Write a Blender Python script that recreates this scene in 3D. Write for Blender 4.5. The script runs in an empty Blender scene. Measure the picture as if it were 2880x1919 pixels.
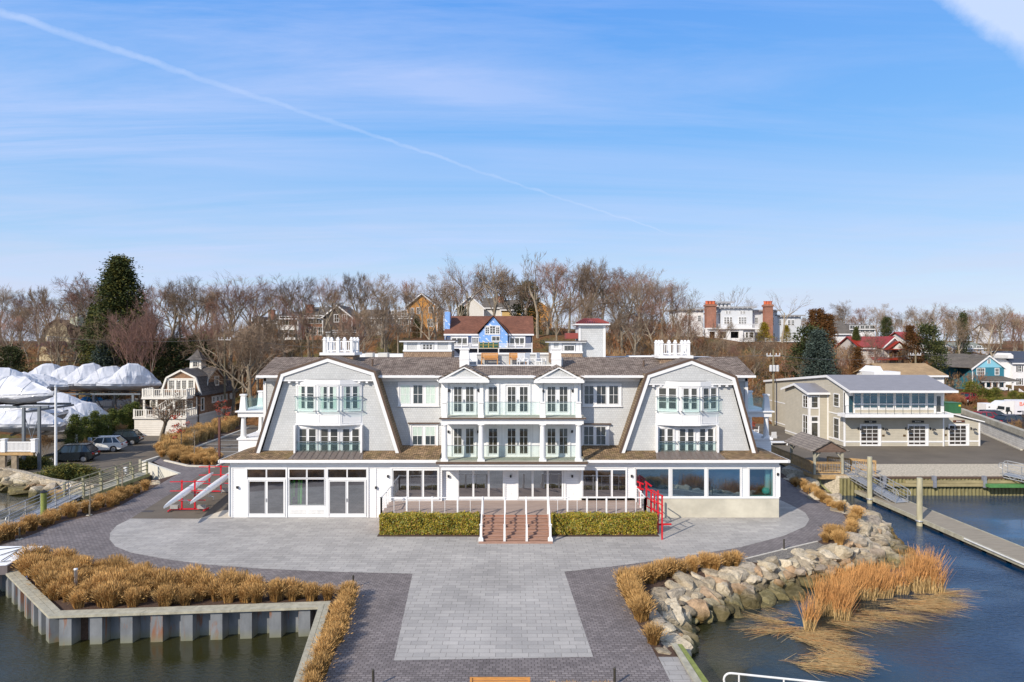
import bpy, math, random
from mathutils import Vector, Matrix
rnd = random.Random(7)
scene = bpy.context.scene
COL = scene.collection
R = math.radians
CX, HY, F, H = 1440.0, 960.0, 1920.0, 11.8
def PX(px, Y): return (px-CX)*Y/F
def PZ(py, Y): return H-(py-HY)*Y/F
def GP(px, py, z=0.0):
 Y = (H-z)*F/(py-HY)
 return (PX(px, Y), Y, z)
class Vw:
 def __init__(s, ox, oy, k): s.ox, s.oy, s.k = ox, oy, k
 def f(s, x, y): return (s.ox+x*s.k, s.oy+y*s.k)
 def x(s, x, Y): return PX(s.ox+x*s.k, Y)
 def z(s, y, Y): return PZ(s.oy+y*s.k, Y)
 def g(s, x, y, z=0.0): return GP(s.ox+x*s.k, s.oy+y*s.k, z)
V1 = Vw(600, 880, 700/1829); V2 = Vw(1200, 880, 500/1153); V3 = Vw(1600, 880, 640/1673)
V4 = Vw(0, 960, 700/1829); V5 = Vw(2100, 780, 780/1973); V6 = Vw(0, 1460, 1100/2353)
V7 = Vw(1700, 1400, 1180/2353); VR = Vw(2180, 1280, 700/2353); V8 = Vw(0, 1320, 460/2254)
VB = Vw(380, 970, 340/1666); VA = Vw(0, 1000, 420/1733); VD = Vw(0, 0, 2880/2353)
W1 = Vw(0, 680, 700/2353); W2 = Vw(600, 680, 700/2353); W3 = Vw(1200, 680, 700/2353)
W4 = Vw(1800, 760, 600/2353); W5 = Vw(2300, 800, 580/2353); WC = Vw(2560, 1080, 320/2281)
MATS = {}
def _new(name):
 m = bpy.data.materials.new(name); m.use_nodes = True
 nt = m.node_tree
 return m, nt, nt.nodes['Principled BSDF']
def N(nt, t, **kw):
 n = nt.nodes.new(t)
 for k, v in kw.items(): setattr(n, k, v)
 return n
def mixc(nt, fac, a, b, mode='MIX'):
 n = N(nt, 'ShaderNodeMix', data_type='RGBA', blend_type=mode)
 for i, s in ((0, fac), (6, a), (7, b)):
  if hasattr(s, 'links') or hasattr(s, 'is_linked'): nt.links.new(s, n.inputs[i])
  else: n.inputs[i].default_value = s if i == 0 else (*s, 1) if len(s) == 3 else s
 return n.outputs[2]
def ramp(nt, s, stops):
 r = N(nt, 'ShaderNodeValToRGB')
 e = r.color_ramp.elements
 while len(e) < len(stops): e.new(0.5)
 for i, (p, c) in enumerate(stops):
  e[i].position = p; e[i].color = (*c, 1) if len(c) == 3 else c
 nt.links.new(s, r.inputs[0])
 return r.outputs[0]
def coords(nt, mode='obj', scale=(1, 1, 1), rotz=0.0, world=False):
 if world:
  g = N(nt, 'ShaderNodeNewGeometry'); src = g.outputs['Position']
 else:
  t = N(nt, 'ShaderNodeTexCoord'); src = t.outputs['Object']
 if mode in ('wall', 'roof', 'side'):
  s = N(nt, 'ShaderNodeSeparateXYZ'); nt.links.new(src, s.inputs[0])
  c = N(nt, 'ShaderNodeCombineXYZ')
  a = N(nt, 'ShaderNodeMath', operation='ADD')
  if mode == 'wall':
   nt.links.new(s.outputs[0], a.inputs[0]); nt.links.new(s.outputs[1], a.inputs[1])
   nt.links.new(a.outputs[0], c.inputs[0]); nt.links.new(s.outputs[2], c.inputs[1])
  elif mode == 'roof':
   nt.links.new(s.outputs[1], a.inputs[0]); nt.links.new(s.outputs[2], a.inputs[1])
   nt.links.new(s.outputs[0], c.inputs[0]); nt.links.new(a.outputs[0], c.inputs[1])
  else:
   nt.links.new(s.outputs[1], c.inputs[0]); nt.links.new(s.outputs[2], c.inputs[1])
  src = c.outputs[0]
 m = N(nt, 'ShaderNodeMapping')
 m.inputs['Scale'].default_value = scale; m.inputs['Rotation'].default_value = (0, 0, rotz)
 nt.links.new(src, m.inputs[0])
 return m.outputs[0]
def noise(nt, vec, scale, detail=3, rough=0.55, dist=0.0):
 n = N(nt, 'ShaderNodeTexNoise')
 n.inputs['Scale'].default_value = scale; n.inputs['Detail'].default_value = detail
 n.inputs['Roughness'].default_value = rough; n.inputs['Distortion'].default_value = dist
 if vec is not None: nt.links.new(vec, n.inputs['Vector'])
 return n.outputs['Fac']
def bump(nt, b, h, strength, dist):
 n = N(nt, 'ShaderNodeBump')
 n.inputs['Strength'].default_value = strength; n.inputs['Distance'].default_value = dist
 nt.links.new(h, n.inputs['Height']); nt.links.new(n.outputs[0], b.inputs['Normal'])
def plain(name, col, rough=0.6, var=0.12, sc=3.0, metal=0.0, spec=0.4, bmp=0.0, bsc=20, streak=None, rndobj=0.0, world=False):
 if name in MATS: return MATS[name]
 m, nt, b = _new(name)
 v = coords(nt, world=world, scale=streak or (1, 1, 1))
 f = noise(nt, v, sc, 5, 0.6)
 lo = tuple(max(0, c*(1-var)) for c in col); hi = tuple(min(1, c*(1+var)) for c in col)
 out = ramp(nt, f, [(0.3, lo), (0.7, hi)])
 if rndobj:
  oi = N(nt, 'ShaderNodeObjectInfo')
  r = ramp(nt, oi.outputs['Random'], [(0, (1-rndobj,)*3), (1, (1+rndobj*0.6,)*3)])
  out = mixc(nt, 1.0, out, r, 'MULTIPLY')
 nt.links.new(out, b.inputs['Base Color'])
 b.inputs['Roughness'].default_value = rough; b.inputs['Metallic'].default_value = metal
 b.inputs['Specular IOR Level'].default_value = spec
 if bmp:
  bump(nt, b, noise(nt, coords(nt, world=world), bsc, 4), bmp, 0.05)
 MATS[name] = m
 return m
def brick(name, c1, c2, mortar, w, h, msize=0.02, mode='wall', rotz=0.0, rough=0.8, bmp=0.4, dirt=0.25, dsc=0.6, bias=0.0, offset=0.5, world=False, moss=None, fine=0.25):
 if name in MATS: return MATS[name]
 m, nt, b = _new(name)
 v = coords(nt, mode, rotz=rotz, world=world)
 t = N(nt, 'ShaderNodeTexBrick')
 nt.links.new(v, t.inputs['Vector'])
 t.offset = offset
 for k, c in (('Color1', c1), ('Color2', c2), ('Mortar', mortar)): t.inputs[k].default_value = (*c, 1)
 t.inputs['Scale'].default_value = 1.0; t.inputs['Mortar Size'].default_value = msize
 t.inputs['Mortar Smooth'].default_value = 0.3; t.inputs['Bias'].default_value = bias
 t.inputs['Brick Width'].default_value = w; t.inputs['Row Height'].default_value = h
 out = t.outputs['Color']
 vo = coords(nt, 'obj', world=world)
 n1 = noise(nt, vo, dsc, 5, 0.65)
 out = mixc(nt, 1.0, out, ramp(nt, n1, [(0.3, (1-dirt,)*3), (0.7, (1+dirt*0.5,)*3)]), 'MULTIPLY')
 n2 = noise(nt, vo, 14.0, 3, 0.7)
 out = mixc(nt, 1.0, out, ramp(nt, n2, [(0.3, (1-fine,)*3), (0.7, (1+fine*0.6,)*3)]), 'MULTIPLY')
 if moss:
  n3 = noise(nt, vo, 1.3, 5, 0.7)
  out = mixc(nt, ramp(nt, n3, [(0.48, (0, 0, 0)), (0.7, (0.6, 0.6, 0.6))]), out, moss)
 nt.links.new(out, b.inputs['Base Color'])
 b.inputs['Roughness'].default_value = rough; b.inputs['Specular IOR Level'].default_value = 0.25
 inv = N(nt, 'ShaderNodeMath', operation='SUBTRACT'); inv.inputs[0].default_value = 1.0
 nt.links.new(t.outputs['Fac'], inv.inputs[1])
 bump(nt, b, inv.outputs[0], bmp, 0.02)
 MATS[name] = m
 return m
def lap(name, col, pitch=0.14, mode='z', rough=0.55, var=0.06, strength=0.7):
 """clapboard / battens: saw-tooth bump and a thin shadow line"""
 if name in MATS: return MATS[name]
 m, nt, b = _new(name)
 t = N(nt, 'ShaderNodeTexCoord'); s = N(nt, 'ShaderNodeSeparateXYZ'); nt.links.new(t.outputs['Object'], s.inputs[0])
 if mode == 'z': src = s.outputs[2]
 else:
  a = N(nt, 'ShaderNodeMath', operation='ADD'); nt.links.new(s.outputs[0], a.inputs[0]); nt.links.new(s.outputs[1], a.inputs[1]); src = a.outputs[0]
 d = N(nt, 'ShaderNodeMath', operation='DIVIDE'); nt.links.new(src, d.inputs[0]); d.inputs[1].default_value = pitch
 fr = N(nt, 'ShaderNodeMath', operation='FRACT'); nt.links.new(d.outputs[0], fr.inputs[0])
 n1 = noise(nt, coords(nt), 1.5, 4)
 base = ramp(nt, n1, [(0.3, tuple(c*(1-var) for c in col)), (0.7, tuple(min(1, c*(1+var)) for c in col))])
 line = ramp(nt, fr.outputs[0], [(0.0, (0.62,)*3), (0.12, (1, 1, 1))])
 nt.links.new(mixc(nt, 1.0, base, line, 'MULTIPLY'), b.inputs['Base Color'])
 inv = N(nt, 'ShaderNodeMath', operation='SUBTRACT'); inv.inputs[0].default_value = 1; nt.links.new(fr.outputs[0], inv.inputs[1])
 bump(nt, b, inv.outputs[0], strength, 0.02)
 b.inputs['Roughness'].default_value = rough; b.inputs['Specular IOR Level'].default_value = 0.3
 MATS[name] = m
 return m
def glassmat(name, tint, gloss=0.3, dark=None, rough=0.03, wob=0.02, transp=None):
 """window glass: part mirror, part dark room (dark) or see-through (transp)"""
 if name in MATS: return MATS[name]
 m = bpy.data.materials.new(name); m.use_nodes = True; nt = m.node_tree
 nt.nodes.clear()
 o = N(nt, 'ShaderNodeOutputMaterial'); mx = N(nt, 'ShaderNodeMixShader'); mx.inputs[0].default_value = gloss
 g = N(nt, 'ShaderNodeBsdfGlossy'); g.inputs['Color'].default_value = (*tint, 1); g.inputs['Roughness'].default_value = rough
 if transp:
  d = N(nt, 'ShaderNodeBsdfTransparent'); d.inputs['Color'].default_value = (*transp, 1)
 else:
  d = N(nt, 'ShaderNodeBsdfDiffuse')
  f = noise(nt, coords(nt, scale=(1, 1, 1)), 0.9, 2, 0.5)
  nt.links.new(ramp(nt, f, [(0.35, tuple(c*0.5 for c in dark)), (0.7, tuple(c*1.6 for c in dark))]), d.inputs[0])
 if wob:
  bp = N(nt, 'ShaderNodeBump'); bp.inputs['Strength'].default_value = wob*4; bp.inputs['Distance'].default_value = 0.02
  nt.links.new(noise(nt, coords(nt), 1.2, 1), bp.inputs['Height']); nt.links.new(bp.outputs[0], g.inputs['Normal'])
 nt.links.new(d.outputs[0], mx.inputs[1]); nt.links.new(g.outputs[0], mx.inputs[2]); nt.links.new(mx.outputs[0], o.inputs[0])
 MATS[name] = m
 return m
class MB:
 def __init__(s): s.v = []; s.f = []; s.m = []; s.mi = 0; s.ch = []
 def mat(s, i): s.mi = i; return s
 def add(s, vs, fs):
  k = len(s.v); s.v.extend(vs); s.ch.append((k, len(s.v), len(s.f), len(s.f)+len(fs)))
  for f in fs: s.f.append([i+k for i in f]); s.m.append(s.mi)
  return s
 def poly(s, pts): return s.add([tuple(p) for p in pts], [list(range(len(pts)))])
 def box(s, x0, x1, y0, y1, z0, z1):
  if x0 > x1: x0, x1 = x1, x0
  if y0 > y1: y0, y1 = y1, y0
  if z0 > z1: z0, z1 = z1, z0
  return s.add([(x0,y0,z0),(x1,y0,z0),(x1,y1,z0),(x0,y1,z0),(x0,y0,z1),(x1,y0,z1),(x1,y1,z1),(x0,y1,z1)],
                     [[3,2,1,0],[4,5,6,7],[0,1,5,4],[1,2,6,5],[2,3,7,6],[3,0,4,7]])
 def fbox(s, fr, a0, a1, b0, b1, d0, d1):
  if a0 > a1: a0, a1 = a1, a0
  if b0 > b1: b0, b1 = b1, b0
  if d0 < d1: d0, d1 = d1, d0      # d0 = front (outwards)
  P = [fr.p(a, b, d) for b in (b0, b1) for (a, d) in ((a0, d0), (a1, d0), (a1, d1), (a0, d1))]
  return s.add(P, [[3,2,1,0],[4,5,6,7],[0,1,5,4],[1,2,6,5],[2,3,7,6],[3,0,4,7]])
 def bar(s, p, q, w, h=None, up=(0, 0, 1)):
  h = h or w
  p = Vector(p); q = Vector(q); d = (q-p)
  if d.length < 1e-6: return s
  d.normalize(); u = Vector(up)
  if abs(d.dot(u)) > 0.98: u = Vector((0, 1, 0))
  a = d.cross(u).normalized()*(w/2); b = a.cross(d).normalized()*(h/2)
  P = [tuple(c+x*a+y*b) for c in (p, q) for (x, y) in ((-1,-1),(1,-1),(1,1),(-1,1))]
  return s.add(P, [[0,1,2,3],[7,6,5,4],[0,4,5,1],[1,5,6,2],[2,6,7,3],[3,7,4,0]])
 def tube(s, p, q, r0, r1=None, n=8, caps=True):
  r1 = r0 if r1 is None else r1
  p = Vector(p); q = Vector(q); d = (q-p)
  if d.length < 1e-6: return s
  d.normalize(); u = Vector((0, 0, 1)) if abs(d.z) < 0.95 else Vector((1, 0, 0))
  a = d.cross(u).normalized(); b = d.cross(a)
  vs = []
  for c, r in ((p, r0), (q, r1)):
   for i in range(n):
    t = 2*math.pi*i/n; vs.append(tuple(c+a*(r*math.cos(t))+b*(r*math.sin(t))))
  fs = [[i, (i+1) % n, n+(i+1) % n, n+i] for i in range(n)]
  if caps: fs += [list(range(n))[::-1], list(range(n, 2*n))]
  return s.add(vs, fs)
 def path(s, pts, r, n=6):
  for i in range(len(pts)-1): s.tube(pts[i], pts[i+1], r, r, n)
  return s
 def lathe(s, c, prof, n=16):
  vs = []; fs = []
  for (r, z) in prof:
   for i in range(n):
    t = 2*math.pi*i/n; vs.append((c[0]+r*math.cos(t), c[1]+r*math.sin(t), c[2]+z))
  for j in range(len(prof)-1):
   for i in range(n):
    fs.append([j*n+i, j*n+(i+1) % n, (j+1)*n+(i+1) % n, (j+1)*n+i])
  fs.append(list(range(n))[::-1]); fs.append([(len(prof)-1)*n+i for i in range(n)])
  return s.add(vs, fs)
 def sqlathe(s, c, prof):
  vs = []; fs = []
  for (r, z) in prof:
   for (x, y) in ((-1,-1),(1,-1),(1,1),(-1,1)): vs.append((c[0]+r*x, c[1]+r*y, c[2]+z))
  for j in range(len(prof)-1):
   for i in range(4): fs.append([j*4+i, j*4+(i+1) % 4, (j+1)*4+(i+1) % 4, (j+1)*4+i])
  fs.append([3,2,1,0]); k = (len(prof)-1)*4; fs.append([k, k+1, k+2, k+3])
  return s.add(vs, fs)
 def prism(s, pts, dv):
  """polygon pts extruded by vector dv"""
  n = len(pts); P = [tuple(p) for p in pts]+[tuple(Vector(p)+Vector(dv)) for p in pts]
  return s.add(P, [list(range(n)), list(range(n, 2*n))[::-1]]+[[i, n+i, n+(i+1) % n, (i+1) % n] for i in range(n)])
 def slab(s, pts, z0, z1):
  return s.prism([(p[0], p[1], z1) for p in pts], (0, 0, z0-z1))
 def build(s, name, mats, parent=None, smooth=False, origin=None):
  me = bpy.data.meshes.new(name)
  if parent is not None:
   t = parent
   while t.parent: t = t.parent
   o = t['_o'] if '_o' in t else (0, 0, 0)
  else:
   if origin is None:
    xs = [v[0] for v in s.v]; ys = [v[1] for v in s.v]; zs = [v[2] for v in s.v]
    origin = ((min(xs)+max(xs))/2, (min(ys)+max(ys))/2, min(zs))
   o = origin
  me.from_pydata([(v[0]-o[0], v[1]-o[1], v[2]-o[2]) for v in s.v], [], s.f)
  if not isinstance(mats, (list, tuple)): mats = [mats]
  for m in mats: me.materials.append(m)
  if len(mats) > 1: me.polygons.foreach_set('material_index', s.m)
  if smooth: me.polygons.foreach_set('use_smooth', [True]*len(me.polygons))
  import bmesh as _b
  if len(me.polygons) < 4000:
   bm = _b.new(); bm.from_mesh(me); _b.ops.recalc_face_normals(bm, faces=bm.faces); bm.to_mesh(me); bm.free()
  me.update()
  ob = bpy.data.objects.new(name, me); COL.objects.link(ob)
  if parent is None: ob.location = o; ob['_o'] = tuple(o)
  else: ob.parent = parent
  return ob
 def bs(s, name, mats, parent=None, eps=.04, **k):
  """one object per separate piece"""
  bb = []
  for (a, b, c, d) in s.ch:
   P = s.v[a:b]
   if P: bb.append([[min(p[i] for p in P)-eps for i in range(3)], [max(p[i] for p in P)+eps for i in range(3)], [(a, b, c, d)]])
  go = True
  while go:
   go = False
   for i in range(len(bb)):
    for j in range(i+1, len(bb)):
     if all(bb[i][0][q] <= bb[j][1][q] and bb[j][0][q] <= bb[i][1][q] for q in range(3)):
      bb[i] = [[min(x, y) for x, y in zip(bb[i][0], bb[j][0])], [max(x, y) for x, y in zip(bb[i][1], bb[j][1])], bb[i][2]+bb[j][2]]; del bb[j]; go = True; break
    if go: break
  out = []
  for _, _, ch in bb:
   m = MB()
   for (a, b, c, d) in ch: m.mi = s.m[c] if c < len(s.m) else 0; m.add(s.v[a:b], [[q-a for q in f] for f in s.f[c:d]])
   out.append(m.build(name, mats, parent, **k))
  return out
class Fr:
 """wall frame: origin O, horizontal unit u, z up, outward normal n"""
 def __init__(s, O, u=(1, 0)):
  l = math.hypot(*u); s.O = O; s.u = (u[0]/l, u[1]/l); s.n = (s.u[1], -s.u[0])
 def p(s, a, b, d): return (s.O[0]+s.u[0]*a+s.n[0]*d, s.O[1]+s.u[1]*a+s.n[1]*d, s.O[2]+b)
def thing(name, label, cat, loc=(0, 0, 0), group=None):
 o = bpy.data.objects.new(name, None); COL.objects.link(o)
 o.location = loc; o['_o'] = tuple(loc); o['label'] = label; o['category'] = cat
 o.empty_display_size = 0.3
 if group: o['group'] = group
 return o
def tag(o, label, cat, group=None):
 o['label'] = label; o['category'] = cat
 if group: o['group'] = group
 return o
def struct(o): o['kind'] = 'structure'; return o
def stuff(o, label, cat): o['kind'] = 'stuff'; o['label'] = label; o['category'] = cat; return o
def dup(root, loc, rotz=0.0, sc=1.0, label=None, group=None, cat=None):
 r = root.copy(); COL.objects.link(r); r.location = loc
 r.rotation_euler = (root.rotation_euler[0], root.rotation_euler[1], rotz)
 r.scale = (sc, sc, sc) if not isinstance(sc, tuple) else sc
 if label: r['label'] = label
 if group: r['group'] = group
 if cat: r['category'] = cat
 for ch in list(root.children):
  c = ch.copy(); COL.objects.link(c); c.parent = r
  for g in list(ch.children):
   d = g.copy(); COL.objects.link(d); d.parent = c
 return r
class Proto:
 """first place() moves the prototype, later ones copy it"""
 def __init__(s, root): s.root = root; s.used = False
 def place(s, loc, rotz=0.0, sc=1.0, label=None, group=None, cat=None):
  if s.used: return dup(s.root, loc, rotz, sc, label, group, cat)
  s.used = True; r = s.root
  r.location = loc; r.rotation_euler = (r.rotation_euler[0], r.rotation_euler[1], rotz)
  r.scale = (sc, sc, sc) if not isinstance(sc, tuple) else sc
  if label: r['label'] = label
  if group: r['group'] = group
  if cat: r['category'] = cat
  return r
 def drop(s):
  if not s.used:
   for c in list(s.root.children): bpy.data.objects.remove(c)
   bpy.data.objects.remove(s.root)
white = plain('white_paint', (0.73, 0.73, 0.725), 0.45, 0.04, 2)
white_clap = lap('white_clapboard', (0.76, 0.76, 0.76), 0.15)
batten = lap('white_batten', (0.78, 0.78, 0.78), 0.42, 'x')
shingle = brick('grey_shingle', (0.56, 0.57, 0.565), (0.51, 0.52, 0.515), (0.42, 0.43, 0.43), 0.17, 0.16, 0.010, rough=0.8, dirt=0.1, fine=0.08)
roof_m = brick('wood_roof', (0.40, 0.325, 0.265), (0.185, 0.14, 0.112), (0.035, 0.026, 0.022), 0.30, 0.155, 0.022, 'roof', dirt=0.35, dsc=0.8, fine=0.5, bmp=0.8)
moss_m = brick('mossy_roof', (0.46, 0.31, 0.18), (0.17, 0.115, 0.065), (0.035, 0.025, 0.015), 0.30, 0.155, 0.022, 'roof', dirt=0.35, fine=0.5, bmp=0.9, moss=(0.17, 0.13, 0.045))
side_m = brick('wood_roof_side', (0.30, 0.22, 0.14), (0.19, 0.14, 0.09), (0.06, 0.045, 0.03), 0.2, 0.16, 0.016, 'side', dirt=0.2, fine=0.3)
seam_m = lap('bronze_seam', (0.16, 0.13, 0.115), 0.42, 'x', 0.4)
concrete = plain('concrete', (0.50, 0.47, 0.40), 0.85, 0.18, 0.8, bmp=0.1, bsc=6)
curtain_m = plain('curtain', (0.75, 0.76, 0.70), 0.9, 0.2, 9, streak=(6, 6, 0.2))
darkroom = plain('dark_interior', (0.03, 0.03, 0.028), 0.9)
pane_m = glassmat('window_glass', (0.9, 0.95, 1.0), 0.11, (0.05, 0.046, 0.032))
pane_big = glassmat('plate_glass', (0.88, 0.93, 1.0), 0.36, (0.03, 0.028, 0.03))
pane_sea = glassmat('plate_glass_sea_reflect', (0.65, 0.85, 1.0), 0.46, (0.01, 0.025, 0.04))  # blue of the reflected sea is put into the glass colours
pane_thru = glassmat('clear_glass', (0.9, 0.97, 0.95), 0.14, transp=(0.88, 0.95, 0.93))
rail_glass = glassmat('green_glass', (0.8, 0.95, 0.92), 0.07, transp=(0.92, 0.975, 0.96), wob=0)
metal = plain('steel', (0.45, 0.46, 0.47), 0.35, 0.1, metal=0.9)
alu = plain('aluminium', (0.40, 0.41, 0.42), 0.45, 0.15, metal=0.5)
black = plain('black_metal', (0.02, 0.02, 0.022), 0.4)
deck_m = plain('deck_boards', (0.33, 0.255, 0.215), 0.75, 0.25, 3, streak=(0.4, 6, 1))
stair_m = plain('mahogany', (0.34, 0.20, 0.145), 0.65, 0.3, 4, streak=(0.5, 6, 6))
brown_bronze = plain('bronze_trim', (0.10, 0.065, 0.045), 0.5)
red_m = plain('red_paint', (0.52, 0.012, 0.022), 0.4, 0.08)
grey_timber = plain('weathered_timber', (0.36, 0.34, 0.26), 0.85, 0.25, 3, streak=(1, 1, 1), bmp=0.2)
pt_timber = plain('treated_timber', (0.42, 0.27, 0.12), 0.8, 0.25, 4)
green_timber = plain('mossy_timber', (0.28, 0.27, 0.12), 0.85, 0.35, 2.5, bmp=0.2)
soil = plain('mulch', (0.075, 0.045, 0.03), 0.95, 0.4, 8, bmp=0.4, bsc=30, world=True)
asphalt = plain('asphalt', (0.125, 0.105, 0.080), 0.9, 0.16, 0.35, bmp=0.15, bsc=60, world=True)
paint_line = plain('line_paint', (0.62, 0.62, 0.6), 0.7, 0.15, 6)
red_roof = plain('red_roof', (0.42, 0.05, 0.03), 0.55, 0.15, 3)
brick_m = brick('red_brick', (0.42, 0.15, 0.08), (0.30, 0.10, 0.06), (0.3, 0.24, 0.2), 0.24, 0.085, 0.012)
cam_d = bpy.data.cameras.new('camera'); cam = bpy.data.objects.new('camera', cam_d); COL.objects.link(cam)
cam.location = (0, 0, H); cam.rotation_euler = (R(90), 0, 0)
cam_d.lens = 24; cam_d.sensor_width = 36; cam_d.shift_y = 0.0002; cam_d.clip_end = 6000; cam_d.clip_start = 0.2
scene.camera = cam
SUN_EL = 32.0; sx, sy = 0.655, 0.755
sd = bpy.data.lights.new('sun', 'SUN'); so = bpy.data.objects.new('sun', sd); COL.objects.link(so)
sd.energy = 4.9; sd.angle = R(0.5); sd.color = (1.0, 0.90, 0.77)
ld = Vector((sx*math.cos(R(SUN_EL)), sy*math.cos(R(SUN_EL)), -math.sin(R(SUN_EL))))
so.rotation_euler = ld.to_track_quat('-Z', 'Y').to_euler(); so.location = (-30, -30, 60)
w = bpy.data.worlds.new('World'); scene.world = w; w.use_nodes = True
nt = w.node_tree; nt.nodes.clear()
sky = N(nt, 'ShaderNodeTexSky', sky_type='NISHITA'); sky.sun_disc = False
sky.sun_elevation = R(SUN_EL); sky.sun_rotation = math.atan2(-sx, -sy)
sky.air_density = 1.0; sky.dust_density = 0.6; sky.ozone_density = 2.2
tc = N(nt, 'ShaderNodeTexCoord'); nv = N(nt, 'ShaderNodeVectorMath', operation='NORMALIZE'); nt.links.new(tc.outputs['Generated'], nv.inputs[0])
dirv = nv.outputs[0]
sp = N(nt, 'ShaderNodeSeparateXYZ'); nt.links.new(dirv, sp.inputs[0])
def M(op, a, b=None, clamp=False):
 n = N(nt, 'ShaderNodeMath', operation=op); n.use_clamp = clamp
 for i, s in enumerate((a, b)):
  if s is None: continue
  if isinstance(s, (int, float)): n.inputs[i].default_value = s
  else: nt.links.new(s, n.inputs[i])
 return n.outputs[0]
def dotn(v):
 n = N(nt, 'ShaderNodeVectorMath', operation='DOT_PRODUCT'); nt.links.new(dirv, n.inputs[0]); n.inputs[1].default_value = v
 return n.outputs['Value']
zc = M('ADD', M('MAXIMUM', sp.outputs[2], 0.0), 0.10)
pl = N(nt, 'ShaderNodeCombineXYZ'); nt.links.new(M('DIVIDE', sp.outputs[0], zc), pl.inputs[0]); nt.links.new(M('DIVIDE', sp.outputs[1], zc), pl.inputs[1])
mp = N(nt, 'ShaderNodeMapping'); mp.inputs['Scale'].default_value = (0.22, 1.5, 1); mp.inputs['Rotation'].default_value = (0, 0, R(12)); nt.links.new(pl.outputs[0], mp.inputs[0])
c1 = noise(nt, mp.outputs[0], 1.0, 9, 0.66, 1.0)
mp2 = N(nt, 'ShaderNodeMapping'); mp2.inputs['Scale'].default_value = (0.10, 0.22, 1); mp2.inputs['Location'].default_value = (0.3, 0.6, 0); nt.links.new(pl.outputs[0], mp2.inputs[0])
c2 = noise(nt, mp2.outputs[0], 1.6, 4, 0.6, 0.3)
veil = M('MULTIPLY', ramp(nt, c1, [(0.40, (0.0,)*3), (0.70, (1, 1, 1))]), ramp(nt, c2, [(0.38, (0.30,)*3), (0.60, (1, 1, 1))]))
bx = M('DIVIDE', sp.outputs[0], M('MAXIMUM', sp.outputs[1], 0.1))
leftw = ramp(nt, M('ADD', M('MULTIPLY', bx, -0.6), 0.45), [(0.1, (0.45,)*3), (0.7, (1, 1, 1))])
veil = M('MULTIPLY', M('MULTIPLY', veil, leftw), 0.95)
def gc(p, q):
 a = Vector((p[0]-1440, 1920, 960-p[1])).normalized(); b = Vector((q[0]-1440, 1920, 960-q[1])).normalized()
 n = a.cross(b).normalized()
 return n, a, b
n1, a1, b1 = gc((0, 33), (1910, 667))
mpw = N(nt, 'ShaderNodeMapping'); nt.links.new(dirv, mpw.inputs[0])
wv = noise(nt, mpw.outputs[0], 22, 6, 0.65)
dd = M('ADD', dotn(tuple(n1)), M('MULTIPLY', M('SUBTRACT', wv, 0.5), 0.012))
t_al = M('DIVIDE', M('SUBTRACT', dotn(tuple((b1-a1).normalized())), a1.dot((b1-a1).normalized())), (b1-a1).length)   # 0..1 along
wid = M('ADD', M('MULTIPLY', M('SUBTRACT', 1.0, t_al, True), 0.0045), 0.0009)
q = M('DIVIDE', M('ABSOLUTE', dd), wid)
trail = M('MULTIPLY', M('SUBTRACT', 1.0, M('MULTIPLY', q, q), True), ramp(nt, t_al, [(0.0, (0.42,)*3), (0.35, (0.22,)*3), (0.6, (0.26,)*3), (0.97, (0.3,)*3), (1.0, (0, 0, 0))]))
trail = M('MULTIPLY', trail, ramp(nt, wv, [(0.25, (0.3,)*3), (0.6, (1,)*3)]))
n2, a2, b2 = gc((2600, -20), (2880, 205))
d2 = dotn(tuple(n2)); s2 = 1.0 if n2.dot(Vector((1440, 1920, 900)).normalized()) > 0 else -1.0
edge = M('ADD', M('MULTIPLY', d2, s2), M('MULTIPLY', M('SUBTRACT', wv, 0.5), 0.03))
patch = M('MULTIPLY', ramp(nt, M('MULTIPLY', edge, 25.0), [(0.0, (0, 0, 0)), (0.5, (0.8,)*3)]), ramp(nt, sp.outputs[2], [(0.25, (0, 0, 0)), (0.34, (1,)*3)]))
patch = M('MULTIPLY', patch, ramp(nt, bx, [(0.3, (0, 0, 0)), (0.5, (1,)*3)]))
mp3 = N(nt, 'ShaderNodeMapping'); mp3.inputs['Scale'].default_value = (2.2, 2.2, 22); nt.links.new(dirv, mp3.inputs[0])
c3 = noise(nt, mp3.outputs[0], 1.6, 6, 0.6, 0.2)
low = M('MULTIPLY', ramp(nt, c3, [(0.42, (0, 0, 0)), (0.68, (0.7,)*3)]), ramp(nt, sp.outputs[2], [(0.0, (1, 1, 1)), (0.22, (0, 0, 0))]))
haze_band = ramp(nt, sp.outputs[2], [(0.0, (0.42,)*3), (0.10, (0.30,)*3), (0.28, (0.0,)*3)])
grad = ramp(nt, sp.outputs[2], [(0.0, (.70, .79, .88)), (0.06, (.57, .70, .88)), (0.14, (.38, .60, .90)), (0.28, (.19, .46, .90)), (0.45, (.115, .355, .88)), (0.75, (.06, .15, .40))])
blue = mixc(nt, 0.88, sky.outputs[0], mixc(nt, 1.0, grad, (7.7, 7.7, 7.7), 'MULTIPLY'))
cl = (4.5, 5.1, 7.3)
c = blue
c = mixc(nt, veil, c, cl)
c = mixc(nt, M('MAXIMUM', trail, patch), c, (4.9, 5.7, 7.5))
c = mixc(nt, low, c, (4.6, 5.0, 6.3))
bg = N(nt, 'ShaderNodeBackground'); bg.inputs[1].default_value = 0.13; nt.links.new(c, bg.inputs[0])
wo = N(nt, 'ShaderNodeOutputWorld'); nt.links.new(bg.outputs[0], wo.inputs[0])
scene.view_settings.view_transform = 'Standard'; scene.view_settings.look = 'None'
scene.view_settings.exposure = 0.12; scene.view_settings.gamma = 1.0
LZ = -0.7      # boatyard level (left)
RZ = 0.42      # rowing club lot level (right)
WZ = -1.2      # water
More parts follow.
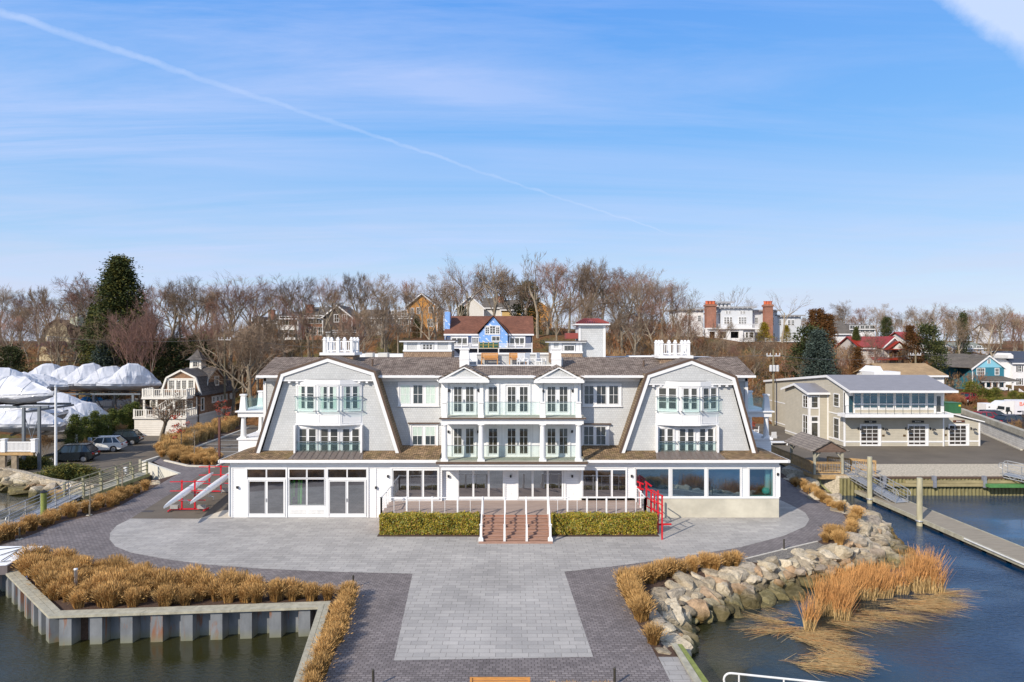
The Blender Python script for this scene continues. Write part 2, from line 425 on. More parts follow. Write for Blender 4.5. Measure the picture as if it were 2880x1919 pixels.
CP = [(-200,84,-.7),(-140,90,0.5),(-100,92,.8),(-75,96,1),(-50,108,1),(-47,90,-1.6),(-42,95,-.5),(-55,95,-1),(-65,98,-.7),(-45,100,-.3),(-60,112,6.0),(-100,112,5.5),(-140,115,5),(-35,90,0),(-20,86,0),(0,84,0),(20,86,0),(32,90,.3),
      (-30,102,4.5),(-10,100,6),(10,100,7),(28,104,6),(-45,118,6.5),(-30,113,9),(-10,106,9.3),(4,108,9.7),(25,114,9.5),(-80,130,8),(-120,140,9),(-180,150,8),
      (-45,140,12),(-20,135,12.4),(5,135,13),(30,135,12.5),(-30,165,14),(0,170,15),(40,170,13),(56,158,11.6),(42,118,7),(50,112,3),
      (40,104,.45),(60,100,.42),(80,100,.42),(110,100,.4),(60,112,4.8),(66,120,7.7),(80,112,.45),(80,120,1.4),(88,128,2.6),(110,128,2.8),(140,130,3),(100,112,.45),(140,112,.4),
      (85,160,8),(110,180,10),(150,200,11),(70,200,12),(0,240,15),(-80,240,13),(-180,260,11),(100,260,13),(220,260,10),(0,500,14),(-300,500,12),(300,500,12)]
def hz(x, y):
 sw = 0.0; s = 0.0
 for (a, b, c) in CP:
  d = ((x-a)**2*0.6+(y-b)**2*1.4)+0.5
  w = 1.0/(d*d*math.sqrt(d)); sw += w; s += w*c
 return s/sw
def terr(x, y):
 z = hz(x, min(max(y, 84), 800))
 if y < 88:
  t = (88-y)/5.0; z = z-0.3-min(1, t)*4.0 if t > 0 else z
 return z
def gridv(a, b, n): return [a+(b-a)*i/n for i in range(n+1)]
xs = sorted(set([-900, -600, -420, -300, -240]+gridv(-200, 200, 130)+[240, 300, 420, 600, 900]))
ys = sorted(set([60, 70, 78]+gridv(82, 180, 62)+[185, 190, 200, 215, 230, 250, 280, 320, 400, 500, 700, 1100, 1800]))
g = MB(); nx = len(xs)
for y in ys:
 for x in xs: g.v.append((x, y, terr(x, y)+(0.25*math.sin(x*0.7+y*0.9)*math.sin(y*.5) if 95 < y < 300 and abs(x) < 200 else 0)*0.6))
for j in range(len(ys)-1):
 for i in range(nx-1): g.f.append([j*nx+i, j*nx+i+1, (j+1)*nx+i+1, (j+1)*nx+i]); g.m.append(0)
m, nt2, b = _new('leaf_litter_ground')
v = coords(nt2, world=True)
n1_ = noise(nt2, v, 0.12, 5, 0.6); n2_ = noise(nt2, v, 2.2, 6, 0.75)
leaf = ramp(nt2, n2_, [(0.3, (0.045, 0.024, 0.012)), (0.5, (0.14, 0.070, 0.032)), (0.72, (0.24, 0.13, 0.06))])
grs = ramp(nt2, n2_, [(0.3, (0.05, 0.055, 0.02)), (0.7, (0.14, 0.13, 0.05))])
nt2.links.new(mixc(nt2, ramp(nt2, n1_, [(0.52, (0, 0, 0)), (0.60, (0.9,)*3)]), leaf, grs), b.inputs['Base Color'])
b.inputs['Roughness'].default_value = 0.95; b.inputs['Specular IOR Level'].default_value = 0.1
bump(nt2, b, n2_, 0.8, 0.15)
ground = struct(g.build('ground', m, origin=(0, 0, 0), smooth=True))
m, nt2, b = _new('harbour_water')
v = coords(nt2, world=True, scale=(1.0, 1.6, 1))
b.inputs['Roughness'].default_value = 0.04; b.inputs['IOR'].default_value = 1.33
b.inputs['Specular IOR Level'].default_value = 0.9
big = noise(nt2, v, 0.05, 2)
gx_ = N(nt2, 'ShaderNodeNewGeometry'); sx_n = N(nt2, 'ShaderNodeSeparateXYZ'); nt2.links.new(gx_.outputs['Position'], sx_n.inputs[0]); mrx = N(nt2, 'ShaderNodeMapRange'); mrx.inputs[1].default_value = 8; mrx.inputs[2].default_value = 20; nt2.links.new(sx_n.outputs[0], mrx.inputs[0])
nt2.links.new(mixc(nt2, mrx.outputs[0], (0.026, 0.026, 0.008), ramp(nt2, big, [(0.42, (0.010, 0.026, 0.036)), (0.54, (0.003, 0.028, 0.078))])), b.inputs['Base Color'])   # murky shallows, blue channel
wa = N(nt2, 'ShaderNodeTexNoise'); wa.inputs['Scale'].default_value = 3.2; wa.inputs['Detail'].default_value = 5; wa.inputs['Roughness'].default_value = 0.6
nt2.links.new(v, wa.inputs['Vector'])
calm = noise(nt2, v, 0.09, 3)
bp = N(nt2, 'ShaderNodeBump'); bp.inputs['Distance'].default_value = 0.10
nt2.links.new(ramp(nt2, calm, [(0.42, (0.05,)*3), (0.58, (0.75,)*3)]), bp.inputs['Strength'])
nt2.links.new(wa.outputs['Fac'], bp.inputs['Height']); nt2.links.new(bp.outputs[0], b.inputs['Normal'])
water_mat = m
wb = MB()
wb.poly([(-900, -300, WZ), (900, -300, WZ), (900, 86, WZ), (-900, 86, WZ)])
struct(wb.build('water', m, origin=(0, 0, WZ)))
def ext(p, q, t): return (q[0]+(q[0]-p[0])*t, q[1]+(q[1]-p[1])*t, q[2])
capo = [V6.g(8, 300, .12), V6.g(290, 585, .12), V6.g(1915, 530, .12), V6.g(1765, 982, .12)]
capi = [V6.g(75, 278, .12), V6.g(365, 550, .12), V6.g(1990, 493, .12), V6.g(1845, 982, .12)]
capo = [ext(capo[1], capo[0], 0.35)]+capo[:3]+[ext(capo[2], capo[3], 1.4)]
capi = [ext(capi[1], capi[0], 0.35)]+capi[:3]+[ext(capi[2], capi[3], 1.4)]
rcapo = [V7.g(435, 815, .1), V7.g(590, 1035, .1)]; rcapi = [V7.g(375, 815, .1), V7.g(505, 1035, .1)]
rcapo.append(ext(rcapo[0], rcapo[1], 2.0)); rcapi.append(ext(rcapi[0], rcapi[1], 2.0))
crest = [V7.g(*p) for p in [(330, 850), (262, 760), (250, 690), (255, 600), (275, 515), (390, 458), (520, 430), (650, 400), (760, 378), (900, 355), (1010, 330), (1180, 292), (1310, 275), (1400, 215), (1440, 150), (1405, 95), (1345, 50)]]
crest += [VR.g(*p) for p in [(640, 545), (440, 410), (250, 320), (120, 230), (60, 160)]]
toe = [V7.g(*p, WZ) for p in [(425, 815), (440, 760), (455, 710), (480, 695), (600, 665), (700, 640), (800, 600), (1000, 560), (1110, 515), (1260, 470), (1420, 430), (1560, 400), (1660, 372), (1712, 330), (1690, 285), (1620, 225), (1560, 180)]]
toe += [VR.g(*p, WZ) for p in [(900, 640), (690, 520), (560, 440), (400, 340), (330, 290)]]
leftshore = [V8.g(*p) for p in [(0, 880), (500, 680), (830, 560), (1100, 480), (1500, 360), (1800, 290)]]+[V4.g(1040, 1045), V4.g(1180, 1010), V4.g(1305, 975)]
leftout = [ext(leftshore[1], leftshore[0], 0.6)]
land = [leftout[0]]+leftshore+[(-28, 63, 0), (-34, 69, 0), (-36, 74, 0), (-41, 96, 0), (30, 96, 0), (30, 64, 0), (24.5, 62, 0), (22.5, 58, 0)]
land += crest[::-1]+rcapi+[(rcapi[-1][0], 3, 0), (capi[-1][0], 3, 0)]+capi[::-1]+[(-45, 33, 0), (-50, 38, 0)]
lb = MB(); lb.slab(land, -4, -0.012)
lo = lb.build('land', soil, origin=(0, 0, 0)); struct(lo)
def tri(o):
 import bmesh
 bm = bmesh.new(); bm.from_mesh(o.data); bmesh.ops.triangulate(bm, faces=[f for f in bm.faces if len(f.verts) > 4], ngon_method='EAR_CLIP'); bm.to_mesh(o.data); bm.free()
tri(lo)
def sheet(name, pts, z, mat):
 o = MB().poly([(p[0], p[1], z) for p in pts]).build(name, mat, origin=(0, 0, z)); tri(o)
 return struct(o)
def smooth(pts, it=2):
 for _ in range(it):
  q = []
  for i in range(len(pts)):
   a, b_ = pts[i], pts[(i+1) % len(pts)]
   q += [tuple(a[k]*.75+b_[k]*.25 for k in range(3)), tuple(a[k]*.25+b_[k]*.75 for k in range(3))]
  pts = q
 return pts
def smooth_open(pts, it=2):
 for _ in range(it):
  q = [pts[0]]
  for i in range(len(pts)-1):
   a, b_ = pts[i], pts[i+1]
   q += [tuple(a[k]*.75+b_[k]*.25 for k in range(3)), tuple(a[k]*.25+b_[k]*.75 for k in range(3))]
  pts = q+[pts[-1]]
 return pts
dark_pave = brick('dark_pavers', (0.25, 0.222, 0.215), (0.165, 0.146, 0.143), (0.10, 0.086, 0.08), 0.235, 0.155, 0.016, 'obj', R(0), dirt=0.22, dsc=0.35, world=True, bmp=0.3, fine=0.12)
light_pave = brick('light_pavers', (0.425, 0.405, 0.375), (0.34, 0.327, 0.307), (0.235, 0.222, 0.205), 0.62, 0.34, 0.014, 'obj', R(0), dirt=0.20, dsc=0.25, world=True, bmp=0.2, offset=0.37, fine=0.10)
p_left = [V8.g(*p) for p in [(-500, 1230), (0, 1050), (250, 970), (500, 880), (700, 790), (900, 715), (1240, 645), (1500, 575), (1650, 505), (1850, 395), (2050, 290), (2240, 185)]]+[V4.g(1262, 1000), V4.g(1305, 978), V4.g(1120, 882)]
p_right = [VR.g(*p) for p in [(60, 215), (230, 325), (330, 385), (480, 470), (640, 555), (690, 625)]]+[V7.g(*p) for p in [(1355, 175), (1200, 245), (1000, 292), (770, 347), (500, 397), (270, 440), (90, 490), (68, 492), (375, 1035)]]
p_right.append(ext(p_right[-2], p_right[-1], 1.2))
bedR = [V7.g(*p) for p in [(68, 492), (90, 490)]]
p_botl = [V6.g(*p) for p in [(1945, 982), (2040, 745), (2140, 445), (1900, 400), (1480, 372), (1100, 355), (890, 325), (680, 298), (390, 232), (250, 205), (105, 285), (-400, 420)]]
p_botl = [ext(p_botl[1], p_botl[0], 1.3)]+p_botl
pathp = p_left+[V4.g(1160, 850), V4.g(1215, 880), V4.g(1380, 920), V4.g(1585, 926), (-27, 66, 0), (-18, 66, 0), (22, 66, 0)]+p_right+p_botl
sheet('path', pathp, 0.0, dark_pave)
plz = [(300, 1192), (268, 1208), (253, 1225), (252, 1240), (265, 1256), (300, 1270), (380, 1285), (470, 1297), (600, 1307), (760, 1314), (930, 1318), (948, 1319), (905, 1518), (1363, 1510), (1297, 1314), (1400, 1303), (1550, 1283), (1700, 1258), (1800, 1232), (1850, 1210), (1860, 1194), (1850, 1178), (1820, 1162), (1790, 1148)]
plz = [VD.g(*p) for p in plz]+[(17, 47, 0), (-18, 47, 0), VD.g(530, 1192)]
sheet('plaza', plz, 0.005, light_pave)
cx0 = VD.g(948, 1319)
sheet('forecourt_strip', [V7.g(*p) for p in [(300, 893), (412, 893), (505, 1035), (372, 1035)]]+[ext(V7.g(412, 893), V7.g(505, 1035), 1.5), ext(V7.g(300, 893), V7.g(372, 1035), 1.5)][0:0], 0.004, light_pave)
bd = MB(); edgep = smooth_open(plz[:12], 1)
border_m = brick('border_pavers', (0.20, 0.175, 0.19), (0.14, 0.12, 0.135), (0.09, 0.08, 0.08), 0.22, 0.3, 0.012, 'obj', world=True)
asp = [GP(367, 1459), GP(585, 1323), GP(605, 1313), GP(628, 1303), V4.g(1640, 895), V4.g(1600, 850), V4.g(1480, 820), V4.g(1365, 812), V4.g(1829, 640), (-39, 96, 0), (30, 96, 0), (30, 62, 0), (17, 62, 0), (17, 48, 0), (-18, 48, 0), (-18.5, 46, 0), V4.g(1690, 1300), V4.g(1690, 1243), V4.g(1465, 1305)]
sheet('parking_lot', asp, 0.006, asphalt)
sheet('apron', [V4.g(1465, 1304), V4.g(1693, 1302), V4.g(1693, 1241), V4.g(1640, 1243)], 0.011, plain('pale_concrete', (0.52, 0.47, 0.38), 0.85, 0.12, 1.5, world=True))
pm = MB()
for py in (1223, 1239, 1250, 1260, 1271, 1283):
 Y = H*F/(py-HY); x0 = -37.9+(94-Y)*0.135
 pm.poly([(x0, Y-.06, .012), (x0+6.5, Y-.06, .012), (x0+6.5, Y+.06, .012), (x0, Y+.06, .012)])
for Y in (66, 68.8, 71.6, 74.4, 77.2, 80, 83):
 pm.poly([(24, Y-.06, .012), (29, Y-.06, .012), (29, Y+.06, .012), (24, Y+.06, .012)])
struct(pm.build('parking_lines', paint_line, origin=(0, 0, .012)))
def kerb(pts, z0, h=.13, w=.2, m=None):
 k = MB()
 for a, b_ in zip(pts, pts[1:]): k.bar((a[0], a[1], z0+h/2-.02), (b_[0], b_[1], z0+h/2-.02), w, h+.04)
 return struct(k.build('kerb', m or plain('kerb_stone', (0.52, 0.49, 0.42), 0.85, 0.12, 3), origin=(pts[0][0], pts[0][1], z0)))
kerb([V4.g(1210, 880), V4.g(1380, 920), V4.g(1585, 927), V4.g(1645, 893)], 0)
kerb([V4.g(1365, 808), V4.g(1600, 722), V4.g(1829, 636)], 0)
for P, a in ((V8.g(2040, 582), (.75, .42)), (V7.g(1240, 162), (.8, .45))):
 d = MB(); d.box(P[0]-a[0]/2, P[0]+a[0]/2, P[1]-a[1]/2, P[1]+a[1]/2, 0.006, 0.016)
 tag(d.build('drain_grate', plain('cast_iron', (0.07, 0.06, 0.055), 0.6)), 'dark iron drain grate in the '+('asphalt left of the boat racks' if P[0] < 0 else 'dark pavers near the shore bend'), 'drain')
rlot = [(24.2, 61.2), (27.7, 57.75), (66, 57.75), (140, 57.75), (140, 114), (30, 114), (28, 66)]
lo2 = MB().slab([(x, y, 0) for x, y in rlot], -4, RZ-.01).build('gravel_beach', plain('beach_gravel', (0.44, 0.385, 0.29), .95, .45, 7, bmp=.5, bsc=8, world=True), origin=(0, 0, 0)); struct(lo2); tri(lo2)
Yg = (H-RZ)*F/(1302-HY)
sheet('boatyard_apron', [(26, Yg-.6, 0), (140, Yg, 0), (140, 92, 0), (30, 98, 0), (27.8, 68, 0)], RZ+.002, asphalt)
sheet('road', [(40, 101.5, 0), (140, 103, 0), (140, 110, 0), (40, 108.5, 0)], RZ+.03, plain('road_asphalt', (0.16, 0.14, 0.12), 0.9, 0.12, 0.5, world=True))
lotY = MB().slab([(-130, 70, 0), V4.g(0, 912, LZ), V4.g(150, 940, LZ), V4.g(330, 990, LZ), V4.g(640, 1035, LZ), V4.g(1040, 1003, LZ), (-33.5, 64.5, 0), (-35.5, 72, 0), (-37.5, 84, 0), (-40, 96, 0), (-130, 96, 0)], -4, LZ).build('boatyard', asphalt, origin=(0, 0, LZ)); struct(lotY); tri(lotY)
pile_m = None
m, nt2, b = _new('galvanised_sheet_pile'); pile_m = m
v = coords(nt2, world=True, scale=(1, 1, 0.35)); f1 = noise(nt2, v, 1.6, 5, 0.6)
base = ramp(nt2, f1, [(0.3, (0.13, 0.14, 0.15)), (0.7, (0.25, 0.265, 0.28))])
v2 = coords(nt2, world=True, scale=(3.0, 3.0, 0.55)); f2 = noise(nt2, v2, 0.9, 4, 0.6, 0.4)
base = mixc(nt2, ramp(nt2, f2, [(0.55, (0, 0, 0)), (0.66, (0.8,)*3)]), base, (0.26, 0.10, 0.035))
geo = N(nt2, 'ShaderNodeNewGeometry'); sz = N(nt2, 'ShaderNodeSeparateXYZ'); nt2.links.new(geo.outputs['Position'], sz.inputs[0])
mr = N(nt2, 'ShaderNodeMapRange'); mr.inputs[1].default_value = -1.2; mr.inputs[2].default_value = -0.75; nt2.links.new(sz.outputs[2], mr.inputs[0])
base = mixc(nt2, ramp(nt2, mr.outputs[0], [(0.0, (0.75,)*3), (0.9, (0, 0, 0))]), base, (0.20, 0.20, 0.12))
nt2.links.new(base, b.inputs['Base Color']); b.inputs['Roughness'].default_value = 0.6; b.inputs['Metallic'].default_value = 0.15
def sheetpile(p, q, mb, inset=.12, depth=.5, pitch=1.28, z1=0.0):
 d = Vector((q[0]-p[0], q[1]-p[1], 0)); L = d.length; d.normalize(); nrm = Vector((-d.y, d.x, 0))*SGN[0]
 n = max(1, round(L/pitch)); pt = L/n; prof = []
 for k in range(n):
  a = k*pt
  for t, dd in ((0.0, 0), (.20, 0), (.30, 1), (.70, 1), (.80, 0)): prof.append((a+t*pt, dd))
 prof.append((L, 0))
 pts = [Vector((p[0], p[1], 0))+d*a+nrm*(inset+(0 if dd else depth)) for a, dd in prof]
 for a, b2 in zip(pts, pts[1:]):
  mb.poly([(a.x, a.y, -3), (b2.x, b2.y, -3), (b2.x, b2.y, z1), (a.x, a.y, z1)])
SGN = [1]
sw = thing('sheet_pile_wall', 'galvanised corrugated sheet pile wall with rust stains and timber cap around the grass bed', 'retaining wall', capo[2])
w_ = MB()
for i in range(4):
 p, q = capo[i], capo[i+1]
 mid = ((p[0]+q[0])/2, (p[1]+q[1])/2); im = ((capi[i][0]+capi[i+1][0])/2, (capi[i][1]+capi[i+1][1])/2)
 d = (q[0]-p[0], q[1]-p[1]); SGN[0] = 1 if (-d[1]*(im[0]-mid[0])+d[0]*(im[1]-mid[1])) > 0 else -1
 sheetpile(p, q, w_)
w_.build('sheet_piling', pile_m, sw)
for i in range(4):
 c_ = MB(); a0, a1, b1_, b0 = capo[i], capo[i+1], capi[i+1], capi[i]
 L = math.hypot(a1[0]-a0[0], a1[1]-a0[1]); n = max(1, round(L/4.2))
 lerp = lambda p, q, t: (p[0]+(q[0]-p[0])*t, p[1]+(q[1]-p[1])*t)
 for row, (r0, r1) in enumerate(((0, .485), (.515, 1))):
  off = .0 if row == 0 else .5
  ts = sorted(set([0, 1]+[min(1, max(0, (k+off)/n)) for k in range(n+1)]))
  for t0, t1 in zip(ts, ts[1:]):
   g_ = .012/L if t1 < 1 else 0; t1 -= g_*1.5
   A = lerp(lerp(a0, a1, t0), lerp(b0, b1_, t0), r0); B = lerp(lerp(a0, a1, t1), lerp(b0, b1_, t1), r0)
   C = lerp(lerp(a0, a1, t1), lerp(b0, b1_, t1), r1); D = lerp(lerp(a0, a1, t0), lerp(b0, b1_, t0), r1)
   c_.slab([(*A, 0), (*B, 0), (*C, 0), (*D, 0)], 0.02, .12+.004*((row+len(ts)) % 2))
 c_.build('timber_cap', grey_timber, sw)
rc = MB(); rc.slab([(*rcapo[0][:2], 0), (*rcapo[2][:2], 0), (*rcapi[2][:2], 0), (*rcapi[0][:2], 0)], .02, .1)
tw = thing('timber_edge_wall', 'mossy timber capped edge wall beside the water at the bottom right of the plaza', 'retaining wall', rcapi[0])
mid_ = [tuple((a+b_)/2 for a, b_ in zip(p, q)) for p, q in zip(rcapo, rcapi)]
rc = MB(); rc.slab([(*rcapi[0][:2], 0), (*rcapi[2][:2], 0), (*mid_[2][:2], 0), (*mid_[0][:2], 0)], .02, .1)
rc.build('timber_cap', grey_timber, tw)
rc = MB(); rc.slab([(*mid_[0][:2], 0), (*mid_[2][:2], 0), (*rcapo[2][:2], 0), (*rcapo[0][:2], 0)], -.05, .06)
rc.build('fender_board', plain('algae_timber', (0.20, 0.23, 0.06), 0.85, 0.3, 4), tw)
rc = MB(); rc.poly([(*mid_[0][:2], -3), (*mid_[2][:2], -3), (*mid_[2][:2], .02), (*mid_[0][:2], .02)]); rc.build('wall', pile_m, tw)
def rock_mesh(seed):
 import bmesh
 r = random.Random(seed); bm = bmesh.new(); bmesh.ops.create_icosphere(bm, subdivisions=3, radius=1)
 pl_ = []
 for i in range(9):
  n = Vector((r.gauss(0, 1), r.gauss(0, 1), r.gauss(0, 1))).normalized(); pl_.append((n, r.uniform(.5, .9)))
 for v_ in bm.verts:
  d = v_.co.normalized(); rad = 1.3
  for n, h_ in pl_:
   c = d.dot(n)
   if c > .05: rad = min(rad, h_/c)
  rad += .02*math.sin(d.x*9+seed)*math.sin(d.y*11+d.z*7)
  v_.co = d*rad
 me = bpy.data.meshes.new('rock'); bm.to_mesh(me); bm.free()
 return me
m, nt2, b = _new('rock_stone'); rock_mat = m
oi = N(nt2, 'ShaderNodeObjectInfo')
basec = ramp(nt2, oi.outputs['Random'], [(0.0, (0.24, 0.195, 0.14)), (0.22, (0.50, 0.43, 0.31)), (0.45, (0.32, 0.265, 0.19)), (0.62, (0.62, 0.54, 0.40)), (0.80, (0.36, 0.31, 0.25)), (0.9, (0.42, 0.29, 0.18)), (1.0, (0.48, 0.34, 0.21))])
vo = coords(nt2, world=True)
fn = noise(nt2, vo, 3.5, 6, 0.7, 0.6)
cc = mixc(nt2, 1.0, basec, ramp(nt2, fn, [(0.3, (0.6, 0.58, 0.55)), (0.5, (1, 1, 1)), (0.72, (1.3, 1.28, 1.22))]), 'MULTIPLY')
geo = N(nt2, 'ShaderNodeNewGeometry'); sz = N(nt2, 'ShaderNodeSeparateXYZ'); nt2.links.new(geo.outputs['Position'], sz.inputs[0])
mr = N(nt2, 'ShaderNodeMapRange'); mr.inputs[1].default_value = -0.82; mr.inputs[2].default_value = -0.40; nt2.links.new(sz.outputs[2], mr.inputs[0])
adn = N(nt2, 'ShaderNodeMath', operation='ADD'); adn.use_clamp = True; nt2.links.new(mr.outputs[0], adn.inputs[0])
nm = N(nt2, 'ShaderNodeMath', operation='MULTIPLY_ADD'); nt2.links.new(fn, nm.inputs[0]); nm.inputs[1].default_value = 0.8; nm.inputs[2].default_value = -0.4; nt2.links.new(nm.outputs[0], adn.inputs[1])
cc = mixc(nt2, adn.outputs[0], mixc(nt2, 1.0, cc, (0.33, 0.33, 0.22), 'MULTIPLY'), cc)   # tidal algae line
nt2.links.new(cc, b.inputs['Base Color']); b.inputs['Roughness'].default_value = 0.9; b.inputs['Specular IOR Level'].default_value = 0.12
bump(nt2, b, noise(nt2, vo, 5, 6, 0.75), 1.0, 0.12)
rock_me = [rock_mesh(s) for s in range(10)]
for me in rock_me: me.materials.append(rock_mat)
def rock(x, y, z, sx_, sy_, sz_, label, group, k=None):
 o = bpy.data.objects.new('rock', rock_me[rnd.randrange(10) if k is None else k]); COL.objects.link(o)
 o.location = (x, y, z); o.scale = (sx_, sy_, sz_); o.rotation_euler = (rnd.uniform(-.25, .25), rnd.uniform(-.25, .25), rnd.uniform(0, 6.28))
 return tag(o, label, 'rock', group)
def resample(pts, n):
 d = [0]
 for a, b_ in zip(pts, pts[1:]): d.append(d[-1]+math.dist(a[:2], b_[:2]))
 out = []
 for i in range(n):
  t = d[-1]*i/(n-1); k = 0
  while k < len(d)-2 and d[k+1] < t: k += 1
  u = (t-d[k])/max(1e-6, d[k+1]-d[k]); a, b_ = pts[k], pts[k+1]
  out.append(tuple(a[j]+(b_[j]-a[j])*u for j in range(3)))
 return out
def plen(pts): return sum(math.dist(a[:2], b_[:2]) for a, b_ in zip(pts, pts[1:]))
cr = resample(smooth_open(crest, 1), 61); to = resample(smooth_open(toe, 1), 61)
bk = MB()
for i in range(60):
 a, b_, c, d = cr[i], cr[i+1], to[i+1], to[i]
 bk.poly([(a[0], a[1], -.05), (b_[0], b_[1], -.05), (c[0], c[1], WZ-.25), (d[0], d[1], WZ-.25)])
struct(bk.build('embankment', soil, origin=(0, 0, 0)))
def strip_rocks(cr_, to_, size, label, group, zt=-.02, zb=-1.15, jit=.16, over=1.0):
 L = (plen(cr_)+plen(to_))/2; n = max(2, int(L/size/over)); A = resample(cr_, n); B = resample(to_, n)
 for i in range(n):
  wd = math.dist(A[i][:2], B[i][:2]); sl = math.hypot(wd, zt-zb); rows = max(2, round(sl/(size*.66)))
  for r_ in range(rows):
   t = (r_+.5*(i % 2)*.8+.34)/rows
   if t > 1: continue
   s_ = size*rnd.uniform(.40, .80)
   a, b_ = A[i], B[i]; k = min(i+1, n-1)
   tx = (A[k][0]-a[0])*(1-t)+(B[k][0]-b_[0])*t; ty = (A[k][1]-a[1])*(1-t)+(B[k][1]-b_[1])*t
   u = rnd.uniform(-.25, .25)
   x = a[0]+(b_[0]-a[0])*t+tx*u; y = a[1]+(b_[1]-a[1])*t+ty*u; z = zt+(zb-zt)*t
   rock(x, y, z-s_*.22, s_*rnd.uniform(.95, 1.3), s_*rnd.uniform(.8, 1.1), s_*rnd.uniform(.5, .75), label, group)
strip_rocks(smooth_open(crest[:15], 1), smooth_open(toe[:17], 1), 1.02, 'large pale boulder set in the sloping stone revetment below the plaza on the right', 'boulders of the right revetment')
strip_rocks(crest[14:], toe[16:], 1.35, 'boulder on the narrow shore slope beside the floating dock', 'boulders along the channel shore')
swall = [V4.g(*p, -.1) for p in [(-150, 915), (0, 932), (150, 962), (330, 1012), (480, 1038), (640, 1052), (700, 1062)]]
stone_m = None
m, nt2, b = _new('field_stone'); stone_m = m
vv = N(nt2, 'ShaderNodeTexVoronoi'); vv.inputs['Scale'].default_value = 2.6; nt2.links.new(coords(nt2, 'obj', scale=(1, 1, 1.5)), vv.inputs['Vector'])
ve = N(nt2, 'ShaderNodeTexVoronoi', feature='DISTANCE_TO_EDGE'); ve.inputs['Scale'].default_value = 2.6; nt2.links.new(coords(nt2, 'obj', scale=(1, 1, 1.5)), ve.inputs['Vector'])
sc_ = N(nt2, 'ShaderNodeSeparateColor'); nt2.links.new(vv.outputs['Color'], sc_.inputs[0])
stc = ramp(nt2, sc_.outputs[0], [(0, (0.22, 0.20, 0.17)), (0.35, (0.42, 0.36, 0.26)), (0.7, (0.34, 0.30, 0.24)), (1, (0.5, 0.42, 0.3))])
nt2.links.new(mixc(nt2, ramp(nt2, ve.outputs['Distance'], [(0.0, (1, 1, 1)), (0.07, (0, 0, 0))]), stc, (0.40, 0.36, 0.28)), b.inputs['Base Color']); b.inputs['Roughness'].default_value = 0.9
bump(nt2, b, ramp(nt2, ve.outputs['Distance'], [(0, (0, 0, 0)), (0.15, (1, 1, 1))]), 0.8, 0.06)
s_ = MB()
for a, b_ in zip(swall, swall[1:]): s_.bar((a[0], a[1]+.3, -.8), (b_[0], b_[1]+.3, -.8), .55, 1.4)
tag(s_.build('stone_wall', stone_m), 'mortared fieldstone wall along the edge of the boatyard', 'wall')
ltoe = [V4.g(*p, WZ) for p in [(-150, 1050), (0, 1078), (120, 1112), (230, 1135), (400, 1155), (560, 1180), (640, 1170)]]
lcrest = [(p[0], p[1]-.1, -.5) for p in swall]
bk = MB(); A_ = resample(lcrest, 20); B_ = resample(ltoe, 20)
for i in range(19): bk.poly([(A_[i][0], A_[i][1]+.4, -.55), (A_[i+1][0], A_[i+1][1]+.4, -.55), (B_[i+1][0], B_[i+1][1], WZ-.3), (B_[i][0], B_[i][1], WZ-.3)])
struct(bk.build('shore', soil, origin=(0, 0, 0)))
strip_rocks(lcrest, ltoe, 1.4, 'dark weathered boulder at the foot of the boatyard stone wall', 'boulders below the boatyard wall', zt=-.55, zb=-1.2)
strip_rocks([V4.g(1060, 1040, -.1), V4.g(1200, 1015, -.1)], [V4.g(940, 1110, -.1), V4.g(1010, 1085, -.1), V4.g(1150, 1062, -.1)], .8, 'tan boulder heaped at the foot of the concrete retaining wall', 'boulders by the concrete retaining wall', zt=-.2, zb=-.15)
bk = MB(); ls = resample(leftshore, 30)
for i in range(29): a, b_ = ls[i], ls[i+1]; bk.poly([(a[0], a[1], -.03), (b_[0], b_[1], -.03), (b_[0]-.9, b_[1]+.5, WZ-.3), (a[0]-.9, a[1]+.5, WZ-.3)])
struct(bk.build('shore_slope', soil, origin=(0, 0, 0)))
bk = MB()
for a, b_ in zip(leftshore[:5], leftshore[1:6]): bk.bar((a[0], a[1], 0.0), (b_[0], b_[1], 0.0), .32, .12)
a, b_ = leftout[0], leftshore[0]; bk.bar((leftout[0][0], leftout[0][1], 0), (b_[0], b_[1], 0), .32, .12)
bk = tag(bk.build('timber_edging', grey_timber), 'long weathered timber edging between the grass strip and the water on the left', 'edging')
cw = thing('retaining_wall', 'pale ribbed concrete retaining wall tapering down beside the paver path', 'retaining wall', GP(398, 1297, .3))
E0 = GP(499.6, 1333, .05); E1 = GP(398, 1297, .35); E2 = GP(442, 1283.4, .12)
k = MB(); dv = Vector((E0[0]-E1[0], E0[1]-E1[1], 0)).normalized(); nn = Vector((dv.y, -dv.x, 0))*.3
if nn.y < 0: nn = -nn
k.prism([(E1[0], E1[1], -1.6), (E0[0], E0[1], -.6), (E0[0], E0[1], .07), (E1[0], E1[1], .35)], nn)
k.prism([(E1[0], E1[1], -1.6), (E2[0], E2[1], -1.2), (E2[0], E2[1], .14), (E1[0], E1[1], .346)], (.3, .02, 0))
k.build('wall', plain('board_formed_concrete', (0.56, 0.54, 0.46), 0.85, 0.1, 2, streak=(3, 3, .3)), cw)
pp = MB(); pp.box(E1[0]-.22, E1[0]-.02, E1[1]-.1, E1[1]+.1, -.7, .5); tag(pp.build('fence_post', grey_timber), 'short grey timber post at the end of the concrete retaining wall', 'post')
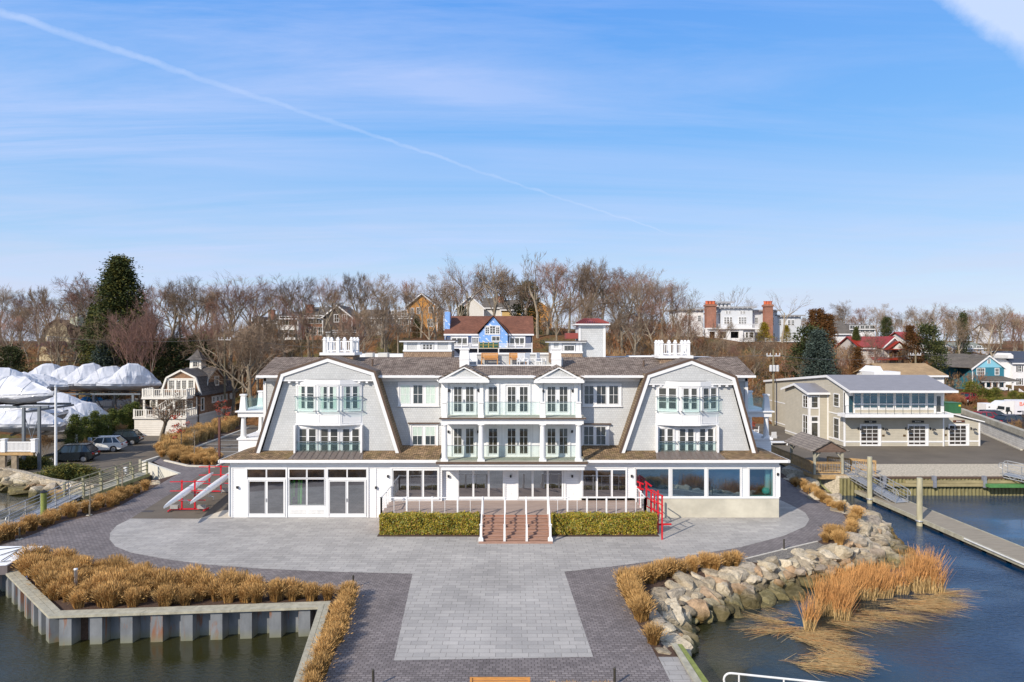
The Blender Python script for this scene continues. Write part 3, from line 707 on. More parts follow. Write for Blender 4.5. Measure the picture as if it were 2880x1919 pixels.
def grass_proto(name, seed, hgt, spread, n, mats, wdt=.012, droop=.35):
 r = random.Random(seed); mb = MB()
 for i in range(n):
  a = r.uniform(0, 6.283); lean = abs(r.gauss(0, spread)); h_ = hgt*r.uniform(.6, 1.05)*(1-.25*lean/spread/2)
  bq = .24*hgt*r.random()**.5; bx_, by_ = bq*math.cos(a+r.uniform(-1, 1)), bq*math.sin(a+r.uniform(-1, 1))
  dx, dy = math.cos(a)*lean*h_, math.sin(a)*lean*h_
  p0 = Vector((bx_, by_, 0)); p1 = Vector((bx_+dx*.35, by_+dy*.35, h_*.55)); p2 = Vector((bx_+dx*(1+droop), by_+dy*(1+droop), h_*(1-droop*lean*.5)))
  t = r.uniform(0, 6.283); s_ = Vector((math.cos(t), math.sin(t), 0))*wdt*r.uniform(.7, 1.3)
  mb.mat(0 if r.random() < .6 else 1)
  mb.add([tuple(p0-s_), tuple(p0+s_), tuple(p1+s_*1.1), tuple(p1-s_*1.1), tuple(p2)], [[0, 1, 2, 3], [3, 2, 4]])
  if r.random() < .6:   # feathery seed head
   q = p2; d = (p2-p1).normalized()*hgt*.13; u = Vector((s_.y, -s_.x, .01))*1.15; mb.mat(2)
   mb.add([tuple(q-d*.4), tuple(q+u+d*.2), tuple(q+d), tuple(q-u+d*.2)], [[0, 1, 2, 3]])
 o = mb.build(name, mats, None, origin=(0, 0, 0)); o['category'] = 'grass clump'
 return Proto(o)
gm = [plain('grass_straw', (0.44, 0.26, 0.09), 0.9, 0.3, 4, rndobj=.4, spec=.1), plain('grass_brown', (0.25, 0.13, 0.042), 0.9, 0.3, 4, rndobj=.25, spec=.1), plain('grass_seed', (0.52, 0.32, 0.125), 0.95, 0.2, 4, rndobj=.2, spec=.1)]
gp = [grass_proto('grass_clump', s, .9, .25, 1300, gm, .0070) for s in (1, 2, 3)]
gstraw = [plain('tall_straw', (0.48, 0.36, 0.17), 0.9, 0.25, 4, rndobj=.2, spec=.1), plain('tall_straw_dark', (0.32, 0.20, 0.075), 0.9, 0.3, 4, rndobj=.2, spec=.1), gm[2]]
gt = [grass_proto('grass_clump', s, 1.5, .15, 800, gstraw, .012, .2) for s in (5, 6)]
for p_ in gp+gt: p_.root.hide_render = False
def inpoly(x, y, P):
 c = False; j = len(P)-1
 for i in range(len(P)):
  if (P[i][1] > y) != (P[j][1] > y) and x < (P[j][0]-P[i][0])*(y-P[i][1])/(P[j][1]-P[i][1])+P[i][0]: c = not c
  j = i
 return c
def fill(poly, step, protos, label, group, s0=.85, s1=1.15, z=-.02, jit=.28, zf=None):
 xs_ = [p[0] for p in poly]; ys_ = [p[1] for p in poly]; n = 0; row = 0
 y = min(ys_)+step*.4
 while y < max(ys_):
  x = min(xs_)+step*(.3+.5*(row % 2))
  while x < max(xs_):
   X_, Y_ = x+rnd.uniform(-jit, jit)*step, y+rnd.uniform(-jit, jit)*step
   if inpoly(X_, Y_, poly) and rnd.random() > .03:
    rnd.choice(protos).place((X_, Y_, zf(X_, Y_) if zf else z), rnd.uniform(0, 6.28), rnd.uniform(s0, s1), label, group); n += 1
   x += step
  y += step*.87; row += 1
 return n
def along(pts, step, protos, label, group, s0=.8, s1=1.1, jit=.2, z=-.02):
 n = max(2, int(plen(pts)/step)); Q = resample(pts, n)
 for q in Q: rnd.choice(protos).place((q[0]+rnd.uniform(-jit, jit), q[1]+rnd.uniform(-jit, jit), z), rnd.uniform(0, 6.28), rnd.uniform(s0, s1), label, group)
 return n
cnt = 0
bedA = [V6.g(*p) for p in [(300, 500), (255, 420), (130, 285), (260, 225), (400, 270), (680, 320), (890, 350), (1100, 385), (1480, 405), (2100, 470), (1960, 490), (1100, 520), (560, 545), (400, 556)]]
bedA = [V6.g(*p) for p in [(330, 525), (290, 440), (120, 315), (250, 250), (400, 285), (680, 345), (890, 380), (1100, 415), (1480, 440), (2080, 482), (1960, 492), (1100, 520), (560, 540)]]
cnt += fill(bedA, .74, gp, 'fluffy tan ornamental grass clump in the bed behind the sheet pile wall', 'grass clumps behind the sheet pile wall', .7, 1.25)
cnt += along([V6.g(2075, 495), V6.g(2020, 700), V6.g(1900, 982), V6.g(1870, 1040)], .58, gp, 'tan grass clump in the narrow strip between the timber cap and the dark pavers', 'grass clumps of the narrow right strip', .7, .9, .12)
cnt += along([V6.g(2115, 480), V6.g(2040, 740)], .7, gp, 'tan grass clump in the narrow strip between the timber cap and the dark pavers', 'grass clumps of the narrow right strip', .65, .85, .1)
shift = lambda pts, dx, dy: [(p[0]+dx, p[1]+dy, p[2]) for p in pts]
strip = [V8.g(*p) for p in [(-200, 1090), (0, 1010), (250, 925), (500, 820), (700, 740), (900, 660), (1240, 585), (1500, 515), (1650, 440), (1800, 370), (1960, 290)]]
cnt += along(strip, .85, gp, 'brown grass clump in the strip along the left edge of the path', 'grass clumps of the left path strip', .55, 1.1, .2)
cnt += along(shift(strip[:9], -.45, .45), 1.0, gp, 'brown grass clump in the strip along the left edge of the path', 'grass clumps of the left path strip', .55, 1.1, .2)
cnt += along([V7.g(120, 500), V7.g(215, 690)], .45, gp, 'tan grass clump in the corner bed beside the revetment', 'grass clumps of the corner bed', .9, 1.1, .1)
cnt += along([V7.g(170, 490), V7.g(250, 470)], .45, gp, 'tan grass clump in the corner bed beside the revetment', 'grass clumps of the corner bed', .9, 1.15, .1)
cnt += along([V7.g(250, 475), V7.g(400, 430), V7.g(560, 400)], .6, gp, 'tan grass clump in the row between pavers and revetment', 'grass clumps of the revetment row', .75, 1.0, .08)
for p in ((620, 400), (690, 388), (735, 380), (275, 815)):
 q = V7.g(*p); gp[p[0] % 3].place((q[0], q[1], -.02), 1.0, .85, {620: 'small round grass clump left of the tallest one near the dark bollard', 690: 'upright grass clump just right of the dark bollard above the revetment', 735: 'last low grass clump at the right end of the revetment row', 275: 'lone grass clump low beside the rocks at the bottom of the corner bed'}[p[0]], None)
 cnt += 1
bedC = [V7.g(*p) for p in [(1215, 262), (1330, 268), (1410, 205), (1440, 140), (1390, 95), (1355, 120), (1375, 170), (1345, 195), (1220, 245)]]
cnt += fill(bedC, .7, gp, 'golden grass clump in the curved bed at the shore bend', 'grass clumps of the shore bend', .6, 1.05)
cnt += along([VR.g(*p) for p in [(170, 275), (330, 365), (480, 455), (620, 535)]], .8, gp, 'orange grass clump in the strip along the shore behind the bend', 'grass clumps of the far shore strip', .55, .85, .12)
cnt += along([VR.g(*p) for p in [(200, 275), (360, 355), (520, 450)]], 1.1, gp, 'orange grass clump in the strip along the shore behind the bend', 'grass clumps of the far shore strip', .55, .85, .12)
cnt += fill([V4.g(*p) for p in [(1180, 845), (1225, 872), (1380, 905), (1585, 908), (1615, 870), (1480, 835), (1330, 815), (1250, 790), (1165, 800)]], .95, gp, 'tan grass clump in the kerbed island by the ramp', 'grass clumps of the kerbed island', .75, 1.2)
nb = fill([(-35.9, 69.3, 0), (-35.0, 71, 0), (-36.3, 84, 0), (-37.7, 95, 0), (-40.4, 95, 0), (-40.2, 84, 0), (-38.9, 76, 0)], 1.25, gt, 'tall straw coloured grass clump beside the rear parking bays', 'tall grass clumps beside the parking bays', .75, 1.0)
cnt += nb
for px in (1560, 1585, 1612, 1680, 1710):
 q = GP(px, 1995); gp[px % 3].place((q[0], q[1], 0), px, .85, 'grass clump beside the wooden bench at the bottom edge', 'grass clumps beside the bench'); cnt += 1
sheet('planting_bed', [GP(1500, 1960), GP(1760, 1950), GP(1800, 2300), GP(1500, 2300)], .006, soil)
sheet('pebble_strip', [V7.g(*p) for p in [(770, 350), (1000, 294), (1195, 248), (1225, 262), (1300, 272), (1180, 300), (1010, 345), (850, 365)]], .004, brick('pebbles', (0.42, 0.38, 0.32), (0.22, 0.2, 0.17), (0.1, 0.09, 0.08), 0.07, 0.06, 0.01, 'obj', world=True, fine=.6))
kerb([V7.g(765, 350), V7.g(1000, 292), V7.g(1195, 246)], 0, .03, .1)
b0 = MB(); b0.lathe((0, 0, 0), [(.045, 0), (.045, .57), (.03, .6)], 10); bo = b0.build('bollard', plain('dark_bronze', (0.045, 0.04, 0.03), .5), origin=(0, 0, 0))
b1 = MB(); b1.box(-.12, .12, -.12, .12, 0, .035); b1.build('base_plate', concrete, bo)
BP = Proto(tag(bo, 'x', 'bollard'))
for (v_, x, y, l) in [(V6, 388, 248, 'thin dark bollard at the back of the grass bed, leftmost of its row'), (V6, 890, 325, 'thin dark bollard above the grass bed, second of its row from the left'), (V6, 1485, 375, 'thin dark bollard above the grass bed, third of its row from the left'), (V6, 2125, 412, 'thin dark bollard at the right corner of the grass bed'),
                      (V7, 87, 487, 'thin dark bollard at the corner bed beside the revetment'), (V7, 593, 392, 'thin dark bollard among the small grass clumps above the revetment'), (V7, 1007, 290, 'thin dark bollard beside the pebble strip'), (V7, 1320, 205, 'thin dark bollard among the golden grasses at the shore bend'), (V7, 57, 1050, 'thin dark bollard on the dark pavers at the bottom edge, right of centre'),
                      (VR, 655, 550, 'thin dark bollard on the kerb just above the shore bend'), (VR, 328, 390, 'thin dark bollard in the far shore strip beside the building'), (V6, 2245, 1010, 'thin dark bollard at the bottom edge, left of the bench'), (V8, 1230, 635, 'thin bollard by the young tree on the left path edge'), (V8, 268, 965, 'thin bollard in the left grass strip nearest the corner of the picture')]:
 q = v_.g(x, y); BP.place((q[0], q[1], 0), 0, 1.15 if v_ is V8 else 1, l, 'path bollards')
q = V6.g(456, 470); s_ = MB(); s_.lathe((q[0], q[1], 0), [(.075, 0), (.075, 1.25), (.085, 1.25), (.085, 1.32)], 14); tag(s_.build('vent_pipe', white, smooth=True), 'white upright plastic pipe standing in the grass bed', 'pipe')
s_ = MB(); s_.path([V6.g(190, 318, .05), V6.g(160, 345, .08), V6.g(170, 380, .05), V6.g(215, 410, .04), V6.g(240, 450, .03), V6.g(305, 485, .04)], .03); tag(s_.build('hose', plain('blue_hose', (0.05, 0.12, 0.3), .5)), 'blue hose lying on bare soil in the left corner of the bed', 'hose')
rd = MB(); rr = random.Random(5)
clus = [((1280, 600), 200, 70, 1.55), ((1440, 520), 170, 60, 1.55), ((1150, 700), 60, 50, 1.35), ((1330, 640), 90, 50, 1.4), ((1560, 520), 120, 40, 1.2), ((1640, 500), 130, 40, 1.35), ((1760, 470), 140, 55, 1.9), ((1800, 490), 120, 45, 2.0), ((1870, 500), 70, 30, 1.3), ((1350, 470), 160, 30, 1.0), ((1500, 440), 180, 30, 1.0)]
for (c, w1, w2, hh) in clus:
 for i in range(int(w1*w2/15)):
  q = V7.g(c[0]+rr.uniform(-.5, .5)*w1, c[1]+rr.uniform(-.5, .7)*w2+20, WZ); h_ = hh*rr.uniform(.6, 1.05); le = rr.gauss(.05, .16), rr.gauss(0, .14)
  t = rr.uniform(0, 3.14); s_ = Vector((math.cos(t), math.sin(t), 0))*.009
  p0 = Vector((q[0], q[1], WZ-.1)); p1 = p0+Vector((le[0]*h_*.4, le[1]*h_*.4, h_*.5)); p2 = p0+Vector((le[0]*h_*1.3+.04, le[1]*h_*1.3, h_+.1))
  rd.mat(0); rd.add([tuple(p0-s_), tuple(p0+s_), tuple(p1+s_), tuple(p1-s_)], [[0, 1, 2, 3]])
  rd.mat(1); rd.add([tuple(p1-s_), tuple(p1+s_), tuple(p2+s_*.5), tuple(p2-s_*.5)], [[0, 1, 2, 3]])
mats_ = [((1000, 740), 220, 26, (-1, .2)), ((1120, 770), 160, 60, (1, .5)), ((1200, 830), 130, 90, (1, .9)), ((1180, 930), 230, 60, (1, .25)), ((1350, 700), 150, 40, (1, .6)), ((1500, 660), 260, 50, (1, .35)), ((1680, 600), 280, 60, (1, .25)), ((1800, 580), 130, 80, (1, .6)), ((1880, 540), 80, 40, (1, .1)), ((1000, 690), 120, 60, (-1, -.4)), ((1250, 880), 120, 60, (1, .8)), ((1090, 900), 100, 40, (1, .1))]
for (c, w1, w2, dr) in mats_:
 for i in range(int(w1*w2/34)):
  q = V7.g(c[0]+rr.gauss(0, .3)*w1, c[1]+rr.gauss(0, .3)*w2, WZ); a = math.atan2(-dr[1], dr[0])+rr.gauss(0, .3); L = rr.uniform(.6, 1.9)
  d = Vector((math.cos(a)*L, math.sin(a)*L, rr.uniform(-.02, .10))); s_ = Vector((-math.sin(a), math.cos(a), 0))*.011
  if math.sin(q[0]*2.3+q[1])*math.sin(q[1]*2.9+q[0]*.7) < -.1 and rr.random() < .85: continue
  p0 = Vector((q[0], q[1], WZ+rr.uniform(.0, .06))); rd.mat(0 if rr.random() < .75 else 1)
  rd.add([tuple(p0-s_), tuple(p0+s_), tuple(p0+d+s_*.5), tuple(p0+d-s_*.5)], [[0, 1, 2, 3]])
stuff(rd.build('reeds', [plain('reed_stalk', (0.50, 0.35, 0.16), .9, .3, 4, spec=.1), plain('reed_top', (0.52, 0.27, 0.10), .9, .35, 3, spec=.1)], origin=(12, 33, WZ)), 'orange topped dead marsh reeds standing and flattened in the water', 'reeds')
# ================================================================= main white waterfront building
def window(par, fr, outer, panes, nm='window', mun=(2, 2), glass=None, curtain=False, handle=False, trim=.09, board=True, frame_mat=None, base=0.0, mw=.028, sill=False, blind=None):
 mb = MB(); gl = MB(); a0, a1, b0, b1 = outer; f0 = base
 if board: mb.fbox(fr, a0, a1, b0, b1, f0+.03, f0-.02)
 if trim:
  for (p, q, r_, s_) in ((a0, a0+trim, b0, b1), (a1-trim, a1, b0, b1), (a0+trim, a1-trim, b1-trim, b1), (a0+trim, a1-trim, b0, b0+trim*.7)): mb.fbox(fr, p, q, r_, s_, f0+.075, f0+.03)
 if sill: mb.fbox(fr, a0-.05, a1+.05, b0-.05, b0, f0+.12, f0)
 for (p, q, r_, s_) in panes:
  e = .035
  for (x0, x1, y0, y1) in ((p-e, p, r_-e, s_+e), (q, q+e, r_-e, s_+e), (p, q, s_, s_+e), (p, q, r_-e, r_)): mb.fbox(fr, x0, x1, y0, y1, f0+.055, f0+.03)
  for i in range(1, mun[0]): x = p+(q-p)*i/mun[0]; mb.fbox(fr, x-mw/2, x+mw/2, r_, s_, f0+.05, f0+.036)
  for i in range(1, mun[1]): y = r_+(s_-r_)*i/mun[1]; mb.fbox(fr, p, q, y-mw/2, y+mw/2, f0+.0495, f0+.036)
  gd = f0+(.0435 if curtain or blind else .034)
  gl.poly([fr.p(p, r_, gd), fr.p(q, r_, gd), fr.p(q, s_, gd), fr.p(p, s_, gd)])
 w_ = mb.build(nm, frame_mat or white, par)
 gl.build('pane', glass or (pane_thru if (curtain or blind) else pane_m), w_)
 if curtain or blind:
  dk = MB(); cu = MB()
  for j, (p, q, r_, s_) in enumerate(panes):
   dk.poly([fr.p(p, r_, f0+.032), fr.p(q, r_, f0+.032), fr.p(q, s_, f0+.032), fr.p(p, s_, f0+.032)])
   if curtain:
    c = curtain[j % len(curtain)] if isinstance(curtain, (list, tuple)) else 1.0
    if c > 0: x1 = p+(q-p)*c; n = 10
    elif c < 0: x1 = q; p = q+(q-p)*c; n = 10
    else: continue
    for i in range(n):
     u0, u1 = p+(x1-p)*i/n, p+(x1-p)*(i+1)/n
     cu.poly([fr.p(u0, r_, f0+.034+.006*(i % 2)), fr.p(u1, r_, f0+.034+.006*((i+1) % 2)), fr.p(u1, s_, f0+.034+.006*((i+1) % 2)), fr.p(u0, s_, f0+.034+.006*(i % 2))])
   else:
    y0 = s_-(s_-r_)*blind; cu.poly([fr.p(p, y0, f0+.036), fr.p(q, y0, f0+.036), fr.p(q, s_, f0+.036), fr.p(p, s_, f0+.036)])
  dk.build('room', darkroom, w_)  # flat near-black sheet standing in for the unlit room behind the pane
  if cu.v: cu.build('curtain' if curtain else 'blind', curtain_m, w_)
 if handle:
  hb = MB(); mid = (panes[0][1]+panes[-1][0])/2; hz_ = (b0+b1)/2-.05*(b1-b0)
  for dx in (-.035, .035): hb.fbox(fr, mid+dx-.012, mid+dx+.012, hz_-.12, hz_+.12, f0+.085, f0+.056)
  hb.build('handle', metal, w_)
 return w_
def vwin(par, V, Y, outer, panes, **k):
 fr = Fr((0, Y, 0)); cv = lambda r_: (V.x(r_[0], Y), V.x(r_[1], Y), V.z(r_[3], Y), V.z(r_[2], Y))
 return window(par, fr, cv(outer), [cv(p) for p in panes], **k)
def wall_lamp(par, fr, a, b, s=1.0):
 mb = MB(); mb.fbox(fr, a-.045*s, a+.045*s, b-.09*s, b+.09*s, .05, 0); mb.fbox(fr, a-.06*s, a+.06*s, b-.05*s, b+.1*s, .16, .05)
 return mb.build('wall_lamp', black, par)
A = 45.7; GY = 46.7; MY = 47.6; CYW = 46.4; RK = 46.35
club = thing('waterfront_clubhouse', 'long white and grey shingled three storey waterfront building with two gambrel gables', 'building', (0, A, 0))
XL, XR = -18.83, 17.84
w_ = MB()
deckx0, deckx1 = V1.x(1215, A), V3.x(572, A)
def holewall(x0, x1, z0, z1, hx0, hx1, hz0, hz1):
 w_.box(x0, hx0, A, A+.3, z0, z1); w_.box(hx1, x1, A, A+.3, z0, z1); w_.box(hx0, hx1, A, A+.3, z0, hz0); w_.box(hx0, hx1, A, A+.3, hz1, z1)
HL = (V1.x(560, A), V1.x(816, A), V1.z(1414, A), V1.z(1223, A)); HR = (V3.x(1327, A), V3.x(1498, A), V3.z(1348, A), V3.z(1148, A))
holewall(XL, V1.x(1680, A), 0, 3.84, *HL); holewall(V3.x(85, A), XR, V3.z(1362, A), 3.84, *HR)
w_.box(V1.x(1680, A), V3.x(85, A), 46.0, 46.3, 0, 3.84)
w_.box(XL, XL+.3, A+.3, 62, 0, 3.84); w_.box(XR-.3, XR, A+.3, 62, 0, 3.84); w_.box(XL+.3, XR-.3, 61.7, 62, 0, 3.84)
w_.bs('ground_floor_wall', white_clap, club)
w_ = MB(); w_.box(V3.x(572, A), XR+.02, A-.03, A+.28, -.3, V3.z(1362, A)); w_.box(XR-.28, XR+.02, A+.28, 62, -.3, 1.2); w_.bs('foundation', plain('stained_concrete', (0.50, 0.47, 0.38), 0.85, 0.2, 0.7, streak=(.8, 1, 1)), club)
UX0, UX1 = V1.x(372, MY), V3.x(1312, MY)
w_ = MB(); w_.box(UX0, UX1, MY, 61, 3.7, 9.42); w_.build('upper_wall', shingle, club)
t = MB()
zf = PZ(1295, 45.3)
t.box(XL-.02, XR+.02, A-.035, A, 3.3, 3.70)                                  # frieze in the eave shade
for x in (XL-.03, V1.x(1180, A), XR-.14): t.box(x, x+.17, A-.04, A+.01, 0 if x < 10 else V3.z(1362, A), 3.7)
for x in (UX0-.03, UX1-.17): t.box(x, x+.2, MY-.05, MY+.12, 3.9, 9.4)
t.box(UX0, UX1, MY-.05, MY, 9.0, 9.42)
t.box(UX0, UX1, MY-.9, MY-.05, 9.30, 9.42)                                    # soffit
t.box(V3.x(572, A), XR+.03, A-.07, A-.03, V3.z(1362, A)-.02, V3.z(1362, A)+.09)
t.bs('trim', white, club)
dp = MB(); dp.tube((XL-.06, A-.08, .1), (XL-.06, A-.08, 3.5), .05); dp.tube((XR+.06, A-.06, 1.4), (XR+.06, A-.06, 3.5), .045); dp.bs('downspout', white, club)
EY = 45.28; EZ = 3.95; kx = .26
SX0, SX1 = V1.x(50, EY), V3.x(1612, EY)
zr = lambda y: EZ+kx*(y-EY)
s_ = MB()
YM2 = 49.9
def skirt(x0, x1, y1): s_.prism([(x0, EY, EZ), (x1, EY, EZ), (x1, y1, zr(y1)), (x0, y1, zr(y1))], (0, 0, -.12))
CPX0, CPX1 = V2.x(80, 45.2), V2.x(1025, 45.2)
hip = 2.3
s_.prism([(SX0, EY, EZ), (CPX0, EY, EZ), (CPX0, MY+.1, zr(MY+.1)), (SX0+hip, MY+.1, zr(MY+.1))], (0, 0, -.12))
s_.prism([(CPX1, EY, EZ), (SX1, EY, EZ), (SX1-hip, MY+.1, zr(MY+.1)), (CPX1, MY+.1, zr(MY+.1))], (0, 0, -.12))
s_.prism([(SX0, EY, EZ), (SX0+hip, MY+.1, zr(MY+.1)), (SX0+hip, 60, zr(MY+.1)), (SX0, 60, EZ)], (0, 0, -.12))
s_.prism([(SX1, EY, EZ), (SX1, 60, EZ), (SX1-hip, 60, zr(MY+.1)), (SX1-hip, MY+.1, zr(MY+.1))], (0, 0, -.12))
s_.bs('skirt_roof', moss_m, club)
gt_ = MB()
for (x0, x1) in ((SX0, CPX0-.05), (CPX1+.05, SX1)): gt_.box(x0-.03, x1+.03, EY-.10, EY-.005, EZ-.20, EZ-.02); gt_.box(x0, x1, EY, A-.035, EZ-.2, EZ-.15)
gt_.box(SX0-.1, SX0, EY-.1, 60, EZ-.2, EZ-.02); gt_.box(SX1, SX1+.1, EY-.1, 60, EZ-.2, EZ-.02)
gt_.bs('gutter', white, club)
for V, a0, a1 in ((V1, 600, 1085), (V3, 655, 1105)):
 m_ = MB(); x0, x1 = V.x(a0, 46), V.x(a1, 46); ya = GY+.05
 m_.prism([(x0-.25, EY+.02, EZ+.015), (x1+.25, EY+.02, EZ+.015), (x1, ya, zr(ya)+.02), (x0, ya, zr(ya)+.02)], (0, 0, .02))
 n = 11
 for i in range(n+1): x = x0+(x1-x0)*i/n; m_.bar((x, EY+.03, EZ+.05), (x, ya, zr(ya)+.055), .03, .035)
 m_.build('metal_apron', seam_m, club)
def gable(V, apex, kneeL, kneeR, footL, footR, side):
 P = [(V.x(*[p[0], RK]), V.z(p[1], RK)) for p in (footL, kneeL, apex, kneeR, footR)]
 g_ = thing_part = MB()
 wl = [(P[0][0]+.3, zr(GY)-.05), (P[1][0]+.18, P[1][1]-.12), (P[2][0], P[2][1]-.18), (P[3][0]-.18, P[3][1]-.12), (P[4][0]-.3, zr(GY)-.05)]
 g_.prism([(x, GY, z) for x, z in wl], (0, MY-GY+.1, 0)); g_.build('gable_wall', shingle, club)
 zk = min(P[1][1], P[3][1])-.42
 u = MB(); fx = lambda z, L: (P[0][0]+(P[1][0]-P[0][0])*(z-P[0][1])/(P[1][1]-P[0][1])) if L else (P[4][0]+(P[3][0]-P[4][0])*(z-P[4][1])/(P[3][1]-P[4][1]))
 u.prism([(x, GY-.3, z) for x, z in ((fx(zk, 1)+.12, zk), (P[1][0]+.12, P[1][1]-.1), (P[2][0], P[2][1]-.15), (P[3][0]-.12, P[3][1]-.1), (fx(zk, 0)-.12, zk))], (0, .32, 0))
 u.build('pediment_wall', shingle, club)
 br = MB()
 br.box(fx(zk, 1)+.15, fx(zk, 0)-.15, GY-.31, GY+.02, zk-.07, zk+.0)
 for fr_ in (.10, .18, .26, .74, .82, .90):
  x = fx(zk, 1)+(fx(zk, 0)-fx(zk, 1))*fr_; br.box(x-.08, x+.08, GY-.28, GY, zk-.2, zk-.07)
 br.bs('bracket', white, club)
 seg = list(zip(P, P[1:])); T = .13
 nrm = []
 for (a, b_) in seg:
  d = (b_[0]-a[0], b_[1]-a[1]); l = math.hypot(*d); nrm.append((-d[1]/l, d[0]/l))
 def off(i, t):   # mitred offset of vertex i
  if i == 0: n = nrm[0]; s = 1
  elif i == 4: n = nrm[3]; s = 1
  else:
   n = (nrm[i-1][0]+nrm[i][0], nrm[i-1][1]+nrm[i][1]); l = math.hypot(*n); n = (n[0]/l, n[1]/l); s = 1/max(.4, n[0]*nrm[i][0]+n[1]*nrm[i][1])
  return (P[i][0]+n[0]*t*s, P[i][1]+n[1]*t*s)
 for i in range(4):
  r_ = MB(); y1 = MY+.35 if i in (0, 3) else 50.6
  a, b_, c, d = off(i, 0), off(i+1, 0), off(i+1, T), off(i, T)
  r_.prism([(a[0], RK, a[1]), (b_[0], RK, b_[1]), (c[0], RK, c[1]), (d[0], RK, d[1])], (0, y1-RK, 0))
  r_.build('steep_roof' if i in (0, 3) else 'gable_roof', side_m if i in (0, 3) else roof_m, club)
 rk = MB()
 for i in range(4):
  a, b_, c, d = off(i, -.22), off(i+1, -.22), off(i+1, .0), off(i, .0)
  rk.prism([(a[0], RK-.05, a[1]), (b_[0], RK-.05, b_[1]), (c[0], RK-.05, c[1]), (d[0], RK-.05, d[1])], (0, .10, 0))
  a, b_, c, d = off(i, -.04), off(i+1, -.04), off(i+1, .0), off(i, .0)
  if i in (0, 3):   # soffit returns to the wall
   a, b_ = off(i, -.05), off(i+1, -.05)
   rk.prism([(a[0], RK+.05, a[1]), (b_[0], RK+.05, b_[1]), (d[0] if 0 else off(i+1, -.002)[0], RK+.05, off(i+1, -.002)[1]), (off(i, -.002)[0], RK+.05, off(i, -.002)[1])], (0, GY-RK-.05, 0))
 rk.build('rake_board', white, club)
 dr = MB()
 for i in range(4):
  a, b_, c, d = off(i, .0), off(i+1, .0), off(i+1, T+.02), off(i, T+.02)
  dr.prism([(a[0], RK-.07, a[1]), (b_[0], RK-.07, b_[1]), (c[0], RK-.07, c[1]), (d[0], RK-.07, d[1])], (0, .065, 0))
 dr.build('drip_edge', brown_bronze, club)
 return P
PL = gable(V1, (840, 335), (497, 450), (1180, 440), (312, 1043), (1370, 1046), -1)
PR = gable(V3, (902, 352), (578, 458), (1220, 478), (380, 1045), (1375, 1040), 1)
BF = 46.08
def juliet(par, fr, a0, a1, b0, b1):
 j = MB(); j.fbox(fr, a0, a1, b0, b1, .27, .25); o = j.build('glass_guard', rail_glass, par)
 r_ = MB(); r_.fbox(fr, a0-.06, a1+.06, b1, b1+.04, .28, .24)
 for a in (a0-.04, a1+.04):
  for b_ in (b0+.05, b1-.02): r_.fbox(fr, a-.03, a+.03, b_-.03, b_+.03, .30, .02)
 r_.build('rail', metal, o)
def pairpanes(fr, a0, a1, b0, b1, st=.11):
 w = (a1-a0)/2; return [(a0+st, a0+w-st*.85, b0+.22, b1-.1), (a0+w+st*.85, a1-st, b0+.22, b1-.1)]
for V, xs_, xsw, lows, cur in ((V1, (608, 762, 930, 1097), (622, 742, 768, 915, 942, 1085), ((622, 768), (780, 928), (940, 1085)), ((.45, 0), (.5, -.5), (.4, -.3))),
                         (V3, (638, 815, 965, 1100), (655, 802, 822, 955, 985, 1092), ((650, 776), (800, 928), (948, 1072)), None)):
 bay = MB(); X0 = V.x(xs_[0], GY); X1 = V.x(xs_[1], BF); X2 = V.x(xs_[2], BF); X3 = V.x(xs_[3], GY)
 zt = V.z(490 if V is V1 else 503, GY); zbm = V.z(830 if V is V1 else 832, BF)
 plan = [(X0, GY), (X1, BF), (X2, BF), (X3, GY)]
 bay.prism([(x, y, zt) for x, y in plan]+[(X3, GY+.05, zt), (X0, GY+.05, zt)], (0, 0, zbm-zt))
 e = [(X0-.05, GY-.02), (X1-.02, BF-.05), (X2+.02, BF-.05), (X3+.05, GY-.02)]
 for z0, z1 in ((zt-.32, zt), (zbm, zbm+.07), (zbm+.83, zbm+.90)): bay.prism([(x, y, z1) for x, y in e]+[(X3, GY+.02, z1), (X0, GY+.02, z1)], (0, 0, z0-z1))
 bo_ = bay.build('bay', white, club)
 fac = [(X0, GY, X1, BF), (X1, BF, X2, BF), (X2, BF, X3, GY)]
 for i, (x0, y0, x1, y1) in enumerate(fac):
  fr = Fr((x0, y0, 0), (x1-x0, y1-y0)); L = math.hypot(x1-x0, y1-y0)
  b0 = zbm+.93; b1 = zt-.36; m_ = .13
  window(bo_, fr, (m_*.6, L-m_*.6, b0, b1), pairpanes(fr, m_, L-m_, b0, b1), nm='door', mun=(1, 3), handle=True, trim=.05, curtain=cur[i] if cur else False)
  juliet(bo_, fr, m_, L-m_, b0+.02, b0+1.02)
  pb = MB()
  for (p, q, r_, s__) in ((.12, L-.12, zbm+.15, zbm+.18), (.12, L-.12, zbm+.72, zbm+.75), (.12, .15, zbm+.18, zbm+.72), (L-.15, L-.12, zbm+.18, zbm+.72)): pb.fbox(fr, p, q, r_, s__, .02, -.01)
  pb.build('panel_moulding', white, bo_)
 fr = Fr((0, GY, 0)); zb = V.z(1043, GY); zt2 = V.z(843, GY)
 lw = MB(); lw.fbox(fr, V.x(lows[0][0]-18, GY), V.x(lows[2][1]+18, GY), zb-.05, zbm, .02, -.02)
 for xx in (V.x(lows[0][0]-18, GY), V.x(lows[2][1]+18, GY)-.12): lw.fbox(fr, xx, xx+.12, zb, zbm, .45, .02)
 lw.bs('door_surround', white, club)
 for i, (a, c) in enumerate(lows):
  a, c = V.x(a, GY), V.x(c, GY)
  window(club, fr, (a, c, zb+.02, zt2), pairpanes(fr, a+.02, c-.02, zb+.02, zt2), nm='door', mun=(1, 3), handle=True, trim=.05, base=.02)
  juliet(club, fr, a+.02, c-.02, zb+.06, V.z(945, GY))
def tr(xs_, y0, y1): return [(a, b_, y0, y1) for a, b_ in xs_]
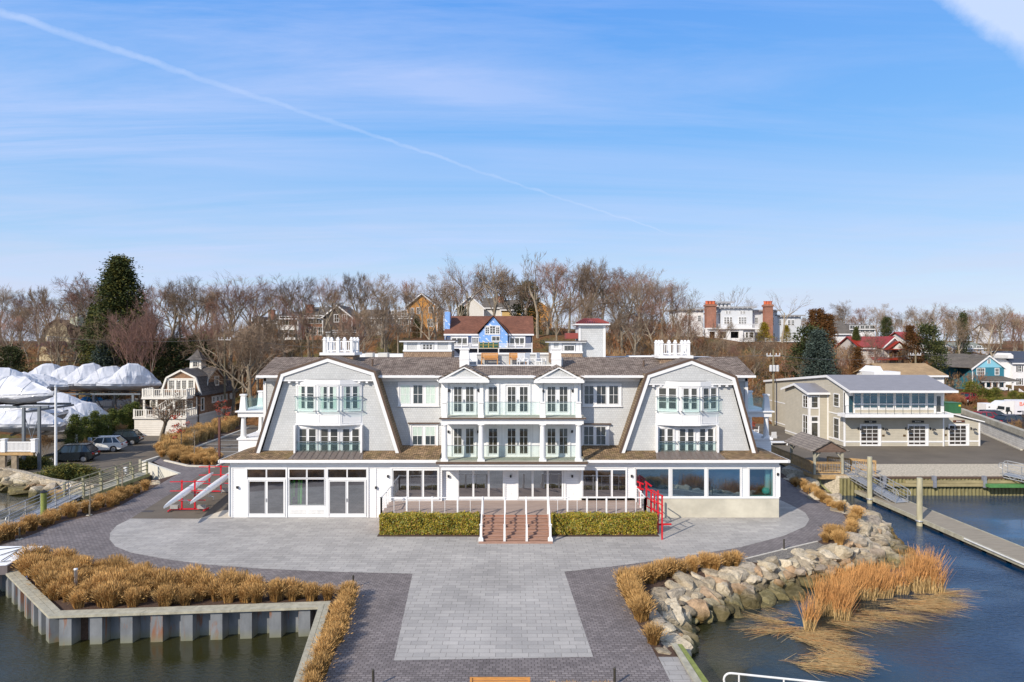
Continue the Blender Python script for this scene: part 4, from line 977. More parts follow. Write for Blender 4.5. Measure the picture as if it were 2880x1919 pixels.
d3 = thing
o = vwin(club, V1, A, (240, 545, 1135, 1503), tr([(250, 387), (397, 533)], 1150, 1210), nm='storefront_window', mun=(1, 1), glass=pane_big, trim=.1)
o = vwin(club, V1, A, (252, 530, 1222, 1500), tr([(267, 382), (402, 518)], 1238, 1473), nm='door', mun=(1, 1), glass=pane_big, trim=.06, base=.03, handle=True)
o = vwin(club, V1, A, (548, 828, 1135, 1216), tr([(560, 683), (694, 816)], 1150, 1210), nm='storefront_window', mun=(1, 1), glass=pane_big, trim=0)
pane_mid = glassmat('clear_plate_glass', (0.88, 0.93, 1.0), 0.42, transp=(0.62, 0.66, 0.64))
o = vwin(club, V1, A, (548, 828, 1216, 1420), tr([(560, 683), (694, 816)], 1223, 1414), nm='storefront_window', mun=(1, 1), glass=pane_mid, trim=0, board=False)
lv = MB(); fr = Fr((0, A, 0)); lv.fbox(fr, V1.x(548, A), V1.x(828, A), 0.02, V1.z(1420, A), .028, 0); lv.fbox(fr, V1.x(683, A)+.035, V1.x(694, A)-.035, HL[2], HL[3], .03, -.1); lv.build('panel', white, club)
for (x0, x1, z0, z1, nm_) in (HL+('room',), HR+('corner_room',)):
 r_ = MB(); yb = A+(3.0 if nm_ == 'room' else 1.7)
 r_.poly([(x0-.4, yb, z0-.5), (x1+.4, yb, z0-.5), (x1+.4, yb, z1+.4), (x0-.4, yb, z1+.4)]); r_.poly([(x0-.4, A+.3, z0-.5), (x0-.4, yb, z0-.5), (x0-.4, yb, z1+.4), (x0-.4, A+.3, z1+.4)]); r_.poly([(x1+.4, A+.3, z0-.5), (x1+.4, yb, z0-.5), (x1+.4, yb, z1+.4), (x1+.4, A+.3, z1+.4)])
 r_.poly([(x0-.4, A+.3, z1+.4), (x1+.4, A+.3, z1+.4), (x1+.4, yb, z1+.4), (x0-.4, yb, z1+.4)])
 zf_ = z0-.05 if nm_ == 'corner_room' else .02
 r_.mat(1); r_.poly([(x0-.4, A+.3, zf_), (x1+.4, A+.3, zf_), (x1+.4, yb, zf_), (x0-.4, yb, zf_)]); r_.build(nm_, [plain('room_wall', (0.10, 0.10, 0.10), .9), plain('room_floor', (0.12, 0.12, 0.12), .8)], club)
lv = MB(); fr = Fr((0, A, 0))
for (a, c) in ((562, 683), (694, 814)):
 for j in range(3):
  for i in range(4):
   x0 = V1.x(a+(c-a)*i/4+2, A); x1 = V1.x(a+(c-a)*(i+1)/4-2, A); z1 = V1.z(1443+12.5*j, A); lv.fbox(fr, x0, x1, z1-.09, z1-.015, .045, .028)
lv.bs('vent_panel', plain('off_white', (0.62, 0.62, 0.6), .6), club)
o = vwin(club, V1, A, (832, 1142, 1135, 1503), tr([(845, 980), (989, 1125)], 1150, 1210), nm='storefront_window', mun=(1, 1), glass=pane_big, trim=.1)
o = vwin(club, V1, A, (845, 1125, 1222, 1500), tr([(858, 974), (993, 1111)], 1238, 1473), nm='door', mun=(1, 1), glass=pane_big, trim=.06, base=.03, handle=True)
vwin(club, V1, A, (1303, 1662, 1133, 1372), tr([(1323, 1421), (1437, 1533), (1549, 1646)], 1158, 1352), nm='window', mun=(1, 1), glass=pane_big, trim=.1)
fr = Fr((0, A, 0))
for (V, x, y) in ((V1, 180, 1283), (V1, 1197, 1285), (V1, 1285, 1202), (V3, 460, 1200), (V3, 1532, 1187)): wall_lamp(club, fr, V.x(x, A), V.z(y, A))
CW = 46.0; frc = Fr((0, CW, 0))
for x in (142, 545, 943): wall_lamp(club, frc, V2.x(x, CW), V2.z(1060, CW))
for xs_ in ([(210, 296), (309, 396), (408, 494)], [(596, 681), (693, 778), (791, 876)]):
 vwin(club, V2, CW, (xs_[0][0]-10, xs_[2][1]+10, 1008, 1206), tr(xs_, 1022, 1192), nm='sliding_door', mun=(1, 1), glass=pane_big, trim=.07)
t = MB()
for a, c in ((88, 106), (188, 200), (500, 512), (576, 590), (888, 902), (986, 1004)): t.box(V2.x(a, CW), V2.x(c, CW), CW-.06, CW, 1.0, V2.z(1012, CW)+.1)
for a in (139, 545, 946): t.box(V2.x(a-6, CW), V2.x(a+6, CW), CW-.02, CW, V2.z(1177, CW), V2.z(1166, CW))
t.box(V2.x(88, CW), V2.x(1004, CW), CW-.07, CW, 1.02, 1.12)
t.bs('porch_trim', white, club)
vwin(club, V3, A, (90, 428, 1130, 1362), tr([(105, 198), (212, 308), (322, 416)], 1156, 1350), nm='window', mun=(1, 1), glass=pane_big, trim=.09)
for xs_ in ([(493, 731), (760, 994), (1024, 1256)],):
 for j, (a, c) in enumerate(xs_): vwin(club, V3, A, (a-16, c+14, 1130, 1364), [(a, c, 1148, 1348)], nm='picture_window', mun=(1, 1), glass=pane_sea, trim=.08)
pane_corner = glassmat('clear_glass_sea_reflect', (0.72, 0.88, 1.0), 0.38, transp=(0.45, 0.72, 0.72))  # sea reflection coloured into the gloss and the see-through part
pw = vwin(club, V3, A, (1312, 1512, 1130, 1364), [(1327, 1498, 1148, 1348)], nm='picture_window', mun=(1, 1), glass=pane_corner, trim=.08, board=False)
r_ = MB(); r_.box(V3.x(1455, 46), V3.x(1485, 46), A+.5, A+.7, HR[2], HR[3]); r_.build('window_post', white, club)
Y_ = A+.36; bl = MB(); import bmesh as _bm
bmx = _bm.new(); _bm.ops.create_uvsphere(bmx, u_segments=28, v_segments=16, radius=.27); me_ = bpy.data.meshes.new('exercise_ball'); bmx.to_mesh(me_); bmx.free()
me_.polygons.foreach_set('use_smooth', [True]*len(me_.polygons)); me_.materials.append(plain('teal_rubber', (0.02, 0.55, 0.50), .35, .05))
ball = bpy.data.objects.new('exercise_ball', me_); COL.objects.link(ball); ball.location = (V3.x(1455, Y_+.1), Y_+.25, HR[2]-.05+.27); tag(ball, 'teal exercise ball inside the last window at the right end of the ground floor', 'ball')
fm = MB()
for (x, y0, y1) in ((571, 1240, 1412), (590, 1230, 1350), (625, 1225, 1412), (644, 1232, 1410)): fm.tube((V1.x(x, 46.3), 46.3, V1.z(y1, 46.3)), (V1.x(x+3, 46.3), 46.35, V1.z(y0, 46.3)), .07, n=10)
tag(fm.build('foam_rollers', plain('green_foam', (0.12, 0.85, 0.05), .6, .1)), 'bright green foam tubes standing inside the storefront window', 'foam tubes')
fm = MB(); x_ = V1.x(720, 46.4); fm.box(x_-.25, x_+.25, 46.25, 46.6, .3, .62); o_ = fm.build('cooler', plain('red_plastic', (0.5, .03, .03), .5)); tag(o_, 'small red cooler inside the storefront window', 'cooler')
fm = MB(); fm.box(x_-.27, x_+.27, 46.22, 46.62, .62, .70); fm.build('lid', white, o_); fm = MB(); fm.box(x_-.4, x_+.4, 46.15, 46.8, .02, .3); fm.build('box', darkroom, o_)
vwin(club, V1, MY, (1357, 1657, 510, 684), [(1377, 1444, 533, 665), (1471, 1537, 533, 665), (1563, 1630, 533, 665)], mun=(2, 2), curtain=(1.0, 0, 1.0), sill=True)
vwin(club, V1, MY, (1447, 1652, 812, 990), [(1467, 1534, 838, 968), (1560, 1628, 838, 968)], mun=(2, 2), blind=.5, sill=True)
vwin(club, V3, MY, (100, 386, 520, 686), [(115, 180, 538, 668), (205, 270, 538, 668), (296, 360, 538, 668)], mun=(2, 2), sill=True)
vwin(club, V3, MY, (92, 296, 818, 992), [(111, 179, 838, 968), (202, 268, 838, 968)], mun=(2, 2), sill=True)
hd = MB()
for V, a, c, y in ((V1, 1432, 1664, 806), (V3, 85, 308, 812)): hd.box(V.x(a, MY), V.x(c, MY), MY-.2, MY-.0, V.z(y+8, MY), V.z(y, MY));
hd.bs('window_hood', brown_bronze, club)
w_ = MB(); w_.box(V2.x(95, CYW), V2.x(1000, CYW), CYW, MY+.05, 3.9, 9.35); w_.build('centre_wall', batten, club)
for lvl, (y0, y1) in enumerate(((475, 660), (745, 932))):
 for (a, c) in ((170, 312), (518, 662), (776, 920)):
  w = c-a; vwin(club, V2, CYW, (a-14, c+12, y0-15, y1+4), [(a+8, a+w*.40, y0+6, y1-20), (a+w*.60, c-8, y0+6, y1-20)], nm='door', mun=(2, 3), handle=True, trim=.09)
 vwin(club, V2, CYW, (386, 472, y0-15, y1+4), [(404, 457, y0+6, y1-20)], nm='window', mun=(2, 3), trim=.13)
frb = Fr((0, CYW, 0))
for (x, y) in ((146, 505), (337, 505), (755, 508), (946, 507), (142, 772), (334, 772), (942, 770)): wall_lamp(club, frb, V2.x(x, CYW), V2.z(y, CYW))
pil = MB()
for x in (126, 356, 739, 966): pil.box(V2.x(x-12, CYW), V2.x(x+12, CYW), CYW-.16, CYW, 6.8, 9.3); pil.box(V2.x(x-16, CYW), V2.x(x+16, CYW), CYW-.2, CYW, 9.05, 9.15)
pil.bs('pilaster', white, club)
t = MB(); t.box(V2.x(88, CYW), V2.x(1005, CYW), CYW-.1, CYW, 9.0, 9.42); t.box(V2.x(88, CYW), V2.x(1005, CYW), CYW-.55, CYW-.1, 9.33, 9.42); t.build('frieze', white, club)
BFY = 44.6
x0, x1 = V2.x(104, BFY), V2.x(1008, BFY)
t = MB(); t.box(V2.x(66, 44.75), V2.x(1040, 44.75), BFY-.22, CYW+.2, PZ(1303, BFY), PZ(1298, BFY)); t.build('balcony_deck', plain('balcony_floor', (0.38, 0.36, 0.30), .8, .12, 2), club)
t = MB(); t.box(x0-.1, x1+.15, BFY-.08, CW+.05, 3.39, 3.66); t.box(x0-.2, x1+.25, BFY-.18, CW+.05, 3.66, PZ(1303, BFY)-.003); t.build('entablature', white, club)
t = MB(); t.box(V2.x(64, 44.75), V2.x(1042, 44.75), BFY-.26, BFY-.22, PZ(1304, BFY), PZ(1298, BFY)+.01); t.build('drip_edge', brown_bronze, club)
t = MB(); t.box(x0-.08, x1+.1, BFY-.02, CYW, 6.38, 6.68); t.box(x0-.16, x1+.2, BFY-.12, CYW, 6.68, 6.74); t.build('entablature', white, club)
t = MB(); t.box(x0-.2, x1+.24, BFY-.16, CYW, 6.742, 6.80); t.build('balcony_deck', MATS['balcony_floor'], club)
t = MB(); t.box(x0-.22, x1+.26, BFY-.19, BFY-.16, 6.72, 6.81); t.build('drip_edge', brown_bronze, club)
colx = [V2.x(v, BFY+.12) for v in (116, 353, 752, 985)]
zf1 = PZ(1298, BFY)
for x in colx:
 c_ = MB(); c_.box(x-.24, x+.24, BFY-.05, BFY+.4, zf1, zf1+.12); c_.lathe((x, BFY+.17, zf1+.12), [(.22, 0), (.22, .06), (.19, .08), (.185, .9), (.155, 2.12), (.155, 2.16), (.19, 2.2), (.2, 2.26)], 18); c_.box(x-.22, x+.22, BFY-.03, BFY+.38, zf1+2.38, 6.38)
 c_.build('column', white, club, smooth=False)
 p_ = MB(); p_.sqlathe((x, BFY+.15, 6.8), [(.19, 0), (.19, .12), (.165, .16), (.125, .92), (.17, .96), (.17, 1.03)]); p_.build('balcony_post', white, club)
for (lv_, zz) in ((0, zf1), (1, 6.8)):
 for a, b_ in zip(colx, colx[1:]):
  g_ = MB(); g_.box(a+.2, b_-.2, BFY+.14, BFY+.16, zz+.08, zz+1.0); gg = g_.build('glass_guard', rail_glass, club)
  g_ = MB(); g_.box(a+.15, b_-.15, BFY+.13, BFY+.17, zz+1.0, zz+1.03); g_.build('rail', metal, gg)
for (a, ap, c, y0, y1, yb) in ((80, 243, 406, 350, 428, 432), (695, 857, 1022, 352, 430, 436)):
 PY = 45.85; xa, xp, xc = V2.x(a, PY), V2.x(ap, PY), V2.x(c, PY); za, zb = V2.z(y0, PY), V2.z(y1, PY)
 pd = MB(); pd.prism([(xa+.35, PY+.1, zb+.02), (xc-.35, PY+.1, zb+.02), (xp, PY+.1, za-.18)], (0, .3, 0)); ped = pd.build('pediment', shingle, club)
 r_ = MB()
 for (s0, s1) in (((xa, zb), (xp, za)), ((xp, za), (xc, zb))):
  r_.prism([(s0[0], PY-.05, s0[1]), (s1[0], PY-.05, s1[1]), (s1[0], PY-.05, s1[1]+.09), (s0[0], PY-.05, s0[1]+.09)], (0, 3.2, 0))
 r_.build('pediment_roof', roof_m, ped)
 r_ = MB(); r_.box(xa, xc, PY-.08, PY+.5, zb-.26, zb-.10)
 r_.box(xa+.1, xc-.1, PY, PY+.5, zb-.10, zb+.03)
 for (s0, s1) in (((xa+.05, zb-.1), (xp, za-.0)), ((xp, za-.0), (xc-.05, zb-.1))):
  r_.prism([(s0[0], PY-.03, s0[1]-.10), (s1[0], PY-.03, s1[1]-.10), (s1[0], PY-.03, s1[1]+.04), (s0[0], PY-.03, s0[1]+.04)], (0, .12, 0))
 r_.build('raking_cornice', white, ped)
RE = 47.15; RZ0 = 9.46; kr = .31; RR = 50.9; rz = lambda y: RZ0+kr*(y-RE)
GX0, GX1 = V1.x(318, RE), V3.x(1372, RE); CX0, CX1 = -3.62, 3.55
mr_ = MB()
mr_.prism([(GX0, RE, RZ0), (CX0, RE, RZ0), (CX0, RR, rz(RR)), (GX0, RR, rz(RR))], (0, 0, -.12))
mr_.prism([(CX1, RE, RZ0), (GX1, RE, RZ0), (GX1, RR, rz(RR)), (CX1, RR, rz(RR))], (0, 0, -.12))
YC = 49.0
mr_.prism([(CX0+.001, RE, RZ0), (CX1-.001, RE, RZ0), (CX1-.001, YC, rz(YC)), (CX0+.001, YC, rz(YC))], (0, 0, -.12))
mr_.prism([(GX0, RR, rz(RR)-.001), (-12.6, RR, rz(RR)-.001), (-12.6, 60, rz(RR)-2.2), (GX0, 60, rz(RR)-2.2)], (0, 0, -.12))
mr_.bs('main_roof', roof_m, club)
md = MB()
md.box(CX0-.0, CX1, YC+.05, 57, 9.80, 9.9); md.build('roof_deck', plain('terrace_floor', (0.30, 0.32, 0.33), .8, .1, 1), club)
md = MB(); md.box(-12.6, CX0-.02, RR+.02, 60, 10.2, rz(RR)-.14); md.box(CX1+.02, GX1, RR+.02, 60, 10.2, rz(RR)-.14); md.bs('flat_roof', plain('membrane_roof', (0.42, 0.43, 0.44), .7, .1, 1), club)
md = MB(); md.box(CX0-.1, CX0-.02, YC, RR+.1, 9.5, rz(RR)-.02); md.box(CX1+.02, CX1+.1, YC, RR+.1, 9.5, rz(RR)-.02)
md.box(CX0-.4, CX1+.9, 55.5, 55.8, 9.8, 10.72)
md.bs('parapet', shingle, club)
md = MB(); md.box(CX0-.5, CX1+1, 55.4, 55.9, 10.72, 10.86); md.box(CX0, CX1, YC+.02, YC+.14, rz(YC)-.02, rz(YC)+.08)
for x in (V2.x(245, 48.6), V2.x(841, 48.6)): md.sqlathe((x, 48.75, 9.7), [(.34, -.3), (.34, .75), (.36, .8), (.3, 1.45), (.36, 1.5), (.36, 1.62)])
md.bs('parapet_cap', white, club)
gm_ = MB()
for (x0, x1) in ((GX0, V1.x(1640, RE)-.1), (V2.x(408, RE), V2.x(692, RE)), (V2.x(1025, RE), GX1)): gm_.box(x0, x1, RE-.11, RE-.005, RZ0-.17, RZ0-.02)
gm_.box(GX0-.03, GX0, RE-.1, RR, RZ0-.3, RZ0-.1)
for (x, y) in ((V2.x(70, 46.6), 0), (V2.x(700, 46.6), 0), (V2.x(1000, 46.6), 0)): gm_.path([(x-.1, 46.95, 9.3), (x, 46.9, 9.05), (x+.3, 47.0, 8.9)] if x < 3.5 else [(x+.2, 46.95, 9.3), (x+.1, 46.9, 9.1), (x-.15, 46.6, 8.9)], .05)
gm_.bs('eave_gutter', white, club)
for V, a, c, y0, y1, yb, yc in ((V1, 806, 1022, 178, 290, 303, 335), (V3, 675, 890, 200, 312, 326, 362)):
 WY = 49.6; x0, x1 = V.x(a, WY), V.x(c, WY); zt, zb = V.z(y0, WY), V.z(y1, WY); wd = x1-x0
 pb = MB(); pb.box(x0-.05, x1+.05, WY-.05, WY+wd+.05, zb-1.2, zb-.22); ped = pb.build('roof_pedestal', side_m if 0 else brick('brown_shingle', (0.42, 0.30, 0.20), (0.28, 0.19, 0.13), (0.12, 0.08, 0.06), .17, .15, .012, fine=.3), club)
 q = MB(); q.box(x0-.2, x1+.2, WY-.2, WY+wd+.2, zb-.22, zb-.02); q.build('pedestal_cap', white, ped)
 q = MB()
 for (px_, py_) in [(x0+.09, WY+.09), (x1-.09, WY+.09), ((x0+x1)/2, WY+.09), (x0+.09, WY+wd-.09), (x1-.09, WY+wd-.09), ((x0+x1)/2, WY+wd-.09), (x0+.09, WY+wd/2), (x1-.09, WY+wd/2)]:
  q.sqlathe((px_, py_, zb-.02), [(.1, 0), (.1, zt-zb-.22), (.13, zt-zb-.2), (.13, zt-zb-.15), (.08, zt-zb-.1), (.09, zt-zb-.04), (.03, zt-zb+.02)])
 for (p0, p1) in (((x0, WY+.09), (x1, WY+.09)), ((x0, WY+wd-.09), (x1, WY+wd-.09)), ((x0+.09, WY), (x0+.09, WY+wd)), ((x1-.09, WY), (x1-.09, WY+wd))):
  for zz in (zb+.1, zt-.32): q.bar((*p0, zz), (*p1, zz), .07, .08)
  for i in range(1, 14): t_ = i/14; x, y = p0[0]+(p1[0]-p0[0])*t_, p0[1]+(p1[1]-p0[1])*t_; q.box(x-.022, x+.022, y-.022, y+.022, zb+.1, zt-.3)
 q.build('widows_walk', white, ped)
PVY = 53.0
def pavilion(V, x0, x1, yr, yw, ym, yb, win):
 X0, X1 = V.x(x0, PVY), V.x(x1, PVY)
 b_ = MB(); b_.box(X0, X1, PVY, PVY+2.6, V.z(ym, PVY), V.z(yw, PVY)); w_ = b_.build('roof_pavilion', shingle, club)
 q = MB(); q.box(X0-.02, X1+.02, PVY-.03, PVY+2.62, V.z(yb, PVY)-.4, V.z(ym, PVY)); q.build('pavilion_base', MATS['brown_shingle'], w_)
 q = MB(); q.box(X0-.35, X1+.35, PVY-.35, PVY+2.9, V.z(yr+7, PVY), V.z(yr, PVY)); q.build('pavilion_roof', brown_bronze, w_)
 q = MB(); q.box(X0-.3, X1+.3, PVY-.3, PVY+2.85, V.z(yw+4, PVY), V.z(yr+7, PVY))
 for xx in (X0, win[0]-.35, win[1]+.1, X1-.25): q.box(xx, xx+.25, PVY-.04, PVY, V.z(ym, PVY), V.z(yw, PVY))
 q.box(X0-.05, X1+.05, PVY-.09, PVY, V.z(ym, PVY)-.03, V.z(ym, PVY)+.1)
 q.build('pavilion_trim', white, w_)
 return w_
def W(V, a): return V.x(a, PVY)
p1 = pavilion(W2, 1800, 2250, 928, 945, 1035, 1085, (W(W2, 1972), W(W2, 2078)))
window(p1, Fr((0, PVY, 0)), (W(W2, 1968), W(W2, 2082), W2.z(1025, PVY), W2.z(965, PVY)), [(W(W2, 1980)+i*(W(W2, 2072)-W(W2, 1980))/3+.03, W(W2, 1980)+(i+1)*(W(W2, 2072)-W(W2, 1980))/3-.03, W2.z(1018, PVY), W2.z(972, PVY)) for i in range(3)], mun=(1, 2), trim=.04)
p2 = pavilion(W3, 1172, 1470, 936, 950, 1050, 1098, (W(W3, 1290), W(W3, 1400)))
window(p2, Fr((0, PVY, 0)), (W(W3, 1290), W(W3, 1402), W3.z(1038, PVY), W3.z(978, PVY)), [(W(W3, 1300)+i*(W(W3, 1396)-W(W3, 1300))/3+.02, W(W3, 1300)+(i+1)*(W(W3, 1396)-W(W3, 1300))/3-.02, W3.z(1030, PVY), W3.z(985, PVY)) for i in range(3)], mun=(1, 1), trim=.04)
TY = 53.4; tx0, tx1 = W3.x(1440, TY), W3.x(1688, TY); b_ = MB(); b_.box(tx0, tx1, TY, TY+2.9, 10.2, W3.z(788, TY)); tower = b_.build('elevator_tower', shingle, club)
b_ = MB(); b_.box(tx0-.35, tx1+.35, TY-.35, TY+3.2, W3.z(788, TY), W3.z(777, TY))
for xx in (tx0-.02, tx1-.14): b_.box(xx, xx+.16, TY-.04, TY+.06, 10.3, W3.z(790, TY))
b_.box(tx0, tx1, TY-.03, TY, W3.z(800, TY), W3.z(788, TY)); b_.build('tower_trim', white, tower)
b_ = MB(); zt = W3.z(777, TY); b_.sqlathe(((tx0+tx1)/2, TY+1.45, zt), [((tx1-tx0)/2+.3, 0), ((tx1-tx0)/2-.9, .38)])
for i in range(14): x = tx0-.25+i*(tx1-tx0+.5)/13; b_.bar((x, TY-.3, zt+.06), ((tx0+tx1)/2+(x-(tx0+tx1)/2)*.42, TY+.6, zt+.42), .05, .1)
b_.build('tower_roof', plain('oxide_metal', (0.26, 0.06, 0.05), .5), tower)
b_ = MB(); b_.box(tx0-.95, tx0-.02, TY+.6, TY+2.2, 12.0, 12.45); b_.build('hatch', MATS['oxide_metal'], tower)
for sgn, V, px0, X0, X1 in ((-1, V1, 200, -20.0, UX0), (1, V3, 1455, UX1, 18.95)):
 te = MB(); te.box(X0, X1, 49.8, 54, 6.27, 6.62); te.box(X0-.15 if sgn < 0 else X0, X1+(.15 if sgn > 0 else 0), 49.65, 54.1, 6.62, 6.72); tt = te.build('side_terrace', white, club)
 te = MB(); te.box(X0+.02, X1-.02, 49.85, 54, 3.0, 4.6); te.box(X0-.08 if sgn < 0 else X0, X1+(.08 if sgn > 0 else 0), 49.77, 54.1, 4.6, 4.72); te.build('side_porch_wall', white_clap, club)
 xo = X0+.3 if sgn < 0 else X1-.3
 for yy in (50.1, 53.6):
  c_ = MB(); c_.box(xo-.26, xo+.26, yy-.26, yy+.26, 4.72, 4.8); c_.lathe((xo, yy, 4.8), [(.24, 0), (.2, .1), (.19, .5), (.155, 1.3), (.2, 1.42), (.2, 1.47)], 16); c_.build('column', white, club)
  c_ = MB(); c_.sqlathe((xo, yy, 6.72), [(.24, 0), (.22, .15), (.15, 1.05), (.21, 1.1), (.21, 1.2)]); c_.build('balcony_post', white, tt)
 g_ = MB(); xi = X1 if sgn < 0 else X0
 g_.box(min(xo, xi), max(xo, xi), 50.09, 50.11, 6.8, 7.65); g_.box(xo-.01, xo+.01, 50.3, 53.4, 6.8, 7.65); g_.build('glass_guard', rail_glass, tt)
vp = MB()
for (V, x, y) in ((V1, 1170, 385), (V3, 550, 395)): Y = 48.9; vp.tube((V.x(x, Y), Y, rz(Y)-.1), (V.x(x, Y), Y, V.z(y-45, Y)), .07, n=10)
vp.bs('roof_vent', brown_bronze, club)
for (V, x, y) in ((V1, 165, 1105), (V1, 1310, 1108), (V3, 428, 1105), (V3, 1428, 1100)):
 c_ = MB(); X_, Z_ = V.x(x, 45.4), V.z(y, 45.4)-.02; c_.lathe((X_, 45.55, Z_-.1), [(.02, 0), (.05, .02), (.06, .06), (.05, .12)], 10); c_.build('security_camera', white, club, smooth=True)
DZ = 1.1; DF = 42.2
dk = MB(); x0d, x1d = V1.x(1225, 42.3), V3.x(565, 42.6)
n = 27
for i in range(n): y0 = DF+i*(CW-DF)/n; dk.box(x0d, x1d, y0, y0+(CW-DF)/n-.012, DZ-.04, DZ)
dko = dk.build('deck', deck_m, club)
dk = MB(); dk.box(x0d+.03, x1d-.03, DF+.03, A-.05, 0, DZ-.05); dk.build('deck_skirt', plain('brick_skirt', (0.36, 0.17, 0.11), .8, .2, 3), dko)
st = MB(); sx0, sx1 = V2.x(365, 41), V2.x(788, 41)
for i in range(8):
 z1 = DZ-.1375*(i+1)+.0; y1 = DF-.29*i
 if z1 < .0: break
 st.box(sx0, sx1, y1-.29-.03, y1-.0, z1-.04, z1); st.box(sx0+.01, sx1-.01, y1-.27, y1-.25, 0, z1-.041)
st.box(sx0-.2, sx1+.2, 39.78, 40.0, 0, .07)
st.build('stairs', stair_m, club)
st = MB()
for x in (sx0-.12, sx1): st.prism([(x, DF, 0), (x, DF, DZ), (x, 40.15, .15), (x, 40.05, 0)], (.12, 0, 0))
st.bs('stringer', stair_m, club)
def post(mb, x, y, z, h, w=.1): mb.box(x-w/2, x+w/2, y-w/2, y+w/2, z, z+h); mb.sqlathe((x, y, z+h), [(w*.72, 0), (w*.72, .03), (.005, .07)])
rl = MB()
def run(p, q, n, zz, h=1.02, slim=True):
 for i in range(n+1):
  t_ = i/n; x, y = p[0]+(q[0]-p[0])*t_, p[1]+(q[1]-p[1])*t_
  if i % 2 == 0: post(rl, x, y, zz, h, .10)
  elif slim: rl.tube((x, y, zz), (x, y, zz+h-.03), .018, n=6)
 rl.bar((*p, zz+h), (*q, zz+h), .055, .05)
run((x0d+.08, DF+.08), (sx0-.05, DF+.08), 8, DZ); run((sx1+.05, DF+.08), (x1d-.08, DF+.08), 10, DZ)
run((x0d+.08, DF+.08), (x0d+.08, A-.2), 4, DZ); run((x1d-.08, DF+.08), (x1d-.08, A-.2), 4, DZ)
rlo = rl.bs('deck_railing', white, club)[0]
cb = MB()
for zz in (.2, .36, .52, .68, .84):
 for p, q in (((x0d+.08, DF+.08), (sx0-.05, DF+.08)), ((sx1+.05, DF+.08), (x1d-.08, DF+.08)), ((x0d+.08, DF+.08), (x0d+.08, A-.2)), ((x1d-.08, DF+.08), (x1d-.08, A-.2))): cb.bar((*p, DZ+zz), (*q, DZ+zz), .006, .006)
cb.build('cable', metal, rlo)
for x in (sx0-.08, sx0+(sx1-sx0)/3, sx0+(sx1-sx0)*2/3, sx1+.08):
 rl = MB(); ed = x in (sx0-.08, sx1+.08)
 rl.box(x-.05, x+.05, DF-.02, DF+.1, DZ, DZ+1.08); rl.sqlathe((x, 40.15, 0), [(.14, 0), (.14, .2), (.07, .3), (.06, .95), (.09, 1.0), (.09, 1.03), (.01, 1.08)] if ed else [(.07, 0), (.055, .95), (.07, 1.0), (.01, 1.05)])
 rl.box(x-.035, x+.035, 41.15, 41.22, .55, 1.6)
 rl.bar((x, DF+.05, DZ+1.05), (x, 40.15, .98), .06, .05); rl.build('stair_rail', white, club)
# ================================================================= hedges, racks, shells
leaf_y = plain('hedge_leaf', (0.35, 0.27, 0.03), .5, .35, 5, spec=.4); leaf_g = plain('hedge_leaf_green', (0.17, 0.18, 0.03), .5, .35, 5, spec=.4); leaf_r = plain('hedge_leaf_brown', (0.30, 0.15, 0.04), .6, .3, 5)
def leafbox(x0, x1, y0, y1, z0, z1, n, size, seed, name, mats, label, cat):
 r = random.Random(seed); mb = MB()
 for i in range(n):
  f = r.random()
  x, y, z = r.uniform(x0, x1), r.uniform(y0, y1), r.uniform(z0, z1)
  k = r.random()
  if k < .45: y = y0+abs(r.gauss(0, .07))
  elif k < .8: z = z1-abs(r.gauss(0, .07))
  elif k < .88: x = x0+abs(r.gauss(0, .06))
  elif k < .96: x = x1-abs(r.gauss(0, .06))
  bmp_ = .07*math.sin(x*5)*math.sin(z*4+x*2); y += bmp_; z += .07*math.sin(x*3.1+y*4)*math.sin(x*1.3)+(.1 if r.random() < .03 else 0)
  n_ = Vector((r.gauss(0, 1), r.gauss(-.6, 1), r.gauss(.5, 1))).normalized(); a = n_.orthogonal().normalized(); b_ = n_.cross(a)
  t = r.uniform(0, 6.28); u = a*math.cos(t)+b_*math.sin(t); v = n_.cross(u); s_ = size*r.uniform(.6, 1.2); c = Vector((x, y, z))
  mb.mat(0 if r.random() < .5 else (1 if r.random() < .8 else 2))
  mb.add([tuple(c-u*s_), tuple(c-v*s_*.45), tuple(c+u*s_), tuple(c+v*s_*.45)], [[0, 1, 2, 3]])
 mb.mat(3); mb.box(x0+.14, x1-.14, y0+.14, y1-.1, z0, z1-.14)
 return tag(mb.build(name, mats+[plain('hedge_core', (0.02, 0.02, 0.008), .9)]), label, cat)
hx = (V1.x(1222, 41.6), V2.x(338, 41.6), V2.x(812, 41.6), V3.x(645, 41.6))
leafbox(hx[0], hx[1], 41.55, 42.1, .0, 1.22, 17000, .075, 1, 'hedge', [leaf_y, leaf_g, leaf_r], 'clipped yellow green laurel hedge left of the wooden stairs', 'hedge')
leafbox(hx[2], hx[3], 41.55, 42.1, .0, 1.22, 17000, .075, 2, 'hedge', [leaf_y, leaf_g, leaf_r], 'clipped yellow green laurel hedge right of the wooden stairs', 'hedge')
sheet('hedge_bed', [(hx[0]-.1, 41.2, 0), (hx[1]+.1, 41.2, 0), (hx[1]+.1, 42.3, 0), (hx[0]-.1, 42.3, 0)], .012, soil)
sheet('hedge_bed', [(hx[2]-.1, 41.2, 0), (hx[3]+.1, 41.2, 0), (hx[3]+.1, 42.3, 0), (hx[2]-.1, 42.3, 0)], .012, soil)
